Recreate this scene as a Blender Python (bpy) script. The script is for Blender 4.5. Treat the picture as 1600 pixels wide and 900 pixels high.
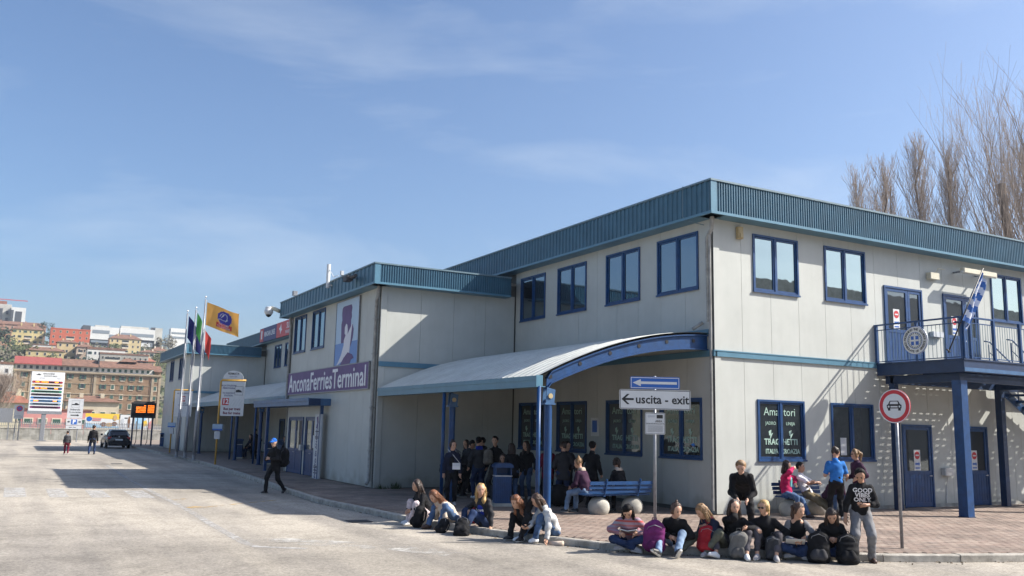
import bpy, math, random
import numpy as np
from mathutils import Vector, Matrix, noise
PI=math.pi; R_=math.radians
for o in list(bpy.data.objects): bpy.data.objects.remove(o)
SC=bpy.context.scene; COL=SC.collection
random.seed(7)
# ------------------------------------------------------------ camera
CAM=Vector((-15.762,-17.553,2.0285)); YAW,PITCH,ROLL=0.506,0.157,0.022
cam=bpy.data.cameras.new('camera'); co=bpy.data.objects.new('camera',cam); COL.objects.link(co)
_f=Vector((math.sin(YAW)*math.cos(PITCH),math.cos(YAW)*math.cos(PITCH),math.sin(PITCH)))
_r=Vector((math.cos(YAW),-math.sin(YAW),0)); _u=_r.cross(_f)
_R=_r*math.cos(ROLL)+_u*math.sin(ROLL); _U=-_r*math.sin(ROLL)+_u*math.cos(ROLL)
mm=Matrix((_R,_U,-_f)).transposed().to_4x4(); mm.translation=CAM; co.matrix_world=mm
cam.sensor_width=36; cam.lens=1389/1600*36; cam.clip_start=.1; cam.clip_end=6000
SC.camera=co
# ------------------------------------------------------------ light
SUND=Vector((1.1,-.56,1.0)).normalized()       # direction towards the sun
EL=math.asin(SUND.z); AZ=math.atan2(SUND.x,SUND.y)
w=bpy.data.worlds.new('World'); SC.world=w; w.use_nodes=True; nt=w.node_tree; nt.nodes.clear()
def N(t,k,**kw):
    n=t.nodes.new(k)
    for a,b in kw.items(): setattr(n,a,b)
    return n
sky=N(nt,'ShaderNodeTexSky',sky_type='NISHITA'); sky.sun_disc=False
sky.sun_elevation=EL; sky.sun_rotation=AZ; sky.altitude=0; sky.air_density=1.0; sky.dust_density=2.5; sky.ozone_density=5.5
bg=N(nt,'ShaderNodeBackground'); bg.inputs[1].default_value=.102
out=N(nt,'ShaderNodeOutputWorld')
tc=N(nt,'ShaderNodeTexCoord'); mp=N(nt,'ShaderNodeMapping'); mp.inputs['Location'].default_value=(7.7,6.1,9.9); mp.inputs['Rotation'].default_value=(R_(14),R_(-4),R_(-52)); mp.inputs['Scale'].default_value=(1.6,3.4,9.0)
nz=N(nt,'ShaderNodeTexNoise'); nz.inputs['Scale'].default_value=1.0; nz.inputs['Detail'].default_value=7; nz.inputs['Roughness'].default_value=.56; nz.inputs['Distortion'].default_value=.35
cr=N(nt,'ShaderNodeValToRGB'); cr.color_ramp.elements[0].position=.50; cr.color_ramp.elements[0].color=(0,0,0,1); cr.color_ramp.elements[1].position=.80; cr.color_ramp.elements[1].color=(.36,.36,.36,1)
mx=N(nt,'ShaderNodeMixRGB'); mx.inputs[2].default_value=(4.9,5.3,5.7,1)
nt.links.new(tc.outputs['Generated'],mp.inputs[0]); nt.links.new(mp.outputs[0],nz.inputs[0]); nt.links.new(nz.outputs[0],cr.inputs[0])
nt.links.new(cr.outputs[0],mx.inputs[0]); nt.links.new(sky.outputs[0],mx.inputs[1]); nt.links.new(mx.outputs[0],bg.inputs[0]); nt.links.new(bg.outputs[0],out.inputs[0])
sl=bpy.data.lights.new('sun','SUN'); sl.energy=5.0; sl.angle=R_(.5); sl.color=(1,.945,.86)
so=bpy.data.objects.new('sun',sl); COL.objects.link(so); so.rotation_euler=SUND.to_track_quat('Z','Y').to_euler(); so.location=(0,0,60)
SC.view_settings.view_transform='Standard'; SC.view_settings.look='None'; SC.view_settings.gamma=1; SC.view_settings.exposure=0.88
SC.render.engine='CYCLES'
# ------------------------------------------------------------ materials
MATS={}
def mat(name,c,rough=.6,metal=0,spec=.5,nscale=0,namt=.15,bump=0,bscale=None,emit=0,c2=None,nz=None,streak=0,detail=4,bdist=.02):
    if name in MATS: return MATS[name]
    m=bpy.data.materials.new(name); m.use_nodes=True; t=m.node_tree; b=t.nodes['Principled BSDF']
    b.inputs['Base Color'].default_value=(*c,1); b.inputs['Roughness'].default_value=rough; b.inputs['Metallic'].default_value=metal
    b.inputs['Specular IOR Level'].default_value=spec
    src=None
    tcn=N(t,'ShaderNodeTexCoord')
    if nscale:
        mpn=N(t,'ShaderNodeMapping'); 
        if nz: mpn.inputs['Scale'].default_value=nz
        t.links.new(tcn.outputs['Object'],mpn.inputs[0])
        n=N(t,'ShaderNodeTexNoise'); n.inputs['Scale'].default_value=nscale; n.inputs['Detail'].default_value=detail; n.inputs['Roughness'].default_value=.62
        t.links.new(mpn.outputs[0],n.inputs[0])
        r=N(t,'ShaderNodeValToRGB'); d=c2 if c2 else tuple(x*(1-namt*1.6) for x in c); e=c if c2 else tuple(min(1,x*(1+namt)) for x in c)
        r.color_ramp.elements[0].position=.32; r.color_ramp.elements[1].position=.68
        r.color_ramp.elements[0].color=(*d,1); r.color_ramp.elements[1].color=(*e,1)
        t.links.new(n.outputs[0],r.inputs[0]); src=r.outputs[0]
    if streak:
        mp2=N(t,'ShaderNodeMapping'); mp2.inputs['Scale'].default_value=(5,5,.35); t.links.new(tcn.outputs['Object'],mp2.inputs[0])
        n2=N(t,'ShaderNodeTexNoise'); n2.inputs['Scale'].default_value=1.3; n2.inputs['Detail'].default_value=6; t.links.new(mp2.outputs[0],n2.inputs[0])
        r2=N(t,'ShaderNodeValToRGB'); r2.color_ramp.elements[0].position=.3; r2.color_ramp.elements[1].position=.62
        r2.color_ramp.elements[0].color=(1-streak,1-streak*1.05,1-streak*1.2,1); r2.color_ramp.elements[1].color=(1,1,1,1)
        t.links.new(n2.outputs[0],r2.inputs[0])
        mu=N(t,'ShaderNodeMixRGB',blend_type='MULTIPLY'); mu.inputs[0].default_value=1
        if src: t.links.new(src,mu.inputs[1])
        else: mu.inputs[1].default_value=(*c,1)
        t.links.new(r2.outputs[0],mu.inputs[2]); src=mu.outputs[0]
    if src: t.links.new(src,b.inputs['Base Color'])
    if bump:
        n3=N(t,'ShaderNodeTexNoise'); n3.inputs['Scale'].default_value=bscale or nscale*3 or 20; n3.inputs['Detail'].default_value=5
        t.links.new(tcn.outputs['Object'],n3.inputs[0]); bp=N(t,'ShaderNodeBump'); bp.inputs['Strength'].default_value=bump; bp.inputs['Distance'].default_value=bdist
        t.links.new(n3.outputs[0],bp.inputs['Height']); t.links.new(bp.outputs[0],b.inputs['Normal'])
    if emit:
        b.inputs['Emission Color'].default_value=(*c,1); b.inputs['Emission Strength'].default_value=emit
    MATS[name]=m; return m
def glass(name,c,refl,tint=(.8,.9,.9)):
    if name in MATS: return MATS[name]
    m=bpy.data.materials.new(name); m.use_nodes=True; t=m.node_tree; b=t.nodes['Principled BSDF']
    b.inputs['Base Color'].default_value=(*c,1); b.inputs['Roughness'].default_value=.35; b.inputs['Specular IOR Level'].default_value=.3
    g=N(t,'ShaderNodeBsdfGlossy'); g.inputs['Roughness'].default_value=.015; g.inputs['Color'].default_value=(*tint,1)
    lw=N(t,'ShaderNodeFresnel'); lw.inputs[0].default_value=1.5
    ma=N(t,'ShaderNodeMath',operation='ADD'); ma.inputs[1].default_value=refl; ma.use_clamp=True
    tcn=N(t,'ShaderNodeTexCoord'); n=N(t,'ShaderNodeTexNoise'); n.inputs['Scale'].default_value=1.1; bp=N(t,'ShaderNodeBump'); bp.inputs['Strength'].default_value=.05; bp.inputs['Distance'].default_value=.05
    t.links.new(tcn.outputs['Object'],n.inputs[0]); t.links.new(n.outputs[0],bp.inputs['Height']); t.links.new(bp.outputs[0],g.inputs['Normal'])
    mix=N(t,'ShaderNodeMixShader'); o=t.nodes['Material Output']
    t.links.new(lw.outputs[0],ma.inputs[0]); t.links.new(ma.outputs[0],mix.inputs[0]); t.links.new(b.outputs[0],mix.inputs[1]); t.links.new(g.outputs[0],mix.inputs[2]); t.links.new(mix.outputs[0],o.inputs[0])
    MATS[name]=m; return m
M=dict(
 panel=mat('wall_panel',(.46,.475,.445),.55,nscale=.9,namt=.05,streak=.03),
 core=mat('wall_core',(.12,.12,.11),.9),
 teal=mat('teal_sheet',(.043,.12,.18),.42,nscale=2,namt=.1,spec=.5),
 tealt=mat('teal_trim',(.085,.20,.28),.4,nscale=2,namt=.08),
 tealcap=mat('parapet_cap',(.13,.20,.24),.45,nscale=3,namt=.1),
 blue=mat('blue_paint',(.006,.050,.160),.42,nscale=5,namt=.15,bump=.1,bscale=30),
 blued=mat('dark_blue_paint',(.007,.030,.09),.45,nscale=5,namt=.15),
 bluel=mat('awning_blue',(.045,.12,.25),.45,nscale=4,namt=.12),
 roofs=mat('canopy_sheet',(.55,.56,.52),.5,nscale=1.2,namt=.08,streak=.1),
 conc=mat('concrete',(.42,.40,.35),.9,nscale=3,namt=.2,bump=.4,bscale=40),
 conc2=mat('grey_concrete',(.33,.325,.30),.9,nscale=1.5,namt=.25,bump=.4,bscale=25,streak=.2),
 kerb=mat('kerb_stone',(.40,.37,.32),.9,nscale=4,namt=.25,bump=.4,bscale=50),
 steel=mat('galvanised_steel',(.27,.28,.30),.45,metal=.4,nscale=14,namt=.15),
 pipe=mat('grey_pipe',(.30,.30,.28),.55,nscale=6,namt=.2),
 alu=mat('aluminium',(.52,.53,.54),.4,metal=.4,nscale=9,namt=.1),
 white=mat('white_paint',(.78,.78,.76),.5,nscale=6,namt=.05),
 offw=mat('sign_white',(.64,.65,.65),.4,nscale=3,namt=.04),
 greyw=mat('sign_grey',(.50,.52,.54),.45,nscale=3,namt=.06),
 black=mat('black_paint',(.012,.012,.014),.45),
 dark=mat('dark_grey',(.04,.04,.045),.6),
 rubber=mat('rubber',(.015,.015,.015),.8),
 red=mat('sign_red',(.50,.02,.03),.45), signblue=mat('sign_blue',(.02,.11,.42),.4),
 yellow=mat('yellow_pole',(.62,.36,.07),.5,nscale=6,namt=.15),
 purple=mat('banner_purple',(.12,.07,.19),.6,nscale=2,namt=.08), navy=mat('navy_print',(.02,.03,.14),.5),
 skyp=mat('banner_pale_blue',(.42,.55,.68),.6), seap=mat('banner_sea_blue',(.16,.28,.55),.6), banw=mat('banner_white',(.66,.66,.70),.6),
 letw=mat('letter_white',(.74,.74,.76),.55), letg=mat('letter_pale_green',(.33,.47,.40),.6),
 led=mat('led_orange',(1,.22,.02),.5,emit=2.2), ledd=mat('display_black',(.008,.008,.01),.3),
 lamp=mat('lamp_casing',(.62,.58,.45),.5,nscale=8,namt=.1),
 tan=mat('beige_box',(.42,.33,.18),.6),
)
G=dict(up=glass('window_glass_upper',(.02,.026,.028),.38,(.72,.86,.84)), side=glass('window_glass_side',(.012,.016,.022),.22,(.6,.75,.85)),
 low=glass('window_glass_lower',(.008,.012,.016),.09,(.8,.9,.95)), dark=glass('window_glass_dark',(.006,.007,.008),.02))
def grime(m):   # splashed dirt along the foot of the cladding and thin runs from the string course
    t=m.node_tree;b=t.nodes['Principled BSDF'];src=b.inputs['Base Color'].links[0].from_socket
    tcn=N(t,'ShaderNodeTexCoord');sx=N(t,'ShaderNodeSeparateXYZ');t.links.new(tcn.outputs['Object'],sx.inputs[0])
    n=N(t,'ShaderNodeTexNoise');n.inputs['Scale'].default_value=2.2;n.inputs['Detail'].default_value=7;t.links.new(tcn.outputs['Object'],n.inputs[0])
    a=N(t,'ShaderNodeMath',operation='MULTIPLY_ADD');a.inputs[1].default_value=-1.3;a.inputs[2].default_value=1.28;t.links.new(n.outputs[0],a.inputs[0])
    c=N(t,'ShaderNodeMath',operation='ADD');t.links.new(sx.outputs[2],c.inputs[0]);t.links.new(a.outputs[0],c.inputs[1])
    r=N(t,'ShaderNodeValToRGB');r.color_ramp.elements[0].position=.5;r.color_ramp.elements[1].position=1.0;r.color_ramp.elements[0].color=(.60,.56,.48,1);r.color_ramp.elements[1].color=(1,1,1,1);t.links.new(c.outputs[0],r.inputs[0])
    mu=N(t,'ShaderNodeMixRGB',blend_type='MULTIPLY');mu.inputs[0].default_value=.8;t.links.new(src,mu.inputs[1]);t.links.new(r.outputs[0],mu.inputs[2])
    mp2=N(t,'ShaderNodeMapping');mp2.inputs['Scale'].default_value=(7,7,.22);t.links.new(tcn.outputs['Object'],mp2.inputs[0]);n2=N(t,'ShaderNodeTexNoise');n2.inputs['Scale'].default_value=1;n2.inputs['Detail'].default_value=3;t.links.new(mp2.outputs[0],n2.inputs[0])
    r2=N(t,'ShaderNodeValToRGB');r2.color_ramp.elements[0].position=.24;r2.color_ramp.elements[1].position=.33;r2.color_ramp.elements[0].color=(.90,.87,.81,1);r2.color_ramp.elements[1].color=(1,1,1,1);t.links.new(n2.outputs[0],r2.inputs[0])
    m2=N(t,'ShaderNodeMixRGB',blend_type='MULTIPLY');m2.inputs[0].default_value=.9;t.links.new(mu.outputs[0],m2.inputs[1]);t.links.new(r2.outputs[0],m2.inputs[2]);t.links.new(m2.outputs[0],b.inputs['Base Color'])
grime(M['panel'])
# ------------------------------------------------------------ mesh helpers
class MB:
    def __init__(s): s.v=[]; s.f=[]; s.m=[]
    def add(s,vs,fs,mi=0,T=None):
        b=len(s.v)
        if T is not None: vs=[tuple(T@Vector(p)) for p in vs]
        s.v+=[tuple(p) for p in vs]; s.f+=[tuple(b+i for i in f) for f in fs]; s.m+=[mi]*len(fs); return s
    def box(s,x0,x1,y0,y1,z0,z1,mi=0,T=None):
        vs=[(x0,y0,z0),(x1,y0,z0),(x1,y1,z0),(x0,y1,z0),(x0,y0,z1),(x1,y0,z1),(x1,y1,z1),(x0,y1,z1)]
        return s.add(vs,[(0,3,2,1),(4,5,6,7),(0,1,5,4),(1,2,6,5),(2,3,7,6),(3,0,4,7)],mi,T)
    def cbox(s,x0,x1,y0,y1,z0,z1,c=.01,mi=0,T=None):   # chamfered vertical edges
        p=[(x0+c,y0),(x1-c,y0),(x1,y0+c),(x1,y1-c),(x1-c,y1),(x0+c,y1),(x0,y1-c),(x0,y0+c)]
        return s.prism([(a,b) for a,b in p],z0,z1,mi,T)
    def prism(s,poly,z0,z1,mi=0,T=None):
        n=len(poly); vs=[(a,b,z0) for a,b in poly]+[(a,b,z1) for a,b in poly]
        return s.add(vs,[tuple(range(n-1,-1,-1)),tuple(range(n,2*n))]+[(i,(i+1)%n,n+(i+1)%n,n+i) for i in range(n)],mi,T)
    def plate(s,poly,y0,y1,mi=0,T=None):   # polygon in xz extruded in y (y0 = front)
        n=len(poly); vs=[(a,y0,b) for a,b in poly]+[(a,y1,b) for a,b in poly]
        return s.add(vs,[tuple(range(n)),tuple(range(2*n-1,n-1,-1))]+[(i,n+i,n+(i+1)%n,(i+1)%n) for i in range(n)],mi,T)
    def tube(s,pts,r,n=8,mi=0,cap=True,T=None):
        pts=[Vector(p) for p in pts]; rs=r if isinstance(r,(list,tuple)) else [r]*len(pts)
        vs=[];prev=None
        for i,p in enumerate(pts):
            d=(pts[min(i+1,len(pts)-1)]-pts[max(i-1,0)])
            if d.length<1e-9: d=Vector((0,0,1))
            d.normalize()
            if prev is None:
                a=Vector((0,0,1)) if abs(d.z)<.9 else Vector((1,0,0)); u=d.cross(a).normalized()
            else: u=(prev-d*prev.dot(d)); u=u.normalized() if u.length>1e-6 else d.orthogonal().normalized()
            prev=u; v=d.cross(u)
            for k in range(n):
                a=2*PI*k/n; vs.append(p+(u*math.cos(a)+v*math.sin(a))*rs[i])
        fs=[]
        for i in range(len(pts)-1):
            for k in range(n):
                k2=(k+1)%n; fs.append((i*n+k,i*n+k2,(i+1)*n+k2,(i+1)*n+k))
        if cap: fs+=[tuple(range(n-1,-1,-1)),tuple((len(pts)-1)*n+k for k in range(n))]
        return s.add(vs,fs,mi,T)
    def lathe(s,prof,n=20,mi=0,T=None):   # (r,z)
        vs=[(r*math.cos(2*PI*k/n),r*math.sin(2*PI*k/n),z) for r,z in prof for k in range(n)]; fs=[]
        for i in range(len(prof)-1):
            for k in range(n): k2=(k+1)%n; fs.append((i*n+k,i*n+k2,(i+1)*n+k2,(i+1)*n+k))
        fs+=[tuple(range(n-1,-1,-1)),tuple((len(prof)-1)*n+k for k in range(n))]
        return s.add(vs,fs,mi,T)
    def ell(s,c,r,n=10,m=7,mi=0,e=1.0,T=None):
        vs=[];sg=lambda t:math.copysign(abs(t)**e,t)
        for j in range(m+1):
            ph=-PI/2+PI*j/m
            for k in range(n):
                th=2*PI*k/n; vs.append((c[0]+r[0]*sg(math.cos(ph))*sg(math.cos(th)),c[1]+r[1]*sg(math.cos(ph))*sg(math.sin(th)),c[2]+r[2]*sg(math.sin(ph))))
        fs=[(j*n+k,j*n+(k+1)%n,(j+1)*n+(k+1)%n,(j+1)*n+k) for j in range(m) for k in range(n)]
        return s.add(vs,fs,mi,T)
    def build(s,name,mats,parent=None,smooth=False,loc=None,T=None,angle=None):
        me=bpy.data.meshes.new(name)
        if T is not None: s.v=[tuple(T@Vector(p)) for p in s.v]
        me.from_pydata(s.v,[],s.f)
        if not isinstance(mats,(list,tuple)): mats=[mats]
        for m in mats: me.materials.append(m)
        if len(mats)>1: me.polygons.foreach_set('material_index',s.m)
        if smooth:
            me.polygons.foreach_set('use_smooth',[True]*len(me.polygons))
            if angle: 
                try: me.set_sharp_from_angle(angle=angle)
                except Exception: pass
        me.update()
        o=bpy.data.objects.new(name,me); COL.objects.link(o)
        if parent: o.parent=parent
        if loc is not None: o.location=loc
        return o
def disc(r,n=32,c=(0,0),a0=0,a1=2*PI): return [(c[0]+r*math.cos(a0+(a1-a0)*k/n),c[1]+r*math.sin(a0+(a1-a0)*k/n)) for k in range(n)]
def empty(name,loc=(0,0,0),rz=0,label=None,cat=None,group=None):
    o=bpy.data.objects.new(name,None); COL.objects.link(o); o.location=loc; o.rotation_euler=(0,0,rz); o.empty_display_size=.2
    tag(o,label,cat,group); return o
def tag(o,label=None,cat=None,group=None,kind=None):
    if label: o['label']=label
    if cat: o['category']=cat
    if group: o['group']=group
    if kind: o['kind']=kind
    return o
def kids(o): return [c for c in bpy.data.objects if c.parent==o]
def copy_tree(o,parent=None):
    c=o.copy(); COL.objects.link(c); c.parent=parent
    for ch in list(o.children): copy_tree(ch,c)
    return c
def Tz(x,y,z,a=0): return Matrix.Translation((x,y,z))@Matrix.Rotation(a,4,'Z')
def text(s,size,m,parent=None,x=0,y=0,z=0,align='CENTER',sx=1.0,T=None,name='lettering',ext=.003,bold=0.0,shear=0,warp=None):
    """flat text standing in the xz plane, read from -y; T places it"""
    cu=bpy.data.curves.new('t','FONT'); cu.body=s; cu.size=size; cu.align_x=align; cu.align_y='CENTER'; cu.extrude=ext; cu.offset=bold; cu.shear=shear; cu.resolution_u=2
    o=bpy.data.objects.new('t',cu); COL.objects.link(o)
    me=bpy.data.meshes.new_from_object(o); bpy.data.objects.remove(o); bpy.data.curves.remove(cu)
    L=Matrix.Translation((x,y,z))@Matrix.Rotation(PI/2,4,'X')@Matrix.Diagonal((sx,1,1,1))
    if T is not None and warp is None: L=T@L
    me.transform(L)
    if warp:
        for v in me.vertices: v.co=warp(v.co)
        if T is not None: me.transform(T)
    me.name=name; me.materials.clear(); me.materials.append(m)
    q=bpy.data.objects.new(name,me); COL.objects.link(q)
    if parent: q.parent=parent
    return q
W_F2=Matrix.Identity(4)
def W_side(X): return Matrix.Translation((X,0,0))@Matrix.Rotation(-PI/2,4,'Z')   # wall facing -X: local x = -Y, local -y = outward
def W_front(Y): return Matrix.Translation((0,Y,0))
# ------------------------------------------------------------ ground
def mat_road():
    m=bpy.data.materials.new('road_asphalt'); m.use_nodes=True; t=m.node_tree; b=t.nodes['Principled BSDF']; b.inputs['Roughness'].default_value=.92; b.inputs['Specular IOR Level'].default_value=.25
    tcn=N(t,'ShaderNodeTexCoord')
    def noise_(sc,de,ro=.6,scl=None,dist=0):
        n=N(t,'ShaderNodeTexNoise'); n.inputs['Scale'].default_value=sc; n.inputs['Detail'].default_value=de; n.inputs['Roughness'].default_value=ro; n.inputs['Distortion'].default_value=dist
        if scl:
            mp=N(t,'ShaderNodeMapping'); mp.inputs['Scale'].default_value=scl; mp.inputs['Rotation'].default_value=(0,0,.12); t.links.new(tcn.outputs['Object'],mp.inputs[0]); t.links.new(mp.outputs[0],n.inputs[0])
        else: t.links.new(tcn.outputs['Object'],n.inputs[0])
        return n
    def ramp(src,p0,c0,p1,c1):
        r=N(t,'ShaderNodeValToRGB'); r.color_ramp.elements[0].position=p0; r.color_ramp.elements[1].position=p1
        r.color_ramp.elements[0].color=(*c0,1); r.color_ramp.elements[1].color=(*c1,1); t.links.new(src,r.inputs[0]); return r
    def mul(a,b_):
        x=N(t,'ShaderNodeMixRGB',blend_type='MULTIPLY'); x.inputs[0].default_value=1; t.links.new(a,x.inputs[1]); t.links.new(b_,x.inputs[2]); return x.outputs[0]
    big=ramp(noise_(.13,6,.62,dist=.6).outputs[0],.36,(.27,.252,.225),.66,(.43,.40,.355))
    tyre=ramp(noise_(.55,5,.6,(1.5,.12,1)).outputs[0],.34,(.72,.72,.735),.58,(1.03,1.02,1.0))
    blot=ramp(noise_(.75,7,.7,dist=1.0).outputs[0],.33,(.80,.79,.77),.52,(1.03,1.02,1.0))
    gr=ramp(noise_(21,6,.9).outputs[0],.36,(.62,.61,.60),.62,(1.36,1.35,1.33))
    gr2=ramp(noise_(8,4,.75).outputs[0],.3,(.86,.85,.84),.7,(1.12,1.11,1.1))
    vo=N(t,'ShaderNodeTexVoronoi',feature='DISTANCE_TO_EDGE'); vo.inputs['Scale'].default_value=.22; 
    wn=noise_(1.3,5); ad=N(t,'ShaderNodeMixRGB',blend_type='ADD'); ad.inputs[0].default_value=.55; t.links.new(tcn.outputs['Object'],ad.inputs[1]); t.links.new(wn.outputs[1],ad.inputs[2]); t.links.new(ad.outputs[0],vo.inputs[0])
    cr=ramp(vo.outputs[0],.0,(.86,.855,.85),.006,(1,1,1))
    sp=ramp(noise_(3.2,2,.5).outputs[0],.22,(.62,.6,.57),.27,(1,1,1))
    c=mul(mul(mul(mul(mul(mul(big.outputs[0],tyre.outputs[0]),blot.outputs[0]),gr.outputs[0]),cr.outputs[0]),gr2.outputs[0]),sp.outputs[0])
    t.links.new(c,b.inputs['Base Color'])
    bp=N(t,'ShaderNodeBump'); bp.inputs['Strength'].default_value=.6; bp.inputs['Distance'].default_value=.012
    t.links.new(noise_(60,4,.7).outputs[0],bp.inputs['Height']); t.links.new(bp.outputs[0],b.inputs['Normal'])
    return m
RZ=-.13
mroad=mat_road()
KERB=[(-7.0,84),(-7.0,54.5),(-6.75,40),(-6.9,30),(-7.3,20),(-7.85,12),(-8.08,7),(-7.85,4.4),(-7.62,1.6),(-7.1,-.9),(-6.55,-2.4),(-6.05,-3.6),(-5.6,-4.3),(-3.9,-5.55),(-2.2,-6.68),(-.88,-7.24),(.5,-7.66),(4,-8.4),(14,-9.4),(60,-11)]
ground=MB().add([(-3000,-3000,RZ-.04),(3000,-3000,RZ-.04),(3000,3000,RZ-.04),(-3000,3000,RZ-.04)],[(0,1,2,3)]).build('ground',mat('ground_dust',(.24,.22,.185),.95,nscale=.05,namt=.3)); tag(ground,kind='structure')
road=MB().add([(-70,-60,RZ),(90,-60,RZ),(90,86,RZ),(-70,86,RZ)],[(0,1,2,3)]).build('road',mroad); tag(road,kind='structure')
def resample(P,step):
    out=[];P=[Vector((*p,0)) for p in P]; d=0
    pts=[P[0]]
    for a,b in zip(P[:-1],P[1:]):
        L=(b-a).length;n=max(1,round(L/step))
        for i in range(1,n+1): pts.append(a+(b-a)*i/n)
    return pts
# pavement base under the pavers
poly=[(p[0],p[1]) for p in KERB]
inner=[(60,4),(60,84)]
pav=MB().prism([(x+ (0.12 if x<50 else 0),y) for x,y in KERB][::-1]+[(-7,84),(0,84),(60,84)][1:] if False else [(x,y) for x,y in KERB]+[(60,86),(-7,86)],-.18,-.012)
pavement=pav.build('pavement',mat('paving_sand',(.23,.19,.155),.95,nscale=3,namt=.25)); tag(pavement,kind='structure')
# kerb stones, each its own piece
pts=resample(KERB,1.0)
def kerb_piece(a,b,i):
    d=(b-a).normalized(); n=Vector((d.y,-d.x,0))  # to the road side
    if n.dot(Vector((-1,-1,0)))<0: n=-n
    m=MB(); g=.006; j=random.uniform(-.006,.006); h=random.uniform(-.004,.004)
    A=a+d*g;B=b-d*g; o0=.02+j;i0=-.13; c=.018
    prof=[(o0,-.2),(o0,-c+h),(o0-c,h),(i0,h),(i0,-.2)]
    vs=[(A+n*p[0]+Vector((0,0,p[1]))) for p in prof]+[(B+n*p[0]+Vector((0,0,p[1]))) for p in prof]
    m.add(vs,[tuple(range(5)),tuple(range(9,4,-1))]+[(k,5+k,5+(k+1)%5,(k+1)%5) for k in range(5)])
    return m.build('kerb_stone',M['kerb'],pavement)
near=[(a,b) for a,b in zip(pts[:-1],pts[1:]) if a.y<60 and a.x<16]
for i,(a,b) in enumerate(near): kerb_piece(a,b,i)
# pavers: real bricks, joined (too many and too foreshortened to pick apart)
def inside(x,y):
    c=False;P=pavpoly;j=len(P)-1
    for i in range(len(P)):
        xi,yi=P[i];xj,yj=P[j]
        if (yi>y)!=(yj>y) and x<(xj-xi)*(y-yi)/(yj-yi)+xi: c=not c
        j=i
    return c
off=[]
for k,(x,y) in enumerate(KERB):
    a=Vector(KERB[max(k-1,0)]);b=Vector(KERB[min(k+1,len(KERB)-1)]);d=(b-a).normalized();n=Vector((-d.y,d.x))
    if n.dot(Vector((1,1)))<0:n=-n
    off.append((x+n.x*.15,y+n.y*.15))
pavpoly=off+[(60,86),(-7,86)]
V=[];Fc=[];MI=[];rnd=random.Random(3)
def brick(x,y,lx,ly,h,mi):
    b=len(V);V.extend([(x,y,-.02),(x+lx,y,-.02),(x+lx,y+ly,-.02),(x,y+ly,-.02),(x+.004,y+.004,h),(x+lx-.004,y+.004,h),(x+lx-.004,y+ly-.004,h),(x+.004,y+ly-.004,h)])
    Fc.extend([(b+4,b+5,b+6,b+7),(b,b+1,b+5,b+4),(b+1,b+2,b+6,b+5),(b+2,b+3,b+7,b+6),(b+3,b,b+4,b+7)]);MI.extend([mi]*5)
bl,bw=.24,.12
y=-9.6;row=0
while y<24:
    x=-8.3+(row%2)*bl/2
    xmax=16 if y<0 else (.0 if y<10.57 else (-5.2 if y<21.7 else 0))
    while x<xmax:
        if inside(x+bl/2,y+bw/2) and inside(x,y) and inside(x+bl,y):
            brick(x,y,bl-.008,bw-.008,rnd.uniform(-.003,.001),rnd.choice([0,0,1,1,2,3]))
        x+=bl
    y+=bw;row+=1
me=bpy.data.meshes.new('paving_bricks');me.from_pydata(V,[],Fc)
for i,c in enumerate([(.27,.205,.165),(.245,.18,.145),(.30,.235,.19),(.225,.175,.145)]): me.materials.append(mat('paver_%s'%'abcd'[i],c,.9,nscale=.7,namt=.24,bump=.3,bscale=60))
me.polygons.foreach_set('material_index',MI);me.update()
pb=bpy.data.objects.new('paving_brick',me);COL.objects.link(pb);pb.parent=pavement;tag(pb,kind='stuff')
# far pavers as a flush sheet with mortar lines in relief
far=MB().prism([(-7.1+.2,24.02),(0,24.02),(0,86),(-6.8,86)],-.012,-.002).build('far_paving',mat('paver_far',(.24,.19,.155),.9,nscale=3,namt=.2,bump=.3,bscale=20),pavement)
# painted markings, worn
def mat_worn(name,c,lo=.42,hi=.6,sc=3.5):
    m=bpy.data.materials.new(name);m.use_nodes=True;t=m.node_tree;b=t.nodes['Principled BSDF'];b.inputs['Base Color'].default_value=(*c,1);b.inputs['Roughness'].default_value=.85
    tcn=N(t,'ShaderNodeTexCoord');n=N(t,'ShaderNodeTexNoise');n.inputs['Scale'].default_value=sc;n.inputs['Detail'].default_value=9;n.inputs['Roughness'].default_value=.75
    r=N(t,'ShaderNodeValToRGB');r.color_ramp.elements[0].position=lo;r.color_ramp.elements[1].position=hi;tr=N(t,'ShaderNodeBsdfTransparent');mx=N(t,'ShaderNodeMixShader');o=t.nodes['Material Output']
    t.links.new(tcn.outputs['Object'],n.inputs[0]);t.links.new(n.outputs[0],r.inputs[0]);t.links.new(r.outputs[0],mx.inputs[0]);t.links.new(tr.outputs[0],mx.inputs[1]);t.links.new(b.outputs[0],mx.inputs[2]);t.links.new(mx.outputs[0],o.inputs[0]);return m
mwp=mat_worn('worn_white_paint',(.50,.49,.47),.36,.64); mwp2=mat_worn('worn_white_line',(.45,.435,.41),.36,.66); myp=mat_worn('worn_yellow_paint',(.50,.33,.12),.47,.6)
cross=empty('crosswalk',(0,0,RZ+.004)); tag(cross,kind='structure')
for (x0,x1,y0,y1) in [(-15.72,-15.16,11.1,14.8),(-14.6,-14.12,10.75,14.2),(-13.55,-13.06,10.4,13.3),(-12.5,-11.95,10.0,12.9)]:
    MB().add([(x0,y0,0),(x1,y0-.1,0),(x1,y1-.1,0),(x0,y1,0)],[(0,1,2,3)]).build('stripe',mwp,cross)
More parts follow.
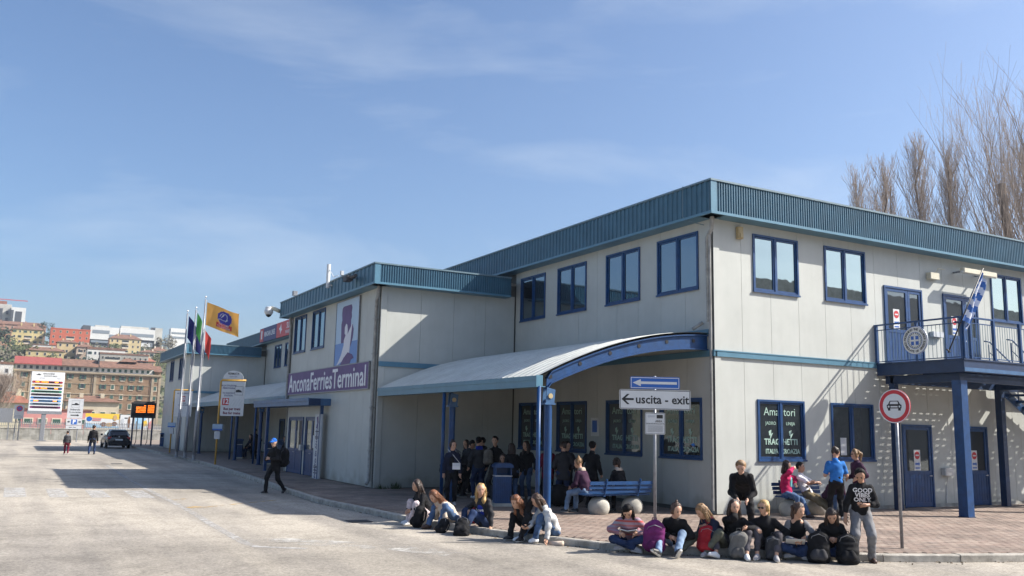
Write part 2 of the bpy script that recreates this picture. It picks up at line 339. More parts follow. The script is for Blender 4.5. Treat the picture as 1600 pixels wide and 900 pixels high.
def line(name,P,w,m):
    P=[Vector((*p,RZ+.004)) for p in P];vs=[];
    for i,p in enumerate(P):
        d=(P[min(i+1,len(P)-1)]-P[max(i-1,0)]).normalized();n=Vector((-d.y,d.x,0))*w/2;vs+=[p+n,p-n]
    return tag(MB().add(vs,[(2*i,2*i+1,2*i+3,2*i+2) for i in range(len(P)-1)]).build(name,m),kind='structure')
line('road_line',[(-11.5,30),(-11.7,20),(-11.74,13.46),(-11.7,6.5),(-11.8,2),(-11.82,-.72),(-11.74,-1.2),(-11.0,-1.74)],.18,mwp2)
line('road_patch',[(-11.6,-.1),(-10.6,-1.0),(-9.4,-2.2),(-8.8,-3.2)],.75,mat_worn('worn_pale_patch',(.46,.44,.40),.48,.66,1.6))
line('yellow_line',[(-11.5,6.43),(-10.02,7.61),(-8.9,8.4)],.12,myp)
line('yellow_line',[(-11.62,9.1),(-11.2,9.44)],.14,myp)
line('yellow_line',[(-11.6,6.6),(-11.3,6.9)],.3,myp)
# drain covers
for (x,y) in [(-10.9,31.5),(-8.6,2.3)]:
    q=MB()
    for k in range(6): q.box(-.25,.25,-.24+k*.085,-.24+k*.085+.05,0,.012)
    q.box(-.27,.27,-.27,.27,-.02,.002)
    tag(q.build('drain_cover',M['dark'],loc=(x,y,RZ)),'cast iron drain grate set in the road '+('in front of the bus stop' if y>10 else 'near the kerb by the seated girls'),'drain cover')
# ------------------------------------------------------------ ferry terminal
term=empty('ferry_terminal',(0,0,0),0,'long two-storey grey panelled ferry terminal with teal corrugated parapet and blue window frames','terminal building')
ZB1,ZB2,ZF1,ZF2=3.997,4.163,7.656,8.581
BZ1,BZ2=6.694,7.419
Y1,Y2,Y3,Y4=10.574,21.673,47.4,58.6
XD=-5.19
PSTEP=1.055
def panels(T,a0,a1,z0,z1,holes,step=PSTEP,start=None,name='wall_panel'):
    """upright cladding panels with a recessed joint; holes=(a0,a1,z0,z1)"""
    xs=[a0]; x=(start if start is not None else a0)
    while x<=a0+.2: x+=step
    while x<a1-.25: xs.append(x); x+=step
    xs.append(a1)
    for p,q in zip(xs[:-1],xs[1:]):
        g=.0045; A,B=p+g,q-g
        ys=sorted({A,B}|{v for h in holes for v in h[:2] if A<v<B}); zs=sorted({z0,z1}|{v for h in holes for v in h[2:] if z0<v<z1})
        if any(h[0]<B and h[1]>A for h in holes)==False: zs=[z0,z1]; ys=[A,B]
        cell={}
        for i in range(len(ys)-1):
            for j in range(len(zs)-1):
                cx,cz=(ys[i]+ys[i+1])/2,(zs[j]+zs[j+1])/2
                if not any(h[0]<cx<h[1] and h[2]<cz<h[3] for h in holes): cell[i,j]=1
        if not cell: continue
        d=.05; todo=set(cell); groups=[]
        while todo:
            st=[todo.pop()]; gset=set(st)
            while st:
                i,j=st.pop()
                for nb_ in ((i-1,j),(i+1,j),(i,j-1),(i,j+1)):
                    if nb_ in todo: todo.discard(nb_); gset.add(nb_); st.append(nb_)
            groups.append(gset)
        for gset in groups:
         m=MB()
         for (i,j) in gset:
             u0,u1,w0,w1=ys[i],ys[i+1],zs[j],zs[j+1]
             m.add([(u0,0,w0),(u1,0,w0),(u1,0,w1),(u0,0,w1)],[(0,1,2,3)])
             for (di,dj,e) in ((-1,0,[(u0,0,w1),(u0,0,w0),(u0,d,w0),(u0,d,w1)][::-1]),(1,0,[(u1,0,w0),(u1,0,w1),(u1,d,w1),(u1,d,w0)][::-1]),(0,-1,[(u0,0,w0),(u1,0,w0),(u1,d,w0),(u0,d,w0)][::-1]),(0,1,[(u1,0,w1),(u0,0,w1),(u0,d,w1),(u1,d,w1)][::-1])):
                 if (i+di,j+dj) not in cell: m.add(e,[(0,1,2,3)])
         o=m.build(name,M['panel'],term,T=T)
def core(T,a0,a1,z0,z1,holes,th=.15):
    xs=sorted({a0,a1}|{v for h in holes for v in h[:2] if a0<v<a1});zs=sorted({z0,z1}|{v for h in holes for v in h[2:] if z0<v<z1});m=MB()
    for i in range(len(xs)-1):
        for j in range(len(zs)-1):
            cx,cz=(xs[i]+xs[i+1])/2,(zs[j]+zs[j+1])/2
            if not any(h[0]<cx<h[1] and h[2]<cz<h[3] for h in holes): m.box(xs[i],xs[i+1],.052,.052+th,zs[j],zs[j+1])
    m.build('wall_core',M['core'],term,T=T)
def frame_boxes(m,a0,a1,z0,z1,w,y0,y1,mi=0):
    m.box(a0,a0+w,y0,y1,z0,z1,mi); m.box(a1-w,a1,y0,y1,z0,z1,mi); m.box(a0+w,a1-w,y0,y1,z1-w,z1,mi); m.box(a0+w,a1-w,y0,y1,z0,z0+w,mi)
def window(T,a0,a1,z0,z1,gl,split=.5,label=None,letters=False):
    f=MB(); frame_boxes(f,a0,a1,z0,z1,.055,-.035,.06); f.box(a0-.02,a1+.02,-.06,-.034,z0-.02,z0+.03)
    o=f.build('window',M['blue'],term,T=T)
    if label:o['label']=label
    am=a0+(a1-a0)*split; c=MB(); c.box(am-.028,am+.028,-.02,.06,z0+.055,z1-.055); c.build('mullion',M['blue'],o,T=T)
    for (p,q) in ((a0+.055,am-.028),(am+.028,a1-.055)):
        s=MB(); frame_boxes(s,p+.004,q-.004,z0+.06,z1-.06,.045,.0,.05); s.build('sash',M['blue'],o,T=T)
        g=MB(); g.box(p+.045,q-.045,.028,.036,z0+.1,z1-.1); g.build('pane',gl,o,T=T)
    if letters:
        W=(a1-a0-.2)/2; H=z1-z0
        for s,(l1,l2,l3,l4) in ((0,('Ama','JADRO','TRAG','ITALIA')),(1,('tori','LINIJA','HETTI','CROAZIA'))):
            cx=(a0+.1+W/2-.01) if s==0 else (a1-.1-W/2+.01)
            al=(1 if s==0 else -1)
            text(l1,.30,M['letg'],o,cx+al*.06,.022,z1-.32,sx=1.0,T=T)
            text(l2,.125,M['letg'],o,cx+al*.03,.022,z1-.62,T=T)
            text(l3,.215,M['letg'],o,cx+al*.06,.022,z0+.49,sx=.98,T=T,bold=.006)
            text(l4,.175,M['letg'],o,cx+al*.05,.022,z0+.24,sx=.9,T=T,bold=.004)
            g=MB(); zz=z1-.93; k=cx+al*.02
            g.plate([(k-.075,zz+.10),(k+.02,zz+.14),(k+.01,zz+.03),(k+.08,zz+.06),(k-.03,zz-.12),(k-.02,zz),(k-.06,zz-.01)],.019,.024); g.build('gull_emblem',M['letg'],o,T=T)
    return o
def door(T,a0,a1,z0,z1,split=None,sign=True,label=None,gz=.42,solid='blue'):
    f=MB(); w=.06; f.box(a0,a0+w,-.04,.08,z0,z1); f.box(a1-w,a1,-.04,.08,z0,z1); f.box(a0+w,a1-w,-.04,.08,z1-w,z1)
    o=f.build('door',M[solid],term,T=T)
    if label:o['label']=label
    parts=[(a0+w,a1-w)] if not split else [(a0+w,a0+w+(a1-a0-2*w)*split-.0),(a0+w+(a1-a0-2*w)*split,a1-w)]
    for i,(p,q) in enumerate(parts):
        l=MB(); s=.09; zm=z0+(z1-z0)*gz; p+=.006;q-=.006
        l.box(p,p+s,-.02,.04,z0+.02,z1-w-.006); l.box(q-s,q,-.02,.04,z0+.02,z1-w-.006); l.box(p+s,q-s,-.02,.04,z1-w-.006-s,z1-w-.006); l.box(p+s,q-s,-.02,.04,zm-.05,zm+.05)
        l.box(p+s,q-s,-.02,.04,z0+.02,z0+.14)
        l.box(p+s,q-s,-.008,.03,z0+.14,zm-.05)
        n=max(2,int((q-p-2*s)/.12))
        for k in range(1,n): x=p+s+(q-p-2*s)*k/n; l.box(x-.004,x+.004,-.013,-.007,z0+.14,zm-.05)
        l.build('door_leaf',M[solid],o,T=T)
        g=MB(); g.box(p+s,q-s,.005,.013,zm+.05,z1-w-.006-s); g.build('pane',G['low'],o,T=T)
        if i==0:
            h=MB(); h.box(q-.075,q-.045,-.06,-.02,zm-.12,zm-.08); h.tube([(q-.06,-.055,zm-.1),(q-.17,-.055,zm-.1)],.01,6); h.build('handle',M['alu'],o,T=T)
            if sign:
                cx=(p+q)/2-.02; cz=zm+.42
                b=MB(); b.box(cx-.14,cx+.14,.0,.004,cz-.36,cz+.24); b.build('notice',M['offw'],o,T=T)
                b=MB(); b.plate(disc(.115,24,(cx,cz+.08)),-.003,.0,0); b.build('no_entry_disc',M['red'],o,T=T)
                b=MB(); b.box(cx-.075,cx+.075,-.006,-.003,cz+.06,cz+.10); b.build('white_bar',M['offw'],o,T=T)
                b=MB(); b.plate([(cx-.1,cz-.2),(cx+.06,cz-.2),(cx+.06,cz-.25),(cx+.11,cz-.17),(cx+.06,cz-.1),(cx+.06,cz-.14),(cx-.1,cz-.14)],-.003,.0); b.box(cx-.1,cx+.1,-.003,0,cz-.31,cz-.27); b.build('arrow_print',M['signblue'],o,T=T)
    return o
def fascia(T,a0,a1,z0,z1,out_,rib=.088,cap_l=0,cap_r=0,name='parapet_fascia',flipends=False):
    """corrugated sheet parapet proud of the wall, with trims"""
    m=MB(); y=-out_; d=.028; zz0,zz1=z0+.06,z1-.05
    x=a0+(.19 if cap_l else 0); xe=a1-(.19 if cap_r else 0); V=[];F=[]
    prof=[]
    while x<xe:
        prof+=[(x,y),(x+rib*.38,y),(x+rib*.46,y+d),(x+rib*.92,y+d)]; x+=rib
    prof.append((xe,y))
    for (px,py) in prof: px=min(px,xe); V+=[(px,py,zz0),(px,py,zz1)]
    F=[(2*i,2*i+2,2*i+3,2*i+1) for i in range(len(prof)-1)]
    m.add(V,F)
    o=m.build(name,M['teal'],term,T=T)
    t=MB(); t.box(a0,a1,y-.012,y+.05,z0,z0+.07)           # bottom drip trim
    t.box(a0,a1,y+.045,.06,z0-.001+.002,z0+.03)             # soffit
    if cap_l: t.box(a0,a0+.19,y-.006,y+.05,z0+.07,z1-.05)
    if cap_r: t.box(a1-.19,a1,y-.006,y+.05,z0+.07,z1-.05)
    t.build('fascia_trim',M['tealt'],o,T=T)
    c=MB(); c.box(a0-.015,a1+.015,y-.025,.35,z1-.05,z1); c.build('parapet_cap',M['tealcap'],o,T=T)
    b=MB(); b.box(a0+.02,a1-.02,y+.05,y+.09,z0+.03,z1-.05); b.build('backing_sheet',M['core'],o,T=T)
    return o
def band(T,a0,a1,out_=.055):
    m=MB(); m.box(a0,a1,-out_,.05,ZB1,ZB2); m.box(a0,a1,-out_-.012,-out_,ZB2-.03,ZB2); return m.build('string_course',M['tealt'],term,T=T)
# F2: sunlit front
F2W=[(1.400,3.108),(4.155,5.869),(11.906,13.58),(14.7,16.4)]
F2WL=[(1.454,3.186),(4.226,5.964)]
D2=[(6.648,8.384),(9.398,11.137)]; D1=[(7.178,8.516),(9.90,11.23)]
hu=[(a,b,5.832,7.42) for a,b in F2W]+[(a,b,4.20,6.515) for a,b in D2]
hl=[(a,b,1.341,2.942) for a,b in F2WL]+[(a,b,0,2.41) for a,b in D1]+[(14.0,15.7,1.341,2.942)]
XE=26
panels(W_F2,.2,XE,ZB2,ZF1+.1,hu,start=-.07); panels(W_F2,.2,XE,.10,ZB1,hl,start=-.03)
core(W_F2,0,XE,-.1,ZF2-.1,hu+hl)
cp=MB(); cp.box(-.012,.19,-.03,.02,.02,ZB1,0); cp.box(-.012,.19,-.03,.02,ZB2,ZF1,0); cp.box(-.012,.04,-.01,.19,.02,ZF1,0); cp.build('corner_post',M['panel'],term)
pl=MB(); pl.box(.2,7.17,-.02,.03,0,.10); pl.box(8.52,9.89,-.02,.03,0,.1); pl.box(11.24,XE,-.02,.03,0,.1); pl.build('plinth',M['conc2'],term)
band(W_F2,-.06,XE)
fascia(W_F2,-.458,XE,ZF1,ZF2,.458,cap_l=1)
for i,(a,b) in enumerate(F2W): window(W_F2,a,b,5.832,7.42,G['up'],.49)
for i,(a,b) in enumerate(F2WL): window(W_F2,a,b,1.341,2.942,G['low'],.49,letters=(i==0),label=('window lettered with ferry line names' if i==0 else None))
window(W_F2,14.0,15.7,1.341,2.942,G['low'])
for a,b in D2: door(W_F2,a,b,4.20,6.515,split=.62)
for a,b in D1: door(W_F2,a,b,0.0,2.41,split=None,sign=True)
# F1: shaded long side, X=0
T1=W_side(0)
F1W=[(8.484,10.195),(5.942,7.683),(3.131,4.849),(.566,2.32)]; F1WL=[(8.42,10.15),(5.87,7.624),(3.035,4.815),(.491,2.231)]
F1far=[(23.6,25.3),(26.3,28.0),(29.2,30.9),(32.2,33.9),(35.2,36.9),(38.1,39.8),(40.6,42.2),(43.19,44.95)]
def flip(L,z0,z1): return [(-b,-a,z0,z1) for a,b in L]
hu=flip(F1W+F1far,5.832,7.42); hl=flip(F1WL+[(24.5,26.2),(29.5,31.2)],1.341,2.942)+[(-37.6,-35.4,0,2.4),(-42.5,-41.2,0,2.35)]
panels(T1,-Y1,-.04,ZB2,ZF1+.1,hu,start=-.07-12*PSTEP); panels(T1,-Y1,-.04,.10,ZB1,hl,start=-.03-12*PSTEP)
panels(T1,-Y3,-Y2,ZB2,ZF1+.1,hu,step=1.4); panels(T1,-Y3,-Y2,.1,ZB1,hl,step=1.4)
core(T1,-62,-.05,-.1,ZF2-.1,hu+hl)
band(T1,-Y1,.055); band(T1,-Y3,-Y2)
fascia(T1,-Y3-12,.458,ZF1,ZF2,.458,cap_r=0,rib=.2)
for a,b in F1W: window(T1,-b,-a,5.832,7.42,G['side'])
for a,b in F1far: window(T1,-b,-a,5.832,7.42,G['side'])
for i,(a,b) in enumerate(F1WL): window(T1,-b,-a,1.341,2.942,G['low'],letters=True,label='shaded window lettered with ferry line names')
for a,b in [(24.5,26.2),(29.5,31.2)]: window(T1,-b,-a,1.341,2.942,G['dark'])
door(T1,-37.6,-35.4,0,2.4,split=.5,sign=False); door(T1,-42.5,-41.2,0,2.35,sign=False)
# wing blocks
def wing(Ya,Yb,wins,near):
    Ts=W_front(Ya); Tf=W_side(XD)
    hw=[(-b,-a,5.038,6.646) for a,b in wins]
    hd=[(-b,-a,0,2.33) for a,b in near]
    panels(Ts,XD+.2,-.05,ZB2,BZ1+.1,[],step=1.25); panels(Ts,XD+.2,-.05,.02,ZB1,[],step=1.25)
    MB().box(XD-.012,XD+.19,-.03,.03,.02,ZB1).box(XD-.012,XD+.19,-.03,.03,ZB2,BZ1).build('corner_post',M['panel'],term,T=Ts)
    core(Ts,XD,0,-.1,BZ2-.1,[])
    m=MB(); m.box(XD,-.05,-.055,.05,ZB1,ZB2); m.build('string_course',M['tealt'],term,T=Ts)
    fascia(Ts,XD-.458,-.46,BZ1,BZ2,.458,cap_l=1)
    panels(Tf,-Yb,-Ya-.02,ZB2-.1,BZ1+.1,hw,step=1.39); panels(Tf,-Yb,-Ya-.02,.02,ZB2-.1,hd,step=1.39)
    core(Tf,-Yb,-Ya,-.1,BZ2-.1,hw+hd)
    fascia(Tf,-Yb-.458,-Ya+.458,BZ1,BZ2,.458,rib=.4)
    for a,b in wins: window(Tf,-b,-a,5.038,6.646,G['side'])
    Te=Matrix.Translation((0,Yb,0))@Matrix.Rotation(PI,4,'Z')
    core(Te,0,-XD,-.1,BZ2-.1,[]); MB().box(.0,-XD,0,.05,0,BZ1+.1).build('end_wall',M['panel'],term,T=Te)
    fascia(Te,.46,-XD+.458,BZ1,BZ2,.458,rib=.2)
    r=MB(); r.box(XD-.1,-.0,Ya,Yb,BZ2-.22,BZ2-.12); r.build('flat_roof',M['conc2'],term)
wing(Y1,Y2,[(19.367,21.107),(16.768,18.472)],[(16.75,18.6),(18.95,21.1)])
wing(Y3,Y4,[(50.3,52.0),(54.5,56.2)],[(49.3,50.9)])
MB().box(.0,XE,.0,62,ZF2-.3,ZF2-.2).build('main_flat_roof',M['conc2'],term)
MB().box(XE-.1,XE,.2,62,0,ZF2-.3).build('rear_wall',M['panel'],term)
MB().box(.2,XE,61.9,62,0,ZF2-.3).build('rear_end_wall',M['panel'],term)
Tw=W_side(XD)
d1=door(Tw,-18.6,-16.75,0,2.33,split=.5,sign=False); d2=door(Tw,-21.1,-18.95,0,2.33,split=.5,sign=False)
for d,x in ((d2,-20.0),): 
    b=MB(); b.box(x-.14,x+.1,.0,.004,1.25,1.75); b.build('notice',M['offw'],d,T=Tw); b=MB(); b.plate(disc(.09,18,(x-.02,1.58)),-.003,.0); b.build('notice_emblem',M['signblue'],d,T=Tw)
b=MB(); b.box(-17.6,-17.3,.0,.004,1.1,1.6); b.box(-17.25,-17.0,.0,.004,1.3,1.75); b.build('notice',M['offw'],d1,T=Tw)
d3=door(W_side(XD),-50.9,-49.3,0,2.33,split=None,sign=False)
# ------------------------------------------------------------ canopies
def canopy(Ya,Yb,endarch,cols):
    Xe=-5.18; n=14
    def arc(t):  # t 0 wall -> 1 eave
        x=-.02+(Xe+.02)*t; z=4.62-(4.62-3.26)*(t**1.9); return x,z
    m=MB(); th=.035; step=.30; y=Ya
    ys=[]
    while y<Yb-.01: ys.append(y); y+=step
    ys.append(Yb)
    P=[arc(k/n) for k in range(n+1)]
    V=[];F=[]
    prof=[]
    for i,yv in enumerate(ys[:-1]):
        w=ys[i+1]-yv; prof+=[(yv,0),(yv+w*.80,0),(yv+w*.84,.016),(yv+w*.96,.016)]
    prof.append((Yb,0))
    for (yy,dz) in prof:
        for (x,z) in P: V.append((x,yy,z+dz))
    k=n+1
    for i in range(len(prof)-1):
        for j in range(n): F.append((i*k+j,i*k+j+1,(i+1)*k+j+1,(i+1)*k+j))
    m.add(V,F); o=m.build('canopy_roof',M['roofs'],term)
    # underside liner
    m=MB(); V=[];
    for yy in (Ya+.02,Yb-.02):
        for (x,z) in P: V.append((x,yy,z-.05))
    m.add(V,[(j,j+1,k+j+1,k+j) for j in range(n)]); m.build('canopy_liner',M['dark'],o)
    e=MB(); e.box(Xe-.03,Xe+.03,Ya,Yb,3.0,3.24); e.box(Xe-.05,Xe-.03,Ya,Yb,3.16,3.26); e.box(Xe-.04,Xe-.03,Ya,Yb,3.0,3.03); e.box(Xe+.03,Xe+.2,Ya,Yb,3.0,3.02)
    yy=Ya+3
    e.build('gutter_fascia',M['tealt'],o)
    if endarch: MB().box(Xe-.055,Xe+.12,Ya-.012,Ya-.001,3.0,3.27).build('gutter_end',M['tealt'],o)
    # flashing at wall
    MB().box(-.03,.0,Ya,Yb,4.58,4.72).build('wall_flashing',M['tealt'],o)
    for idx,yc in enumerate(cols):
        a=MB(); top=[];bot=[]
        for j in range(n+1):
            x,z=P[j]; top.append((x,z-.06)); dpt=.40-.12*(j/n); bot.append((x,z-.06-dpt))
        top[-1]=(-4.92,top[-1][1]+.03); bot[-1]=(-4.92,bot[-1][1]+.04)
        poly=[(x,z) for x,z in top]+[(x,z) for x,z in bot[::-1]]
        def slab(pl,y0,y1):
            V=[(x,y0,z) for x,z in pl]+[(x,y1,z) for x,z in pl];nn=len(pl);h=nn//2
            F=[(j,j+1,nn-2-j,nn-1-j) for j in range(h-1)]+[(nn+j,nn+nn-1-j,nn+nn-2-j,nn+j+1) for j in range(h-1)]+[(i,nn+i,nn+(i+1)%nn,(i+1)%nn) for i in range(nn)]
            a.add(V,F)
        slab(poly,yc-.012,yc+.012)
        fl=[(x,z) for x,z in top]+[(x,z-.03) for x,z in top[::-1]]; slab(fl,yc-.07,yc+.07)
        fl=[(x,z+.03) for x,z in bot]+[(x,z) for x,z in bot[::-1]]; slab(fl,yc-.07,yc+.07)
        ab=a.build('arch_beam',M['blue'],o)
        if idx==0 and endarch:
            for t in (.09,.26,.43,.60,.77,.93):
                x,z=arc(t); MB().plate(disc(.05,16,(x,z-.06-.17+.05*t)),yc-.022,yc-.011).build('web_hole',M['black'],ab if False else o)
        c=MB(); c.lathe([(.09,0),(.09,2.72)],20); T=Tz(-4.86,yc,0); c.v=[tuple(T@Vector(p)) for p in c.v]
        c.box(-4.99,-4.73,yc-.13,yc+.13,.0,.03); cc=c.build('column',M['blue'],o,smooth=True,angle=.6)
        h=MB(); h.plate([(-4.97,2.62),(-4.75,2.62),(-4.72,2.95),(-4.95,3.0)],yc-.09,yc-.07); h.plate([(-4.97,2.62),(-4.75,2.62),(-4.72,2.95),(-4.95,3.0)],yc+.07,yc+.09)
        h.box(-5.0,-4.72,yc-.1,yc+.1,2.60,2.64); h.build('hinge_plate',M['bluel'],o)
        MB().plate(disc(.06,14,(-4.86,2.8)),yc-.115,yc-.09).build('hinge_pin',M['tan'],o)
        p=MB(); p.tube([(-5.14,yc-.04,3.02),(-5.14,yc-.04,.05)],.05,10); p.build('downpipe',M['blue'],o,smooth=True)
    return o
c1=canopy(.20,Y1-.06,True,[.26,5.45]); c2=canopy(Y2+.05,Y3-.06,False,[27.6,33.0,43.6])
# entrance awning
aw=MB(); aw.box(-6.05,-5.19,15.5,24.2,2.74,3.0); aw.box(-6.08,-6.05,15.48,24.2,2.9,3.02); a_=aw.build('entrance_awning',M['bluel'],term)
MB().box(-6.052,-5.6,15.485,15.5,2.75,2.99).build('awning_end',M['blued'],a_)
MB().box(-5.5,-5.38,15.75,15.87,0,2.74).build('awning_post',M['blue'],a_); MB().box(-5.99,-5.87,21.9,22.02,0,2.74).build('awning_post',M['blue'],a_)
# downpipes at wing and corner
def pipe_(P,r=.05,name='downpipe',m='pipe'): return MB().tube(P,r,10).build(name,M[m],term,smooth=True,angle=.8)
pipe_([(-.13,-.13,7.66),(-.13,-.1,7.35),(-.09,.12,7.15),(-.07,.12,4.9)],.06); pipe_([(-.09,.03,7.2),(-.09,.03,0.1)],.035)
pipe_([(-5.3,10.6,6.7),(-5.3,10.65,6.4),(-5.27,10.85,6.2),(-5.27,10.85,.25),(-5.36,10.8,.12)],.06)
for z in (1.2,2.6,4.4,5.6): MB().box(-5.34,-5.19,10.78,10.92,z,z+.04).build('pipe_clip',M['pipe'],term)
pipe_([(-5.3,Y2-.1,6.7),(-5.27,Y2-.12,6.3),(-5.27,Y2-.12,3.1)],.06)
pipe_([(-.075,.35,4.9),(-.3,.5,4.72)],.05)
cb=MB().tube([(-.49,.62,8.6),(-.5,.62,7.75),(-.35,.45,7.6),(-.12,.2,7.5)],.012,5).build('cable',M['tealcap'],term)
# ------------------------------------------------------------ balcony and stairs
BX=6.15
bal=MB(); y0=-2.8
bal.box(BX,BX+.08,y0,-.06,3.78,4.12); bal.box(BX+.08,17,y0,y0+.08,3.78,4.12); bal.box(BX-.03,BX+.08,y0-.03,-.06,4.10,4.14); bal.box(BX+.08,17,y0-.03,y0+.05,4.10,4.14)
for x in (8.2,10.6,13.0): bal.box(x,x+.1,y0+.08,-.06,3.86,4.06)
bal.box(BX+.3,17,-2.45,-2.33,3.55,3.78); bal.box(BX+.3,BX+.42,-2.33,-.1,3.55,3.78); bal.box(BX+.3,17,-.36,-.26,3.55,3.78)
balc=bal.build('balcony',M['blued'],term)
MB().box(BX+.0,17,y0-.012,y0-.001,3.80,3.90).build('beam_flange',M['bluel'],balc)
# perforated deck planks, each with rows of slots
def plank(xa,xb,ya,yb,off):
    m=MB(); z0,z1=4.130,4.137; p=.31; sl_=.17; sw=.019; yc=(ya+yb)/2
    m.box(xa,xb,ya+.001,yc-sw/2,z0,z1); m.box(xa,xb,yc+sw/2,yb-.001,z0,z1)
    x=xa; xs=xa+off
    while x<xb:
        e=min(xs,xb)
        if e>x: m.box(x,e,yc-sw/2,yc+sw/2,z0,z1)
        x=xs+sl_; xs+=p
    return m.build('deck_plank',M['blued'],balc)
yy=y0+.08; k=0
while yy<-.12:
    yb=min(yy+.105,-.06)
    if yb<=-1.02: plank(BX+.08,17,yy,yb,.06 if k%2 else .215)
    else:
        plank(BX+.08,11.05,yy,yb,.06 if k%2 else .215)
    yy+=.105;k+=1
def railing(T,L,zb,zt,posts,bs,name='railing'):
    m=MB(); m.box(0,L,-.03,.03,zt-.03,zt+.012); m.box(0,L,-.012,.012,zt-.17,zt-.145); m.box(0,L,-.012,.012,zb+.03,zb+.055)
    o=m.build(name,M['blue'],balc,T=T)
    for p in posts: MB().box(p-.035,p+.035,-.04,.04,zb,zt-.03).build('post',M['blue'],o,T=T)
    x=bs
    while x<L-.03:
        if min(abs(x-p) for p in posts)>.05: MB().tube([(x,0,zb+.05),(x,0,zt-.15)],.0075,5,cap=False).build('baluster',M['tealcap'],o,T=T)
        x+=bs
    return o
railing(Matrix.Translation((BX+.03,0,0))@Matrix.Rotation(-PI/2,4,'Z'),2.8,4.14,5.26,[.06,1.4,2.76],.125)
railing(Matrix.Translation((BX,y0,0)),10.5,4.14,5.26,[.05,.32,1.35,2.55,3.9,5.2,6.5,7.8,9.1],.11)
for x in (BX+.08,10.3,14.4):
    MB().box(x,x+.27,-2.62,-2.35,0,3.57).build('column',M['blue'],balc); MB().box(x-.02,x+.29,-2.64,-2.33,.0,.02).build('base_plate',M['blued'],balc) if x<7 else None
MB().box(6.38,6.56,-.44,-.26,0,3.56).build('column',M['blued'],balc); MB().box(11.3,11.5,-.5,-.3,0,3.56).build('column',M['blued'],balc)
MB().box(11.27,11.53,-2.4,-.1,3.56,3.74).build('cross_beam',M['blued'],balc)
st=MB(); sx0,sx1=11.1,18.4; sl=(4.12)/(sx1-sx0)
def stair(yA,yB):
    s=MB(); 
    for y in (yA,yB):
        V=[(sx0,y,4.12),(sx1,y,0.0),(sx1,y,-.0+.01),(sx0,y,3.86)]
        s.add([(sx0,y-.02,4.14),(sx1,y-.02,.0),(sx1-.45,y-.02,0),(sx0,y-.02,3.84),(sx0,y+.02,4.14),(sx1,y+.02,.0),(sx1-.45,y+.02,0),(sx0,y+.02,3.84)],[(0,1,2,3),(7,6,5,4),(0,4,5,1),(1,5,6,2),(2,6,7,3),(3,7,4,0)])
    o=s.build('staircase',M['blue'],term); o['label']='open-tread blue steel stair'
    n=22
    for i in range(n):
        t=(i+.5)/n; x=sx0+(sx1-sx0)*t; z=4.12*(1-t)
        m=MB(); m.box(x-.13,x+.12,yA+.02,yB-.02,z-.035,z+.0); m.box(x-.13,x-.11,yA+.02,yB-.02,z-.075,z-.035); m.build('tread',M['blue'],o)
        m=MB(); 
        for y in (yA,yB): m.add([(x-.15,y-.04,z-.14),(x+.13,y-.04,z-.14),(x+.13,y-.04,z+.01),(x-.15,y+.04,z-.14),(x+.13,y+.04,z-.14),(x+.13,y+.04,z+.01)],[(0,1,2),(5,4,3),(0,3,4,1),(1,4,5,2),(2,5,3,0)])
        m.build('tread_bracket',M['bluel'],o)
    for y in (yA,yB):
        h=MB(); h.tube([(sx0-.05,y,5.1),(sx0+.2,y,5.1),(sx1,y,1.0),(sx1,y,0)],.024,8); h.tube([(sx0+.2,y,4.75),(sx1,y,.6)],.014,6); h.build('handrail',M['blue'],o,smooth=True)
        for i in range(6): x=sx0+.15+i*(sx1-sx0-.3)/5; z=4.12*(1-(x-sx0)/(sx1-sx0)); MB().tube([(x,y,z),(x,y,z+.97)],.02,6).build('stair_post',M['blue'],o)
stair(-.98,-.24)
# ------------------------------------------------------------ things fixed to the terminal
def thing_mesh(mb,name,mats,label,cat,group=None,T=None,smooth=False):
    o=mb.build(name,mats,None,T=T,smooth=smooth); return tag(o,label,cat,group)
# big name banner and picture banner (wall X=-5.19, read from -X)
TB=W_side(XD)
sg=empty('name_sign',(XD,16.5,3.7),0,'long purple sign with white words Ancona Ferries Terminal on wing wall','sign')
def P_(o,par): 
    mw=o.matrix_world.copy(); o.parent=par; o.matrix_parent_inverse=Matrix.Translation(par.location).inverted() if par.rotation_euler.z==0 else par.matrix_basis.inverted(); return o
def put(mb,name,m,par,T=None,smooth=False): return P_(mb.build(name,m,None,T=T,smooth=smooth),par)
def ptext(*a,par=None,**k): return P_(text(*a,**k),par)
put(MB().box(-21.55,-11.35,-.07,-.03,3.276,4.194),'sign_panel',M['purple'],sg,TB)
fr=MB(); frame_boxes(fr,-21.57,-11.33,3.256,4.214,.03,-.08,-.028); put(fr,'sign_frame',M['steel'],sg,TB)
t_=text('AnconaFerriesTerminal',1.0,M['letw'],None,-16.45,-.078,3.76,T=TB,bold=.012,ext=.004); 
# stretch to fill
xs=[v.co.y for v in t_.data.vertices]; zs=[v.co.z for v in t_.data.vertices]
w_=max(xs)-min(xs);h_=max(zs)-min(zs);cy=(max(xs)+min(xs))/2;cz=(max(zs)+min(zs))/2
for v in t_.data.vertices: v.co.y=16.47+(v.co.y-cy)*9.75/w_; v.co.z=3.735+(v.co.z-cz)*.74/h_
P_(t_,sg)
pc=empty('picture_banner',(XD,13.9,5.4),0,'tall banner with white ferry bow and purple tower above pale blue sea','banner')
x0,x1,z0,z1=-15.204,-12.642,4.22,6.62
put(MB().box(x0,x1,-.05,-.02,z0,z1),'banner_sheet',M['skyp'],pc,TB)
def bx(px,py): return (x0+(px-492)/160*(x1-x0), z1-(py-0)/100*(z1-z0))
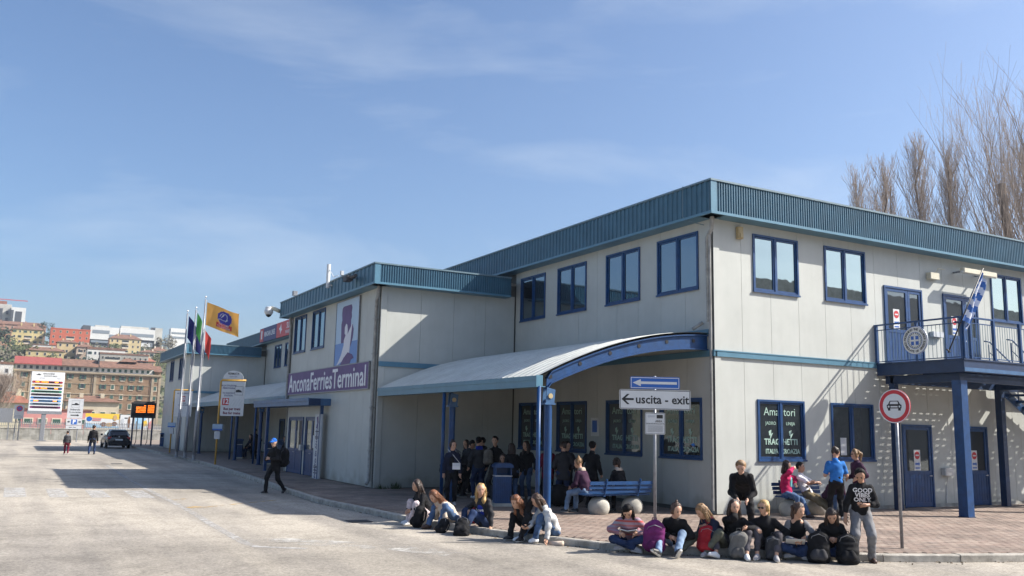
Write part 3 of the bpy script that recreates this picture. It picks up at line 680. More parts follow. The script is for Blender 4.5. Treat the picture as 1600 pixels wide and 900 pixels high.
# u in 0..1 across, v in 0..1 down
def uv(u,v): return (x0+u*(x1-x0), z1-v*(z1-z0))
put(MB().plate([uv(0,.66),uv(1,.66),uv(1,1),uv(0,1)],-.053,-.05),'sea_print',M['seap'],pc,TB)
put(MB().plate([uv(*p) for p in [(.27,.12),(.32,.09),(.66,.09),(.70,.14),(.68,.22),(.70,.28),(.67,.33),(.69,.66),(.27,.66),(.25,.36),(.28,.3),(.26,.2)]],-.056,-.053),'tower_print',M['purple'],pc,TB)
put(MB().plate([uv(*p) for p in [(.60,.50),(.74,.40),(.80,.48),(.78,.60),(.72,.70),(.66,.76)]],-.059,-.056),'hull_shade_print',M['purple'],pc,TB)
put(MB().plate([uv(*p) for p in [(.42,.42),(.47,.37),(.52,.39),(.55,.46),(.55,.54),(.66,.45),(.74,.38),(.71,.55),(.68,.72),(.66,.84),(.50,.91),(.12,1.0),(.30,.85),(.40,.70),(.40,.62),(.47,.55),(.42,.52)]],-.062,-.059),'ferry_print',M['banw'],pc,TB)
put(MB().plate([uv(*p) for p in [(.28,1.0),(.42,.90),(.60,.82),(.78,.86),(.86,.92),(.74,.94),(.70,1.0)]],-.065,-.062),'wave_print',M['purple'],pc,TB)
fr=MB(); frame_boxes(fr,x0-.02,x1+.02,z0-.02,z1+.02,.025,-.07,-.02); put(fr,'banner_frame',M['steel'],pc,TB)
# ferry-company signs on the parapet
TF=W_side(-.46)
s1=empty('company_sign',(-.46,44.9,8.2),0,'navy parapet sign lettered Minoan Lines with red end square','sign')
put(MB().box(-47.2,-42.6,-.14,-.06,7.72,8.72),'sign_panel',M['navy'],s1,TF); put(MB().box(-47.1,-46.1,-.15,-.141,7.76,8.68),'red_square',M['red'],s1,TF)
put(MB().plate([(-46.75,7.95),(-46.45,7.95),(-46.42,8.5),(-46.6,8.6),(-46.78,8.5)],-.156,-.15),'emblem',M['letw'],s1,TF)
ptext('MINOAN LINES',.5,M['letw'],None,-44.4,-.146,8.22,T=TF,sx=.86,bold=.008,par=s1)
s2=empty('company_sign',(-.46,40,8.2),0,'red parapet sign lettered Superfast beside the navy sign','sign')
put(MB().box(-42.55,-32.0,-.14,-.06,7.72,8.72),'sign_panel',mat('coral_red',(.52,.06,.07),.5),s2,TF)
ptext('SUPERFAST',.56,M['letw'],None,-38.6,-.146,8.35,T=TF,bold=.008,par=s2); ptext('FERRIES . BLUE STAR',.3,M['letw'],None,-38.9,-.146,7.95,T=TF,par=s2)
put(MB().plate([(-41.9,8.3),(-41.6,8.4),(-41.4,8.6),(-41.3,8.3),(-41.1,8.2),(-41.35,8.1),(-41.5,7.9),(-41.6,8.15)],-.146,-.141),'star_emblem',M['letw'],s2,TF)
# consulate emblem on balcony rail end (faces -X)
TE=W_side(BX)
em=empty('consulate_emblem',(BX-.02,-1.38,4.7),0,'round white Greek consulate emblem hung on the balcony railing','emblem')
def ring(r0,r1,n,c): return r0,r1
cx,cz=1.40,4.71
put(MB().plate(disc(.40,40,(cx,cz)),-.06,-.035),'emblem_disc',M['offw'],em,TE)
rg=MB()
for k in range(40):
    a0,a1=2*PI*k/40,2*PI*(k+1)/40
    def q(r,a,y): return (cx+r*math.cos(a),y,cz+r*math.sin(a))
    rg.add([q(.385,a0,-.064),q(.385,a1,-.064),q(.40,a1,-.064),q(.40,a0,-.064)],[(0,1,2,3)])
    rg.add([q(.235,a0,-.063),q(.235,a1,-.063),q(.222,a1,-.063),q(.222,a0,-.063)],[(3,2,1,0)])
put(rg,'emblem_rings',M['signblue'],em,TE)
lf=MB()
for k in range(22):
    a=PI*.56+ (2*PI-PI*.12)*k/21; 
    for dr in (.188,.208): lf.plate([(cx+(dr+.014)*math.cos(a+.0),cz+(dr+.014)*math.sin(a)),(cx+dr*math.cos(a+.1),cz+dr*math.sin(a+.1)),(cx+(dr-.014)*math.cos(a),cz+(dr-.014)*math.sin(a)),(cx+dr*math.cos(a-.1),cz+dr*math.sin(a-.1))],-.066,-.061)
put(lf,'laurel_wreath',mat('laurel_grey',(.16,.19,.15),.6),em,TE)
put(MB().box(cx-.12,cx+.12,-.067,-.062,cz-.13,cz+.12),'shield',M['signblue'],em,TE)
put(MB().box(cx-.12,cx+.12,-.07,-.067,cz-.027,cz+.022).box(cx-.025,cx+.025,-.0705,-.0671,cz-.13,cz+.12),'shield_cross',M['offw'],em,TE)
def arctext(s,r,a0,a1,size,m,par,T,inside=False):
    for i,ch in enumerate(s):
        if ch==' ': continue
        a=a0+(a1-a0)*i/(len(s)-1)
        o=text(ch,size,m,None,0,0,0,bold=.002,ext=.002)
        rot=-(PI/2-a) if not inside else (a+PI/2)
        L=Matrix.Translation((cx+r*math.cos(a),-.066,cz+r*math.sin(a)))@Matrix.Rotation(-rot,4,'Y')
        o.data.transform(T@L); P_(o,par)
arctext('PROXENEIO THS ELLADOS'.replace('ELLADOS','ELLADOS'),.31,PI*.98,PI*.02,.085,M['dark'],em,TE)
arctext('CONSULATE OF GREECE',.31,-PI*.95,-PI*.05,.085,M['dark'],em,TE,True)
# Greek flag on a slanted staff at balcony corner
fl=empty('greek_flag',(5.75,-2.85,4.2),0,'limp blue and white striped Greek flag on slanted staff at balcony corner','flag')
A=Vector((5.25,-2.98,4.22)); B=Vector((6.95,-2.98,6.62))
put(MB().tube([A,B],.017,8).tube([A+Vector((-.05,-.0,.08)),A+Vector((.08,0,.02))],.02,6),'staff',M['black'],fl,smooth=True)
put(MB().tube([A+(B-A)*.34+Vector((0,0,0)),A+(B-A)*.36+Vector((.0,.18,-.0))],.03,6),'staff_bracket',M['blued'],fl)
me=MB(); nu,nv=16,36; D=(B-A).normalized(); V=[];MIx=[];F=[]
for j in range(nv+1):
    t=j/nv; base=A+(B-A)*(.40+.55*t)
    for i in range(nu+1):
        u=i/nu; wd=(.42*(1-t)**.6*.9+.10)*(1.05-.2*t)
        fold=.075*math.sin(u*8.5+t*3.2)*(.4+u); 
        p=base+Vector((.50*wd*u+.02*math.sin(t*9),fold, -.20*u*(1-.3*t)-.12*u*u))
        V.append(p)
for j in range(nv):
    for i in range(nu):
        F.append((j*(nu+1)+i,j*(nu+1)+i+1,(j+1)*(nu+1)+i+1,(j+1)*(nu+1)+i))
        st_=int((j/nv+.10*i/nu)*9)%2; canton=(.66<j/nv<.88 and i/nu<.5)
        if canton: MIx.append(1 if abs(j/nv-.77)<.03 or abs(i/nu-.25)<.07 else 0)
        else: MIx.append(st_)
me.v=V;me.f=F;me.m=MIx
put(me,'flag_cloth',[mat('flag_blue',(.04,.13,.38),.8),mat('flag_white',(.62,.64,.70),.8)],fl,smooth=True)
# lamps, siren, boxes on F2
thing_mesh(MB().cbox(.80,.98,-.13,-.0,7.20,7.52,.02).box(.84,.94,-.16,-.13,7.22,7.34),'alarm_siren',M['tan'],'small beige alarm siren box high under parapet near building corner','siren')
thing_mesh(MB().cbox(8.66,9.1,-.17,.0,6.90,7.10,.02).tube([(9.0,-.1,7.1),(9.05,-.16,7.25),(9.35,-.16,7.25)],.015,6),'emergency_light',M['lamp'],'small cream emergency light box above the balcony door','lamp')
tl=empty('tube_light',(10.6,-.3,7.2),0,'long cream fluorescent tube light fitting above the second balcony door','lamp')
put(MB().cbox(9.75,11.45,-.56,-.40,7.16,7.30,.03),'housing',M['lamp'],tl); put(MB().tube([(9.72,-.48,7.17),(11.48,-.48,7.17)],.045,10),'tube_cover',mat('frosted_cover',(.6,.6,.55),.3),tl,smooth=True)
put(MB().box(10.0,10.06,-.42,0,7.22,7.27).box(11.1,11.16,-.42,0,7.22,7.27),'bracket',M['steel'],tl)
thing_mesh(MB().cbox(8.68,9.2,-.14,0,5.10,5.26,.02),'junction_box',M['greyw'],'grey junction box on wall between the two balcony doors','box')
thing_mesh(MB().cbox(8.9,9.3,-.16,0,.92,1.14,.02).tube([(9.1,-.08,.92),(9.1,-.02,.6),(9.05,-.02,.1)],.015,6),'post_box',M['alu'],'small grey metal box on wall between ground floor doors','box')
# small poster on shaded wall, bracket lamps
pp=thing_mesh(MB().box(-5.62,-5.2,-.02,0,1.86,2.42),'poster',M['offw'],'small white framed notice with blue print on the shaded wall','notice',T=T1); 
P_(MB().box(-5.54,-5.28,-.024,-.02,1.98,2.34).build('poster_print',M['signblue'],None,T=T1),pp)
# roof items on wing
an=thing_mesh(MB().cbox(-14.85,-14.7,-.2,-.08,7.12,8.02,.03).box(-14.8,-14.75,-.1,.1,7.2,7.25).tube([(-14.7,-.12,7.8),(-14.4,-.05,7.5),(-14.0,.0,7.5)],.012,5),'panel_antenna',M['offw'],'white upright panel antenna on the parapet of the wing','antenna',T=W_side(XD-.46))
thing_mesh(MB().box(-12.1,-11.9,-.25,-.04,7.1,7.16).cbox(-12.2,-11.75,-.42,-.18,6.98,7.16,.03).tube([(-11.7,-.30,7.08),(-11.2,-.28,7.08)],.06,8),'floodlight',M['dark'],'dark floodlight on wing parapet near its front corner','floodlight',T=W_side(XD-.46))
thing_mesh(MB().box(-13.5,-13.35,-.1,.0,7.42,7.58),'sensor_box',M['greyw'],'tiny grey sensor box on the top edge of wing parapet','box',T=W_side(XD-.46))
dc=empty('dome_camera',(XD-.5,22.6,7.2),0,'white dome camera on bracket at far end of wing parapet','camera')
Tq=W_side(XD-.46)
put(MB().tube([(-22.1,-.02,7.0),(-22.3,-.2,7.12),(-22.4,-.34,7.16)],.09,10),'arm',M['lamp'],dc,Tq,True); put(MB().ell((-22.45,-.42,7.0),(.2,.2,.2),14,10).lathe([(.16,0),(.16,.1)],12,T=Matrix.Translation((-22.45,-.42,7.1))),'dome',M['offw'],dc,Tq,True); put(MB().ell((-22.45,-.42,6.94),(.15,.15,.2),12,8),'lens_dome',M['black'],dc,Tq,True)
thing_mesh(MB().tube([(-.3,39.6,8.4),(-.3,39.6,10.6)],.035,6).cbox(-.45,-.15,39.45,39.75,10.3,10.6,.03).tube([(-.3,39.6,9.9),(-.3,39.1,9.9)],.03,6),'roof_mast',M['steel'],'thin steel mast with small instruments on main roof behind the wing','mast')
# info totem leaning by entrance
tt=empty('info_totem',(-5.4,16.1,0),0,'narrow pale grey totem panel with vertical lettering beside the entrance','sign')
put(MB().cbox(-16.45,-15.72,-.30,-.20,.02,2.42,.02),'totem_panel',M['greyw'],tt,TB); put(MB().box(-16.5,-15.66,-.36,-.14,0,.02),'base_plate',M['steel'],tt,TB)
b=MB(); b.plate([(-16.2,2.3),(-16.02,2.34),(-15.95,2.1),(-16.05,1.9),(-16.25,1.88),(-16.1,2.05)],-.305,-.3); put(b,'totem_emblem',M['purple'],tt,TB)
o=text('PORTO DI ANCONA',.22,M['navy'],None,0,0,0,bold=.005); o.data.transform(TB@Matrix.Translation((-16.08,-.305,1.05))@Matrix.Rotation(-PI/2,4,'Y')); P_(o,tt)
for z in (1.75,1.55,1.5,.45,.4,.3,.2): put(MB().box(-16.3,-15.9,-.303,-.3,z,z+.03),'print_line',M['dark'],tt,TB)
thing_mesh(MB().cbox(-18.85,-18.62,-.2,0,.98,1.2,.02),'wall_ashtray',M['alu'],'small metal ashtray box on wall between the entrance doors','ashtray',T=TB)
# ------------------------------------------------------------ free standing signs
def face_T(x,y,z,ang): return Matrix.Translation((x,y,z))@Matrix.Rotation(ang,4,'Z')
def roundrect(x0,x1,z0,z1,r,n=5):
    P=[]
    for cx,cz,a in ((x1-r,z0+r,-PI/2),(x1-r,z1-r,0),(x0+r,z1-r,PI/2),(x0+r,z0+r,PI)):
        P+=[(cx+r*math.cos(a+PI/2*k/n),cz+r*math.sin(a+PI/2*k/n)) for k in range(n+1)]
    return P
# uscita exit
sx,sy=-4.72,-3.52; us=empty('direction_sign',(sx,sy,0),-.50,'grey post carrying blue one-way arrow and white uscita exit plate','sign')
def up(mb,name,m,smooth=False): o=mb.build(name,m,us,smooth=smooth); return o
up(MB().tube([(0,0,0),(0,0,3.12)],.03,12),'pole',M['steel'],True)
up(MB().plate(roundrect(-.49,.49,2.86,3.10,.03),-.05,-.035),'arrow_plate',M['signblue'])
bd=MB(); frame_boxes(bd,-.475,.475,2.875,3.085,.012,-.052,-.05); up(bd,'plate_border',M['offw'])
up(MB().plate([(-.44,2.98),(-.28,3.05),(-.28,3.005),(.43,3.005),(.43,2.955),(-.28,2.955),(-.28,2.91)],-.054,-.05),'white_arrow',M['offw'])
up(MB().plate(roundrect(-.70,.70,2.46,2.845,.03),-.05,-.035),'exit_plate',M['offw'])
bd=MB(); frame_boxes(bd,-.69,.69,2.47,2.835,.012,-.052,-.05); up(bd,'plate_border',M['dark'])
up(MB().plate([(-.66,2.655),(-.55,2.755),(-.50,2.755),(-.585,2.675),(-.42,2.675),(-.42,2.635),(-.585,2.635),(-.50,2.555),(-.55,2.555)],-.054,-.05),'black_arrow',M['black'])
text('uscita - exit',.235,M['black'],us,.14,-.052,2.648,bold=.0045,sx=.95,ext=.002)
up(MB().plate(roundrect(-.195,.195,1.98,2.40,.02),-.05,-.035),'camera_plate',M['offw'])
bd=MB(); frame_boxes(bd,-.185,.185,1.99,2.39,.007,-.052,-.05); up(bd,'plate_border',M['dark'])
text('AREA',.055,M['black'],us,.07,-.052,2.235,ext=.001,bold=.001); text('VIDEOSORVEGLIATA',.038,M['black'],us,0,-.052,2.185,ext=.001)
for k in range(6): up(MB().box(-.15,.15,-.0515,-.05,2.14-k*.022,2.146-k*.022),'print_line',M['dark'])
up(MB().plate(disc(.028,14,(-.12,2.33)),-.052,-.05).box(-.1,-.0,-.052,-.05,2.31,2.35),'camera_print',M['greyw']); up(MB().box(.03,.15,-.052,-.05,2.29,2.36),'camera_body_print',M['black'])
up(MB().box(-.05,.05,-.036,.036,2.9,2.94).box(-.05,.05,-.036,.036,2.6,2.64).box(-.05,.05,-.036,.036,2.15,2.19),'clamp',M['steel'])
# no motor vehicles
nv=empty('no_vehicles_sign',(-1.12,-6.25,0),-PI/2+.12,'round red-bordered no vehicles sign on thin grey pole by kerb','sign')
def np_(mb,name,m,smooth=False): return mb.build(name,m,nv,smooth=smooth)
np_(MB().tube([(0,0,0),(0,0,2.88)],.03,12),'pole',M['steel'],True)
np_(MB().plate(disc(.32,40,(0,2.61)),-.052,-.034),'sign_disc',M['red']); np_(MB().plate(disc(.232,40,(0,2.61)),-.056,-.052),'white_disc',M['offw'])
rr=MB()
for k in range(40):
    a0,a1=2*PI*k/40,2*PI*(k+1)/40
    rr.add([(.303*math.cos(a0),-.054,2.61+.303*math.sin(a0)),(.303*math.cos(a1),-.054,2.61+.303*math.sin(a1)),(.32*math.cos(a1),-.054,2.61+.32*math.sin(a1)),(.32*math.cos(a0),-.054,2.61+.32*math.sin(a0))],[(3,2,1,0)])
np_(rr,'white_rim',M['offw'])
z=2.61; y=-.059
c=MB(); c.plate([(-.145,z-.045),(.145,z-.045),(.15,z+.02),(.12,z+.035),(.085,z+.10),(-.085,z+.10),(-.12,z+.035),(-.15,z+.02)],y,-.056); c.box(-.13,-.08,y,-.056,z-.085,z-.045); c.box(.08,.13,y,-.056,z-.085,z-.045); np_(c,'car_pictogram',M['black'])
c=MB(); c.plate([(-.085,z+.038),(.085,z+.038),(.07,z+.085),(-.07,z+.085)],-.062,y); c.box(-.07,.07,-.062,y,z-.025,z+.0); c.plate(disc(.018,10,(-.11,z-.01)),-.062,y); c.plate(disc(.018,10,(.11,z-.01)),-.062,y); np_(c,'pictogram_gaps',M['offw'])
np_(MB().box(-.05,.05,-.036,.036,2.7,2.74).box(-.05,.05,-.036,.036,2.5,2.54),'clamp',M['steel'])
# ------------------------------------------------------------ flagpoles and flags
def pole(x,y,h,label):
    o=empty('flagpole',(x,y,0),0,label,'flagpole','flagpoles on the pavement')
    MB().tube([(0,0,0),(0,0,h*.3),(0,0,h*.3+.02),(0,0,h*.65),(0,0,h)],[.085,.08,.062,.055,.035],12).build('pole',M['steel'],o,smooth=True)
    MB().lathe([(.13,0),(.13,.03),(.09,.05),(.085,.3)],16).build('base',M['steel'],o); MB().tube([(0,0,h),(0,0,h+.12)],.012,6).ell((0,0,h+.14),(.05,.05,.05),8,6).box(-.02,.1,-.01,.01,h-.08,h-.05).build('finial',M['alu'],o)
    MB().tube([(.1,0,h-.1),(.1,0,1.2)],.006,4).build('halyard',M['white'],o); return o
pole(-7.05,32.7,8.65,'nearest flagpole, flying the orange welcome flag'); pole(-6.93,36.2,8.45,'middle flagpole, with the tricolour flag'); pole(-7.2,37.4,8.35,'farthest flagpole, with the dark blue flag')
def flag(name,px,py,pz,W,H,d,label,colf,mats,droop=0,amp=.12,sag=0,fr=5.5,nu=36,nv=24):
    """cloth hoisted at (px,py), top at pz; d = unit fly direction"""
    d=Vector(d).normalized(); n=Vector((-d.y,d.x,0))
    def wp(u,v):   # u 0..1 fly, v 0..1 down
        q=Vector((px,py,pz))+d*(W*u*(1-droop*.55)+.1)+Vector((0,0,-H*v-droop*W*u*.85-sag*u*u))
        q+=n*(amp*u**.7*math.sin(u*fr+v*1.8)+.035*math.sin(u*11-v*3.1)*u); q.z+=.03*math.sin(u*7+v*2)*u
        return q
    o=empty(name,(px,py,pz),0,label,'flag','flags on the poles')
    m=MB()
    for j in range(nv+1):
        for i in range(nu+1): m.v.append(wp(i/nu,j/nv))
    for j in range(nv):
        for i in range(nu):
            m.f.append((j*(nu+1)+i,(j+1)*(nu+1)+i,(j+1)*(nu+1)+i+1,j*(nu+1)+i+1)); m.m.append(colf((i+.5)/nu,(j+.5)/nv))
    put(m,'flag_cloth',mats,o,smooth=True)
    return o,wp,n
def tmat(name,c): 
    m=mat(name,c,.85,nscale=3,namt=.06)
    t=m.node_tree;b=t.nodes['Principled BSDF']; 
    tr=N(t,'ShaderNodeBsdfTranslucent'); tr.inputs[0].default_value=(*[min(1,x*1.1) for x in c],1); mx=N(t,'ShaderNodeMixShader'); mx.inputs[0].default_value=.35
    t.links.new(b.outputs[0],mx.inputs[1]);t.links.new(tr.outputs[0],mx.inputs[2]);t.links.new(mx.outputs[0],t.nodes['Material Output'].inputs[0]); return m
fo=tmat('flag_orange',(.85,.43,.10)); fb=tmat('flag_deep_blue',(.05,.05,.28)); fred=tmat('flag_red',(.55,.06,.05)); fgr=tmat('flag_green',(.07,.30,.07)); fwh=tmat('flag_pale',(.7,.7,.7)); fnv=tmat('flag_navy',(.01,.015,.11))
def col_welcome(u,v):
    if .30<u<.80 and .66<v<.88: return 2
    if ((u-.56)/.23)**2+((v-.42)/.30)**2<1 and v<.66: return 1
    return 0
o,wp,n=flag('flag',-7.05,32.7,8.5,2.25,1.25,(.875,-.485,0),'orange flag with blue emblem and red Welcome to Ancona band',col_welcome,[fo,fb,fred],droop=.34,amp=.13,fr=4.2)
def onflag(uv_,side): 
    u,v=uv_; q=wp(u,v); return q-n*0+Vector((-.485,-.875,0))*.012*side
def warp_w(cc,u0,v0,sc): 
    return onflag((u0+cc.x*sc/2.25,v0-cc.z*sc/1.25),1)
for s,v in (('WELCOME',.715),('TO ANCONA',.825)):
    q=text(s,.155,fwh,None,0,0,0,bold=.003,ext=.0,warp=lambda c_,v=v:warp_w(c_,.55,v,1)); q.name='lettering'; P_(q,o)
def strip(pts,wd):
    m=MB();P=[Vector((a,0,b)) for a,b in pts]
    for i,p in enumerate(P):
        dd=(P[min(i+1,len(P)-1)]-P[max(i-1,0)]).normalized();nn=Vector((-dd.z,0,dd.x))*wd
        for q_ in (p+nn,p-nn): m.v.append(onflag((q_.x,q_.z),1))
    m.f=[(2*i,2*i+1,2*i+3,2*i+2) for i in range(len(P)-1)]; return m
put(strip([(.36,.54),(.42,.50),(.52,.52),(.62,.50),(.66,.44)],.014),'emblem_line',fwh,o); put(strip([(.45,.44),(.50,.30),(.56,.22),(.62,.26),(.64,.38),(.60,.55)],.010),'emblem_line',fwh,o)
put(strip([(.40,.40),(.44,.28),(.50,.22),(.53,.28),(.50,.36)],.009),'emblem_line',fwh,o)
flag('flag',-6.93,36.2,8.3,1.9,1.25,(.8,-.6,0),'drooping green white and red tricolour flag on middle pole',lambda u,v:(0 if u<.36 else (1 if u<.68 else 2)),[fgr,fwh,fred],droop=.95,amp=.16,fr=8)
flag('flag',-7.2,37.4,8.2,1.9,1.3,(.8,-.6,0),'drooping dark navy blue flag on farthest pole',lambda u,v:0,[fnv],droop=.8,amp=.18,fr=7)
# ------------------------------------------------------------ bus stop signs
def stop(x,y,ang,label,num,lines1,lines2,oval):
    o=empty('bus_stop_sign',(x,y,0),ang,label,'bus stop','bus stops on the pavement')
    def p(mb,name,m,smooth=False): return mb.build(name,m,o,smooth=smooth)
    p(MB().tube([(0,0,0),(0,0,3.55),(0.06,0,3.62),(1.22,0,3.62)],.045,10),'post',M['yellow'],True)
    p(MB().plate(roundrect(.07,1.2,2.08,3.56,.02),-.04,-.02),'panel',M['offw'])
    if oval: 
        p(MB().plate([(.6+.5*math.cos(a),3.68+.36*math.sin(a)) for a in [PI*k/20 for k in range(21)]],-.03,-.01),'top_plate',M['offw'])
        text('FERMATA',.13,M['black'],o,.6,-.033,3.9,ext=.001,bold=.002); text('STOP N. 001',.07,M['navy'],o,.6,-.033,3.77,ext=.001)
    p(MB().box(.14,.46,-.046,-.04,2.54,2.84) if num=='12' else MB().box(.42,.74,-.046,-.04,2.95,3.27),'number_square',M['red'])
    text(num,.30,M['letw'],o,.30 if num=='12' else .58,-.047,2.69 if num=='12' else 3.11,ext=.001,bold=.01)
    for s,sz,xx,zz in lines1: text(s,sz,M['navy'],o,xx,-.042,zz,ext=.001,bold=.002)
    for s,sz,xx,zz in lines2: text(s,sz,mat('dark_red_print',(.16,.015,.04),.5),o,xx,-.042,zz,ext=.001,bold=.006)
    if num=='12':
        b=MB(); frame_boxes(b,.72,1.12,2.98,3.36,.012,-.044,-.04); b.plate([(.76,3.1),(1.08,3.1),(1.02,3.18),(.9,3.22),(.78,3.2)],-.044,-.04); p(b,'bus_print',M['dark'])
    b=MB()
    for k in range(4): b.add([(.5+k*.14,-.042,2.5),(.52+k*.14,-.042,2.5),(.72+k*.14,-.042,2.8),(.7+k*.14,-.042,2.8)],[(0,1,2,3)])
    p(b,'print_lines',M['greyw'])
    o.scale=(1,1,1.13)
    p(MB().cbox(-.22,.26,-.13,.03,1.45,1.72,.015),'timetable_case',mat('pale_blue_case',(.30,.42,.55),.5)); p(MB().box(-.22,.26,-.135,-.13,1.45,1.52),'case_band',M['signblue']); p(MB().cbox(-.12,.16,-.1,.03,1.08,1.42,.015),'notice_case',M['greyw'])
stop(-6.86,27.9,-.48,'yellow bus stop post numbered 12, with white panel for trains and rounded top plate','12',[('ALLA STAZIONE',.10,.42,3.38),('FERROVIARIA',.10,.42,3.27),('TO RAILWAY',.10,.42,3.06),('STATION',.10,.42,2.95)],[('Bus per treni',.155,.63,2.38),('Bus for trains',.155,.63,2.20)],True)
stop(-6.45,45.0,-.42,'yellow bus stop post numbered 20, behind the flagpoles, with square white panel','20',[('AL PARCHEGGIO',.11,.63,3.42),('PARKING',.09,.63,2.85),('SCAMBIATORE',.09,.63,2.74)],[],False)
# ------------------------------------------------------------ bins and benches
def bin_(x,y,ang,label,s=1):
    o=empty('litter_bin',(x,y,0),ang,label,'litter bin','blue litter bins')
    MB().cbox(-.26,.26,-.2,.2,0,.08,.02).build('plinth',M['conc'],o)
    b=MB(); b.cbox(-.23,.23,-.18,.18,.08,.78,.04)
    for k in range(9): b.box(-.2+k*.05-.006,-.2+k*.05+.006,-.19,-.18,.12,.74)
    b.build('bin_body',M['blue'],o); MB().cbox(-.24,.24,-.19,.19,.775,.80,.03).build('rim',M['alu'],o)
    f=MB()
    for sx_ in (-.22,.19): f.box(sx_,sx_+.03,-.17,.17,.8,1.02)
    f.box(-.22,.22,.14,.17,.8,1.02); f.build('hood_frame',M['blue'],o)
    P=[(-.26,1.0),(.26,1.0),(.26,1.06),(.18,1.12),(-.18,1.12),(-.26,1.06)]
    MB().plate(P,-.2,.2).build('hood',M['blue'],o); return o
bin_(-4.15,3.7,-.3,'blue metal litter bin with hood, beside the front canopy columns')
bin_(-4.3,27.9,-.3,'blue litter bin beside the second canopy column, near the capped man')
bin_(-4.1,35.6,-.3,'blue litter bin in shade behind the number 12 bus stop')
bin_(-5.2,57.0,-.3,'dark litter bin under the orange display frame')
def bench(x,y,ang,label,L=1.9,ballx=(.40,1.42)):
    o=empty('bench',(x,y,0),ang,label,'bench','benches on concrete balls')
    for bx_ in ballx: 
        b=MB(); b.ell((bx_,0,.16),(.27,.27,.26),22,14); b.build('concrete_ball',M['conc'],o,smooth=True)
    for k in range(4): MB().cbox(0,L,-.22+k*.115,-.22+k*.115+.10,.455,.485,.01).build('seat_slat',M['blue'],o)
    for k in range(3): 
        T=Matrix.Translation((0,.26+k*.028,.56+k*.1)); MB().cbox(0,L,-.012,.012,-.042,.042,.005).build('back_slat',M['blue'],o,T=T)
    for bx_ in ballx:
        MB().tube([(bx_,0,.38),(bx_,0,.45)],.05,8).box(bx_-.03,bx_+.03,-.24,.24,.43,.455).tube([(bx_,.22,.45),(bx_,.30,.62),(bx_,.345,.86)],.025,8).build('bracket',M['blue'],o)
    return o
bench(-1.45,1.05,PI,'blue slatted bench on concrete balls behind the uscita sign',1.9)
bench(1.5,-.72,0,'blue bench in sun on concrete balls against the front wall',1.7,(.3,1.3))
# ------------------------------------------------------------ LED display frame, car
ld=empty('led_display',(-6.2,62,0),0,'dark frame with glowing orange text display over the far pavement','display')
def lp(mb,name,m,smooth=False): return put(mb,name,m,ld,smooth=smooth)
lp(MB().cbox(-7.16,-5.24,61.9,62.2,2.24,3.5,.03).box(-7.0,-5.4,61.95,62.15,3.5,3.6),'display_case',M['dark']); lp(MB().box(-7.08,-5.32,61.88,61.9,2.42,3.4),'display_face',M['ledd'])
for (x0,x1,z) in [(-6.2,-5.45,3.2),(-6.8,-5.45,3.07),(-6.8,-5.45,2.94),(-6.8,-5.45,2.81),(-6.8,-5.45,2.68)]:
    m=MB(); x=x0; rr_=random.Random(int(z*100))
    while x<x1:
        wd=.035
        if not(-6.08<x<-5.95): 
            for q_ in range(3): m.box(x,x+wd*rr_.uniform(.5,1),61.868,61.88,z+q_*.033,z+q_*.033+.022)
        x+=.05
    lp(m,'display_line',M['led'])
for x in (-7.0,-6.25,-5.5): lp(MB().box(x,x+.12,62,62.12,-.02,2.24),'leg',M['blued'])
for x in (-6.6,-5.75): lp(MB().tube([(x,62.1,2.3),(x,62.1,.3),(x-.1,62.1,.05)],.03,6),'cable_duct',M['dark'],True)
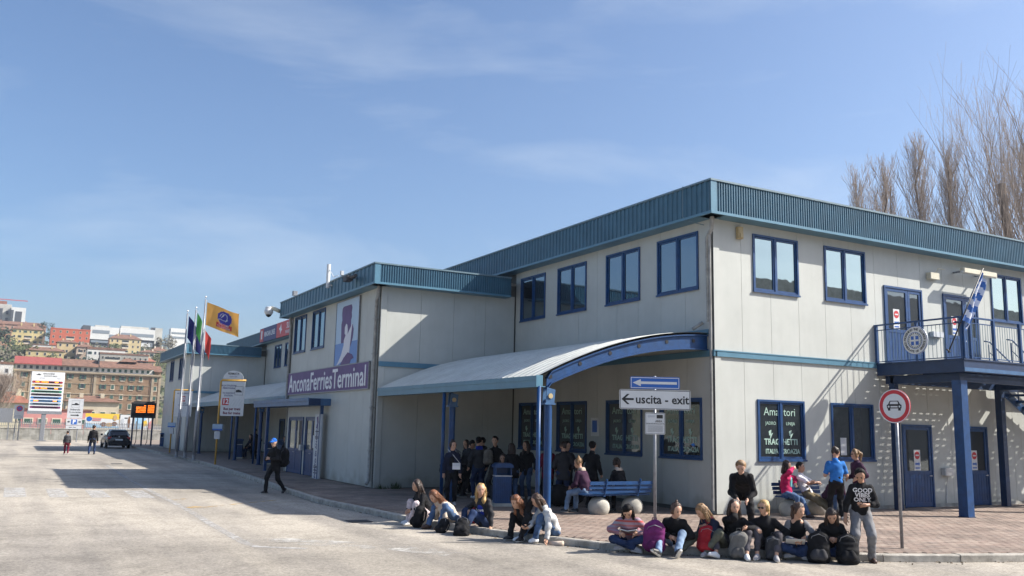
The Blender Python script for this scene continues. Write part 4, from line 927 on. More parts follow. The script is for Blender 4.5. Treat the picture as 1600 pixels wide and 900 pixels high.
def car(x,y,ang):
    o=empty('parked_car',(x,y,RZ),ang,'dark blue-black hatchback parked at the far kerb, seen from behind','car')
    paint=mat('dark_car_paint',(.010,.012,.018),.22,spec=.8); L=4.2
    # local: y forward, rear at y=0
    secs=[(0.0,.62,.30,.86),(0.10,.80,.22,.93),(.6,.87,.20,.97),(1.6,.89,.19,.96),(2.9,.89,.19,.95),(3.7,.85,.22,.82),(4.1,.70,.28,.68),(4.2,.5,.34,.58)]
    m=MB();n=20
    for (yy,hw,z0,z1) in secs:
        for k in range(n):
            a=2*PI*k/n;c_,s_=math.cos(a),math.sin(a);e=.38
            m.v.append((hw*math.copysign(abs(c_)**e,c_),yy,(z0+z1)/2+(z1-z0)/2*math.copysign(abs(s_)**e,s_)))
    for i in range(len(secs)-1):
        for k in range(n): m.f.append((i*n+k,i*n+(k+1)%n,(i+1)*n+(k+1)%n,(i+1)*n+k))
    m.f+=[tuple(range(n-1,-1,-1)),tuple((len(secs)-1)*n+k for k in range(n))]; m.m=[0]*len(m.f)
    body=m.build('body',paint,o,smooth=True,angle=.7)
    gh=[(.05,.66,.62,.93,1.02),(.42,.80,.60,.93,1.38),(1.1,.82,.61,.93,1.45),(2.0,.82,.60,.93,1.43),(3.05,.80,.62,.93,1.0)]
    m=MB();
    for (yy,hb,ht_,z0,z1) in gh:
        m.v+= [(-hb,yy,z0),(-hb*.98,yy,z0+.02),(-ht_,yy,z1-.05),(-ht_*.86,yy,z1),(ht_*.86,yy,z1),(ht_,yy,z1-.05),(hb*.98,yy,z0+.02),(hb,yy,z0)]
    for i in range(len(gh)-1):
        for k in range(7): m.f.append((i*8+k,(i+1)*8+k,(i+1)*8+k+1,i*8+k+1))
    m.f+=[tuple(range(7,-1,-1)),tuple(range(32,40))]; m.m=[0]*len(m.f)
    m.build('cabin',paint,o)
    gl=glass('car_glass',(.01,.012,.012),.10)
    MB().add([(-.58,.10,1.0),(.58,.10,1.0),(.52,.40,1.33),(-.52,.40,1.33)],[(0,1,2,3)]).v and None
    g=MB().add([(-.60,.085,1.03),(.60,.085,1.03),(.52,.385,1.345),(-.52,.385,1.345)],[(0,1,2,3)]); g.build('rear_window',mat('rear_window_glass',(.05,.07,.06),.12,spec=1),o)
    for s in (-1,1):
        g=MB().add([(s*.835,.75,.98),(s*.835,2.6,.98),(s*.65,2.0,1.37),(s*.655,1.0,1.38)],[(0,1,2,3) if s<0 else (3,2,1,0)]); g.build('side_window',gl,o)
        MB().cbox(s*.88-.08+s*.1,s*.88+.08+s*.1,2.35,2.5,.95,1.1,.03).build('mirror',paint,o)
        MB().ell((s*.66,.10,.80),(.16,.09,.10),12,8,e=.6).build('tail_light',mat('tail_light_red',(.35,.012,.012),.2),o,smooth=True)
        for yy in (.75,3.35):
            w_=MB(); T=Matrix.Translation((s*.80,yy,.31))@Matrix.Rotation(PI/2,4,'Y'); w_.lathe([(.20,-.1),(.31,-.09),(.31,.09),(.20,.1)],20,T=T); wo=w_.build('wheel',M['rubber'],o,smooth=True,angle=.6)
            MB().lathe([(.05,-.105),(.19,-.1),(.19,.1),(.05,.105)],12,T=T).build('rim',M['alu'],wo)
    MB().box(-.26,.26,-.015,.0,.62,.73).build('number_plate',M['offw'],o)
    MB().cbox(-.80,.80,-.06,.2,.30,.56,.05).build('bumper',paint,o); MB().ell((0,.02,.90),(.05,.03,.05),10,6).build('badge',M['alu'],o); MB().box(-.5,.5,.33,.47,1.40,1.42).build('spoiler',paint,o)
    return o
car(-8.35,57.2,.03)
# ------------------------------------------------------------ far wall, fence, boards
fw=empty('concrete_wall',(-15,86,0),0,'long low grey concrete wall topped by a railing across the far road','wall')
x=-60;i=0
while x<30:
    put(MB().box(x+.02,x+2.98,85.9,86.15,RZ,1.0),'wall_panel',M['conc2'],fw); put(MB().box(x,x+3,85.86,86.19,1.0,1.07),'coping',M['conc'],fw); x+=3
fn=empty('metal_fence',(-15,86,1.05),0,'pale grey metal picket fence standing on the concrete wall','fence')
x=-24;cnt=0
m2=MB()
while x<8:
    hh=1.72
    if cnt<250: put(MB().box(x,x+.06,85.98,86.02,1.07,hh),'picket',M['steel'],fn)
    x+=.17;cnt+=1
put(MB().box(-24,8,86.02,86.05,1.2,1.24).box(-24,8,86.02,86.05,1.55,1.59),'rail',M['steel'],fn)
for x in (-19.2,-14.0,-13.3,-9.0,-4,1,6): put(MB().box(x,x+.12,85.95,86.05,1.07,1.95),'fence_post',M['steel'],fn)
# departures board
db=empty('departures_board',(-12.9,81,0),0,'tall white ferry departures board with coloured rows on thick grey post','sign')
D_=Matrix.Translation((-12.9,81,0))@Matrix.Rotation(.03,4,'Z')
def dp(mb,name,m,s=False): return put(mb,name,m,db,D_,s)
dp(MB().cbox(-1.46,1.46,-.02,.22,2.75,6.55,.04),'board_case',M['offw']); dp(MB().box(-1.5,1.5,-.05,.24,2.45,2.75),'board_base',M['steel']); dp(MB().cbox(-.24,.16,0,.25,RZ,2.45,.03),'post',M['steel']); dp(MB().box(-.45,.35,-.1,.35,RZ,RZ+.08),'base_plate',M['steel'])
rowc=[((.30,.015,.03),1),((.45,.33,.12),0),((.015,.05,.16),1),((.02,.20,.11),0),((.06,.03,.04),0),((.03,.16,.42),0),((.08,.25,.50),1),((.13,.19,.26),0),((.14,.02,.10),0)]
for k,(c,lit) in enumerate(rowc):
    z=5.55-k*.305; r=.10
    P=[(1.36+0*r+r*math.cos(a)-.12,z+r*math.sin(a)) for a in [PI*(-.5+q/8) for q in range(9)]]+[(-1.36+r*math.cos(a)+.12,z+r*math.sin(a)) for a in [PI*(.5+q/8) for q in range(9)]]
    dp(MB().plate(P,-.035,-.02),'row_bar',mat('row_colour_%s'%'abcdefghi'[k],c,.5)); dp(MB().box(-1.1,1.1,-.04,-.035,z-.06,z+.06),'row_display',M['ledd'])
    if lit:
        t=text('ANEK  -  PATRASSO' if k==0 else ('SNAV  -  SPALATO' if k==2 else 'JADRO'),.15,M['led'],None,-1.05 if k<6 else -1.05,-.043,z,align='LEFT',T=D_,bold=.008,sx=.85); P_(t,db)
        t=text('18:00' if k<6 else '19:45',.15,M['led'],None,.78,-.043,z,T=D_,bold=.008); P_(t,db)
for s,sz,xx,zz in (('BANCHINE',.2,.05,6.35),('ACCOSTI NAVI',.17,.2,6.13)): P_(text(s,sz,M['dark'],None,xx,-.022,zz,T=D_,bold=.004),db)
P_(text('partenze',.12,M['navy'],None,-.5,-.022,5.93,T=D_),db); P_(text('orario',.12,M['navy'],None,.95,-.022,5.93,T=D_),db)
dp(MB().plate([(-1.0,6.2),(-.65,6.2),(-.6,6.28),(-.7,6.28),(-.75,6.34),(-.88,6.34),(-.92,6.27),(-1.04,6.27)],-.024,-.02),'ship_print',M['dark'])
# imbarchi sign
im=empty('boarding_sign',(-10.4,78,0),0,'grey boarding sign, ferry symbol over right arrow with blue parking plate below','sign')
def ip(mb,name,m): return put(mb,name,m,im)
ip(MB().tube([(-10.7,78.06,RZ),(-10.7,78.06,3.9)],.05,8).tube([(-10.05,78.06,RZ),(-10.05,78.06,3.9)],.05,8),'posts',M['steel'])
ip(MB().box(-11.06,-9.72,77.97,78,2.12,3.97),'upper_plate',M['greyw']); ip(MB().box(-11.06,-9.72,77.97,78,1.45,2.08),'parking_plate',M['greyw']); ip(MB().box(-11.06,-9.72,77.97,78,1.1,1.41),'lower_plate',M['greyw'])
ip(MB().box(-10.65,-10.15,77.96,77.97,1.53,2.0),'parking_square',M['signblue'])
TI=Matrix.Translation((0,77.97,0))
P_(text('P',.5,M['letw'],None,-10.4,-.015,1.76,T=TI,bold=.02),im); P_(text('Imbarchi',.24,M['dark'],None,-10.4,-.004,2.93,T=TI,bold=.004),im); P_(text('To the ferries',.18,M['dark'],None,-10.4,-.004,2.68,T=TI,bold=.003),im); P_(text('auto - bus',.15,M['dark'],None,-10.5,-.004,1.26,T=TI,bold=.002),im)
def arrow(x0,x1,z,s): 
    d=1 if x1>x0 else -1
    return [(x0,z-.04),(x1-d*s,z-.04),(x1-d*s,z-.1),(x1,z),(x1-d*s,z+.1),(x1-d*s,z+.04),(x0,z+.04)] if d>0 else [(x0,z+.04),(x1+s,z+.04),(x1+s,z+.1),(x1,z),(x1+s,z-.1),(x1+s,z-.04),(x0,z-.04)]
ip(MB().plate(arrow(-10.75,-10.0,2.4,.2),77.96,77.97),'arrow',M['black']); ip(MB().plate(arrow(-10.75,-11.0,1.77,.13),77.96,77.97),'arrow',M['black']); ip(MB().plate(arrow(-10.05,-9.78,1.77,.13),77.96,77.97),'arrow',M['black'])
bd=MB(); frame_boxes(bd,-10.75,-10.05,3.15,3.8,.02,-.006,0); P_(bd.build('ship_border',M['steel'],None,T=TI),im); ip(MB().plate([(-10.7,3.36),(-10.15,3.36),(-10.06,3.46),(-10.2,3.46),(-10.28,3.56),(-10.45,3.56),(-10.5,3.45),(-10.74,3.44)],77.96,77.97),'ship_print',M['black'])
npk=empty('no_parking_sign',(-15.05,82,0),0,'pale square plate with round no parking symbol on twin posts','sign')
put(MB().box(-15.5,-14.65,81.97,82,1.95,3.3),'plate',M['greyw'],npk); put(MB().plate(disc(.27,24,(-15.05,2.93)),81.95,81.97),'red_ring',M['red'],npk); put(MB().plate(disc(.19,24,(-15.05,2.93)),81.94,81.95),'blue_disc',M['signblue'],npk)
put(MB().plate([(-15.21,2.81),(-15.17,2.77),(-14.89,3.05),(-14.93,3.09)],81.93,81.94),'red_bar',M['red'],npk); put(MB().box(-15.4,-14.75,81.965,81.97,2.1,2.14).box(-15.4,-14.9,81.965,81.97,2.25,2.29),'print_line',M['steel'],npk)
put(MB().tube([(-15.3,82.05,RZ),(-15.3,82.05,3.2)],.05,8).tube([(-14.95,82.05,RZ),(-14.95,82.05,3.2)],.05,8),'posts',M['steel'],npk)
thing_mesh(MB().box(-19.5,-15.55,84.0,84.1,1.55,2.95).box(-17.5,-17.4,84.1,84.2,RZ,2.9).box(-15.9,-15.8,84.1,84.2,RZ,2.9),'rear_facing_sign',M['steel'],'grey back of a large road sign at the far left edge','sign')
# billboards
def billboard(x0,x1,z0,z1,label,items,base):
    o=empty('billboard',((x0+x1)/2,88,0),0,label,'billboard','billboards behind the far wall')
    put(MB().box(x0,x1,88,88.1,z0,z1),'poster',base,o)
    for i,(pl_,m_) in enumerate(items): put(MB().plate([(x0+(x1-x0)*u,z0+(z1-z0)*v) for u,v in pl_],87.99-i*.004,88-i*.004),'poster_print',m_,o)
    put(MB().box(x0+.2,x0+.3,88.1,88.2,RZ,z1).box(x1-.3,x1-.2,88.1,88.2,RZ,z1),'posts',M['steel'],o); return o
Y_=mat('poster_yellow',(.72,.48,.06),.6); Bl=mat('poster_pale_blue',(.32,.52,.68),.6); Br=mat('poster_brown',(.18,.09,.05),.6); Pk=mat('poster_pink',(.60,.25,.25),.6); Tn=mat('poster_tan',(.5,.33,.16),.6); Wh=M['offw']
def el(cx,cz,a,b,n=16): return [(cx+a*math.cos(2*PI*k/n),cz+b*math.sin(2*PI*k/n)) for k in range(n)]
bb=billboard(-8.8,-5.48,1.15,2.68,'yellow and pale blue advertising billboard behind the far wall',[([(0,.75),(1,.6),(1,1),(0,1)],Y_),([(0,0),(1,0),(1,.12),(.5,.2),(0,.35)],Bl),(el(.12,.62,.08,.17),M['signblue']),(el(.55,.25,.09,.16),Br),(el(.72,.24,.11,.14),Tn),(el(.87,.3,.08,.15),Br),(el(.88,.72,.06,.2),Tn),([(.22,.62),(.48,.62),(.48,.7),(.22,.7)],Pk),([(.22,.5),(.46,.5),(.46,.57),(.22,.57)],Pk)],Wh)
billboard(-5.36,-4.12,1.05,2.6,'narrow white billboard with dark bottle shape next to the yellow one',[([(.62,.12),(.80,.12),(.82,.6),(.76,.9),(.68,.9),(.6,.6)],Br),(el(.2,.55,.14,.2),M['greyw']),([(.1,.1),(.4,.1),(.4,.3),(.1,.3)],M['greyw']),([(.35,.75),(.6,.75),(.6,.82),(.35,.82)],M['dark'])],Wh)
billboard(-3.9,-2.2,1.1,2.5,'pale blue and orange billboard seen between the display legs',[([(0,0),(.5,0),(.7,1),(0,1)],Bl),([(.5,.2),(.8,.3),(.7,.7),(.45,.6)],Y_),([(.8,0),(1,0),(1,.7),(.85,.5)],Pk)],Wh)
# ------------------------------------------------------------ buildings beyond
tile_r=mat('roof_tiles_red',(.27,.065,.055),.8,nscale=1,namt=.15); tile=mat('roof_tiles_terracotta',(.185,.10,.068),.85,nscale=.8,namt=.25); tile_o=mat('roof_tiles_orange',(.27,.11,.07),.85,nscale=.8,namt=.2)
shut=mat('green_shutters',(.035,.085,.065),.7); wdark=mat('far_window_dark',(.03,.035,.04),.3); wfr=mat('far_window_surround',(.55,.48,.38),.8); wht=mat('far_white_render',(.60,.585,.54),.85,nscale=.3,namt=.08)
def hip(m,x0,x1,y0,y1,z0,z1,ov=.6,mi=0):
    x0-=ov;x1+=ov;y0-=ov;y1+=ov; d=min(y1-y0,x1-x0)/2; ym=(y0+y1)/2
    m.add([(x0,y0,z0),(x1,y0,z0),(x1,y1,z0),(x0,y1,z0),(x0+d*.8,ym,z1),(x1-d*.8,ym,z1)],[(0,1,5,4),(2,3,4,5),(1,2,5),(3,0,4),(3,2,1,0)],mi)
def house(name,label,Y,x0,x1,zb,ze,zr,wall,roof,dep=11,rows=3,cols=5,flat=False,wz=1.5,ww=1.0,rot=0,shutm=None,balc=(),z_off=.8,chim=2):
    cx=(x0+x1)/2; o=empty(name,(cx,Y,zb),rot,label,'building')
    L=x1-x0;H=ze-zb
    def b(mb,nm,m,par=None): q=mb.build(nm,m,par or o); return q
    b(MB().box(-L/2,L/2,0,dep,-6,H),'wall',wall)
    m=MB()
    if flat: m.box(-L/2-.2,L/2+.2,-.2,dep+.2,H,H+(zr-ze))
    else: hip(m,-L/2,L/2,0,dep,H,H+(zr-ze))
    r=b(m,'roof',roof)
    for k in range(chim): b(MB().box(-L/2+L*(.25+.4*k),-L/2+L*(.25+.4*k)+.8,dep*.3,dep*.3+.8,H,H+(zr-ze)+.5),'chimney',wall,r)
    fh=H/rows
    for i in range(rows):
        zz=i*fh+fh*.5-wz/2+.1
        for j in range(cols):
            xx=-L/2+L*(j+.5)/cols
            f=MB(); f.box(xx-ww/2-.15,xx+ww/2+.15,-.06,-.001,zz-.15,zz+wz+.15); q=b(f,'window',wfr if wall is not wht else M['greyw'])
            b(MB().box(xx-ww/2,xx+ww/2,-.08,-.061,zz,zz+wz),'pane',wdark if (i*7+j*3)%3 else (shutm or shut),q)
            if shutm and (i+j)%2: b(MB().box(xx-ww/2-.55,xx-ww/2-.05,-.12,-.07,zz,zz+wz),'shutter',shutm,q); b(MB().box(xx+ww/2+.05,xx+ww/2+.55,-.12,-.07,zz,zz+wz),'shutter',shutm,q)
    for (bx0,bx1,row) in balc:
        zz=row*fh+.1; q=b(MB().box(-L/2+L*bx0,-L/2+L*bx1,-1.4,0,zz,zz+.2).box(-L/2+L*bx0,-L/2+L*bx1,-1.4,-1.3,zz+.2,zz+1.1),'balcony',wfr)
        b(MB().box(-L/2+L*bx0+.2,-L/2+L*bx1-.2,-.1,-.05,zz+.3,zz+2.5),'balcony_opening',wdark,q)
    return o
c_=lambda n,c:mat(n,c,.9,nscale=.25,namt=.12)
# long brown palazzo
PAL=380
pz=empty('palazzo',(10,PAL,0),-.012,'long brown brick palazzo with rows of green shuttered windows and tiled roof','building')
def pw(mb,nm,m,par=None): return mb.build(nm,m,par or pz)
X0,X1=-26.0,27.5
brk=mat('palazzo_brick',(.225,.145,.088),.92,nscale=.35,namt=.16); stucco=mat('palazzo_stucco',(.33,.265,.185),.9,nscale=.4,namt=.12); brk2=mat('palazzo_brick_tan',(.26,.185,.115),.92,nscale=.35,namt=.14)
pw(MB().box(X0,X0+16.2,0,14,-3,20.6),'wall',brk2); pw(MB().box(X0+16.2,X0+30,0,14,-3,20.4),'wall',brk2); pw(MB().box(X0+30,X1,0,14,-3,20.2),'wall',brk)
for x in (X0,X0+5.3,X0+28.3,X1-3.4,X1-.7): pw(MB().box(x,x+.9,-.2,-.005,-3,20.2),'pilaster',stucco)
pw(MB().box(X0,X1,-.12,-.003,-3,3.5),'ground_storey',stucco)
pw(MB().box(X0-.3,X1+.3,-.9,.0,20.3,20.9).box(X0-.2,X1+.2,-.5,0,19.9,20.3),'cornice',stucco)
pw(MB().box(X0,X1,-.25,-.01,12.0,12.35).box(X0,X1,-.2,-.01,16.1,16.25),'string_course',stucco)
pw(MB().box(X0,X0+30,.4,13,20.9,23.2),'attic',c_('attic_grey',(.42,.41,.37))); pw(MB().box(X0+30,X1-3,.4,13,20.7,23.2),'attic',wht); pw(MB().box(X1-3,X1,.4,13,20.7,22.4),'attic',brk)
def gable(m,x0,x1,y0,y1,z0,z1):
    ym=(y0+y1)/2; m.add([(x0,y0,z0),(x1,y0,z0),(x1,y1,z0),(x0,y1,z0),(x0,ym,z1),(x1,ym,z1),(x0,y0,z0-.3),(x1,y0,z0-.3)],[(0,1,5,4),(2,3,4,5),(1,2,5),(3,0,4),(6,7,1,0)])
for (a,b_,m_,zz) in ((X0-.5,X0+16.2,tile_r,26.4),(X0+16.25,X0+29.6,tile,26.2),(X0+29.9,X1-3,tile,26.0),(X1-2.9,X1+.4,tile,25.0)):
    m=MB(); gable(m,a,b_,-.8,14,23.2 if m_ is not None and a<X1-3 else 22.4,zz); r=pw(m,'roof',m_)
pw(MB().box(X0+29.5,X0+29.9,2,8,23,27.0),'party_wall',M['dark']); m=MB(); hip(m,X0+38,X0+44,4,9,26,27.6); pw(m,'roof_turret',tile)
rowsz=[(18.0,1.75),(14.4,1.8),(10.5,1.85),(6.6,1.9),(2.6,1.9)]
colx=[3.4-26,9.6-26,13.2-26,16.8-26+.0,19.6-26,24.2-26,-26+31.8,-26+35.4,-26+38.9,-26+42.4,-26+45.9,-26+51.6]
for ri,(z,hh) in enumerate(rowsz):
    for ci,x in enumerate(colx):
        op=(ri*5+ci*3)%4 in (0,3) if ri<2 else (ri*3+ci)%4==0
        f=MB(); f.box(x-.75,x+.75,-.1,-.004,z-.15,z+hh+.15).box(x-.85,x+.85,-.25,-.1,z-.3,z-.15); q=pw(f,'window',stucco if (ci+ri)%2 else wfr)
        pw(MB().box(x-.55,x+.55,-.13,-.101,z,z+hh),'pane',wdark if op else shut,q)
        if op: pw(MB().box(x-1.2,x-.6,-.2,-.13,z,z+hh),'shutter',shut,q); pw(MB().box(x+.6,x+1.2,-.2,-.13,z,z+hh),'shutter',shut,q)
for i in range(24):
    x=X0+1.2+i*2.15
    if x>X1-2: break
    z=21.35; q=pw(MB().box(x-.5,x+.5,.33,.39,z,z+1.2),'window',shut if x>X0+30 else wdark)
for x in (X0+28.0,X1-3.6): pw(MB().tube([(x,-.3,20),(x,-.3,-2)],.12,6),'downpipe',M['dark'])
W_=[('white_house','white rendered house with small dark windows left of the palazzo',375,-29,-16.6,-3,22.2,23.2,wht,tile,12,5,3,True),
 ('low_house','low beige house with long tiled roof in front of the palazzo',200,-5.5,5.2,-.2,5.9,7.3,c_('beige_render',(.46,.40,.30)),tile,9,1,5,False),
 ('low_house','low pink building behind the far fence',130,-14.4,-5.2,-.2,3.3,3.5,c_('pink_render',(.52,.24,.22)),tile,7,1,5,True),
 ('small_house','small cream house with orange tiled roof at far left',160,-19.5,-13.0,-.2,4.6,6.6,c_('cream_render',(.58,.52,.36)),tile_o,8,1,3,False),
 ('hill_house','long white two-storey house below the hospital',560,20.0,40.5,34,42.9,44.3,wht,tile,10,2,7,True),
 ('hill_house','grey terrace with dark openings right under the white roof line',545,26,52,31,39.5,40.5,c_('grey_render',(.30,.29,.26)),tile,9,2,9,True),
 ('hill_house','low yellow house with brown hipped roof on the lower hill',555,-11.7,7.8,32,40.2,42.6,c_('yellow_render',(.50,.40,.20)),tile,10,2,5,False),
 ('hill_house','narrow ochre house with shallow tiled roof on the hill',585,4.7,15.9,37,48,50,c_('ochre_render',(.52,.40,.22)),tile,10,3,3,False),
 ('hill_house','white flat-roofed block above the low yellow house',600,-8,4.5,38,46.5,47,wht,tile,10,2,4,True),
 ('hill_house','brown-roofed pale house just right of the narrow ochre one',575,15,24,36,45,47.5,c_('pale_brown',(.42,.33,.26)),tile,10,2,3,False),
 ('hill_house','cream house with balconies at right of the hillside',565,48.9,60.6,36,43.3,45,c_('cream2',(.56,.50,.38)),tile,10,2,4,False),
 ('hill_house','cream villa with red hipped roof beside the terminal parapet',640,64.2,76,43,50,53,c_('cream3',(.62,.57,.45)),tile,11,2,4,False),
 ('hill_house','small orange-roofed house low on the right hillside',545,44,56,29,36.5,39.2,c_('ochre2',(.5,.36,.2)),tile_o,9,2,4,False),
 ('apartment_block','pale yellow apartment block with brown roof and tiny balconies on the hill',700,-20.4,-.7,50,64.3,68.6,c_('yellow_block',(.55,.46,.22)),tile,13,4,6,False),
 ('apartment_block','brick and white apartment block with red roof at far left',680,-36,-20.5,47,61.5,65,c_('brick_white',(.40,.22,.14)),tile,13,4,5,False),
 ('apartment_block','flat rust-roofed block behind the yellow one',765,-40,2,64,73,76,c_('rust_render',(.42,.24,.17)),tile,13,2,10,False),
 ('apartment_block','bright orange-red flat-roofed apartment block on the hill',690,3.4,28.9,50,65.3,65.9,mat('orange_render',(.46,.115,.062),.9,nscale=.3,namt=.08),mat('orange_roof',(.52,.12,.06),.9),12,4,6,True),
 ('apartment_block','beige apartment block with brown roof and central balconies before hospital',690,42.1,63.4,50,61,64.6,c_('beige_block',(.55,.44,.24)),tile,12,3,6,False),
]
for t_i,t_ in enumerate(W_):
    name,lab,Y,x0,x1,zb,ze,zr,wl,rf,dep,rows,cols,flat=t_
    house(name,lab,Y,x0,x1,zb,ze,zr,wl,rf,dep,rows,cols,flat,wz=.6 if 'pink' in lab else 1.5,shutm=shut if t_i in (0,4,10,13) else None,balc=((.4,.6,0),(.4,.6,1),(.4,.6,2)) if 'block' in name and cols==6 else ((.1,.4,1),) if name=='hill_house' and t_i%2 else ())
# hospital: long white modern blocks with strip windows and dark undercroft
hs=empty('hospital_building',(67,868,64),0,'long modern white hospital with strip windows along the hill crest','building')
whc=mat('hospital_white',(.62,.62,.60),.7,nscale=.1,namt=.06); hgl=mat('hospital_strip_glass',(.20,.23,.26),.3); hdk=mat('hospital_dark',(.06,.065,.075),.6); hgc=mat('hospital_concrete',(.45,.44,.40),.85,nscale=.2,namt=.1)
def hb(x0,x1,y0,y1,z0,z1,nm,m): return MB().box(x0-67,x1-67,y0,y1,z0-64,z1-64).build(nm,m,hs)
hb(33.6,40,0,30,58,86,'stair_tower',hdk); hb(40,64,0,28,74,85.5,'wing_block',whc); hb(40,64,1.5,28,56,74,'undercroft',hdk); hb(42,56,-.2,0,79.5,82.5,'strip_window',hgl); hb(56,64,-.2,0,76,79,'strip_window',hgl); hb(41,62,-.2,1.4,71,73,'strip_window',hgl); hb(41,60,.8,1.4,66,68.2,'strip_window',hgl)
hb(65,95,2,30,76,86,'wing_block',whc); hb(95,101.5,2,30,50,88,'end_tower',hgc); hb(65,95,4,30,55,76,'undercroft',hdk); hb(66,94,1.8,2,78.8,81.6,'strip_window',hgl); hb(84,94,3.6,3.9,70,74,'white_panel',whc); hb(66,80,3.7,3.9,71,74,'white_panel',whc); hb(88,92,3.5,3.8,56,69,'white_panel',hgc); hb(97,99.6,1.7,2,60,72,'strip_window',hgl); hb(66,90,8,20,86,88.5,'roof_plant',hgc); hb(44,56,8,20,85.5,87.6,'roof_plant',hgc); hb(92,96,5,12,86,88.6,'roof_plant',hdk)
tw=empty('tower_block',(-27,880,84),0,'white tower block with dark vertical window bands at far left skyline','building')
def tb(x0,x1,y0,y1,z0,z1,nm,m): return MB().box(x0+27,x1+27,y0,y1,z0-84,z1-84).build(nm,m,tw)
tb(-60,-36,0,20,60,103,'tower_wall',whc); tb(-36,-24,1,20,60,101,'tower_wall',hgc); tb(-24,-12.6,-3,18,60,98.5,'tower_wall',whc); 
for a,b_,z0,z1 in [(-44,-41,82,97),(-40,-37.5,90,94),(-40,-37.5,84,88),(-35,-30.5,82,97),(-28,-26,92,95),(-28,-26,86,89),(-24,-22,86,96),(-20.5,-15.5,85.5,95)]: tb(a,b_,-3.3 if a>-25 else -.3,1.2,z0,z1,'window_band',hdk)
tb(-34,-28,4,10,101,104,'roof_plant',tile_o)
thing_mesh(MB().box(-35,-34,879,880,95,106).box(-45,-12,879.3,879.9,104.6,105.4).box(-45,-40,879.2,880,102.8,104.6),'tower_crane',mat('crane_red',(.40,.10,.12),.7),'thin red crane jib above the white tower block','crane')
cwb=empty('white_block',(120,900,80),0,'pale block peeking over the terminal parapet near flagpoles','building')
MB().box(-7,8,0,12,-10,12).build('wall',whc,cwb); MB().box(-6,7,-.2,0,6.5,8.2).build('strip_window',hgl,cwb); MB().box(-6,7,-.2,0,2,4).build('strip_window',hgl,cwb)
# grey printed hoarding beside the second wing parapet
# hill terrain
def hz(x,y):
    P=[(0,-.3),(386,-.3),(420,6),(540,33),(570,36),(690,50),(760,60),(850,60),(1000,60),(1300,60),(1700,40)]
    z=P[-1][1]
    for (a,za),(b,zb) in zip(P[:-1],P[1:]):
        if a<=y<=b: z=za+(zb-za)*(y-a)/(b-a); break
    fx=1-max(0,min(1,(x-90)/160))*.35; 
    return (z if z<0 else z*fx)+ (noise.noise((x*.02,y*.02,0))*2.5-2 if y>400 else -.2)
m=MB();xs=list(range(-500,700,20));ys=[386,400,420,440,480,520,560,600,640,680,720,760,800,840,880,920,1000,1100,1300,1700]
for yv in ys:
    for xv in xs: m.v.append((xv,yv,hz(xv,yv)))
k=len(xs)
for j in range(len(ys)-1):
    for i in range(k-1): m.f.append((j*k+i,j*k+i+1,(j+1)*k+i+1,(j+1)*k+i))
m.m=[0]*len(m.f)
tag(m.build('hill',mat('hill_scrub',(.10,.11,.055),.95,nscale=.06,namt=.3,c2=(.17,.145,.10)),smooth=True),kind='structure')
# foliage trees on the hill
leafA=mat('leaf_dark',(.022,.038,.020),.8,nscale=.7,namt=.3); leafB=mat('leaf_olive',(.07,.085,.03),.8,nscale=.6,namt=.3); leafC=mat('leaf_grey',(.13,.12,.085),.9,nscale=.5,namt=.3); bark=mat('bark',(.12,.095,.075),.95,nscale=2,namt=.3)
def leafy(x,y,z,h,w,m,label,seed,n=420,grp='trees and shrubs on the hill'):
    r=random.Random(seed); o=empty('tree',(x,y,z),0,label,'tree',grp)
    MB().tube([(0,0,-1),(0,0,h*.3),(r.uniform(-.3,.3),0,h*.8)],[.4,.3,.1],6).build('trunk',bark,o)
    b=MB(); cl=[(r.gauss(0,w*.27),r.gauss(0,w*.27),h*r.uniform(.3,.9),w*r.uniform(.14,.30)) for _ in range(11)]
    for i in range(n):
        c=r.choice(cl); d=Vector((r.gauss(0,1),r.gauss(0,1),r.gauss(0,1))).normalized()*c[3]*r.uniform(.6,1.1); p=Vector(c[:3])+d; s=r.uniform(.35,.8)*max(.7,w/9)
        u=Vector((r.gauss(0,1),r.gauss(0,1),r.gauss(0,.6))).normalized(); v=u.orthogonal().normalized(); b.add([p+u*s,p+v*s*.7,p-u*s,p-v*s*.7],[(0,1,2,3)])
    b.build('crown',m,o)
for i,(x,y,z,h,w,m,lb) in enumerate([(-3.5,742,57,19,8,leafA,'dark evergreen right of the yellow block'),(1.0,745,57,17,7,leafA,'second dark evergreen left of the orange block'),(5,748,58,17,6,leafA,'dark evergreen top behind the orange block'),
 (-27,600,37,18,14,leafA,'dark tree at the left edge below the brick block'),(-21,575,33,13,13,leafB,'olive green bushy tree on the left hillside'),(-13,560,31,11,12,leafB,'olive shrub mass just above the red roof'),(-27,560,30,12,14,leafC,'greyish leafless thicket at the left edge'),(-17,548,30,9,10,leafC,'grey-brown scrub above the palazzo roof at left'),(-6,560,31,9,9,leafC,'grey-brown scrub left of the low yellow house'),
 (0,530,28,9,8,leafB,'small green tree before the low yellow house'),(19,535,29,8,6,leafA,'dark round shrub in front of the long white house'),(33,600,40,8,8,leafB,'green shrub behind the long white house'),(60,560,33,10,9,leafB,'green tree near the cream house'),(66,585,37,9,9,leafC,'greyish tree before the villa'),(78,700,50,14,12,leafC,'grey leafless tree on skyline at the villa'),(90,760,58,14,12,leafC,'grey leafless tree on skyline by flagpoles'),(24,640,44,9,9,leafC,'scrubby tree below the orange block'),(40,620,42,9,10,leafB,'green scrub between hill houses')]):
    leafy(x,y,z,h,w,m,lb,i)
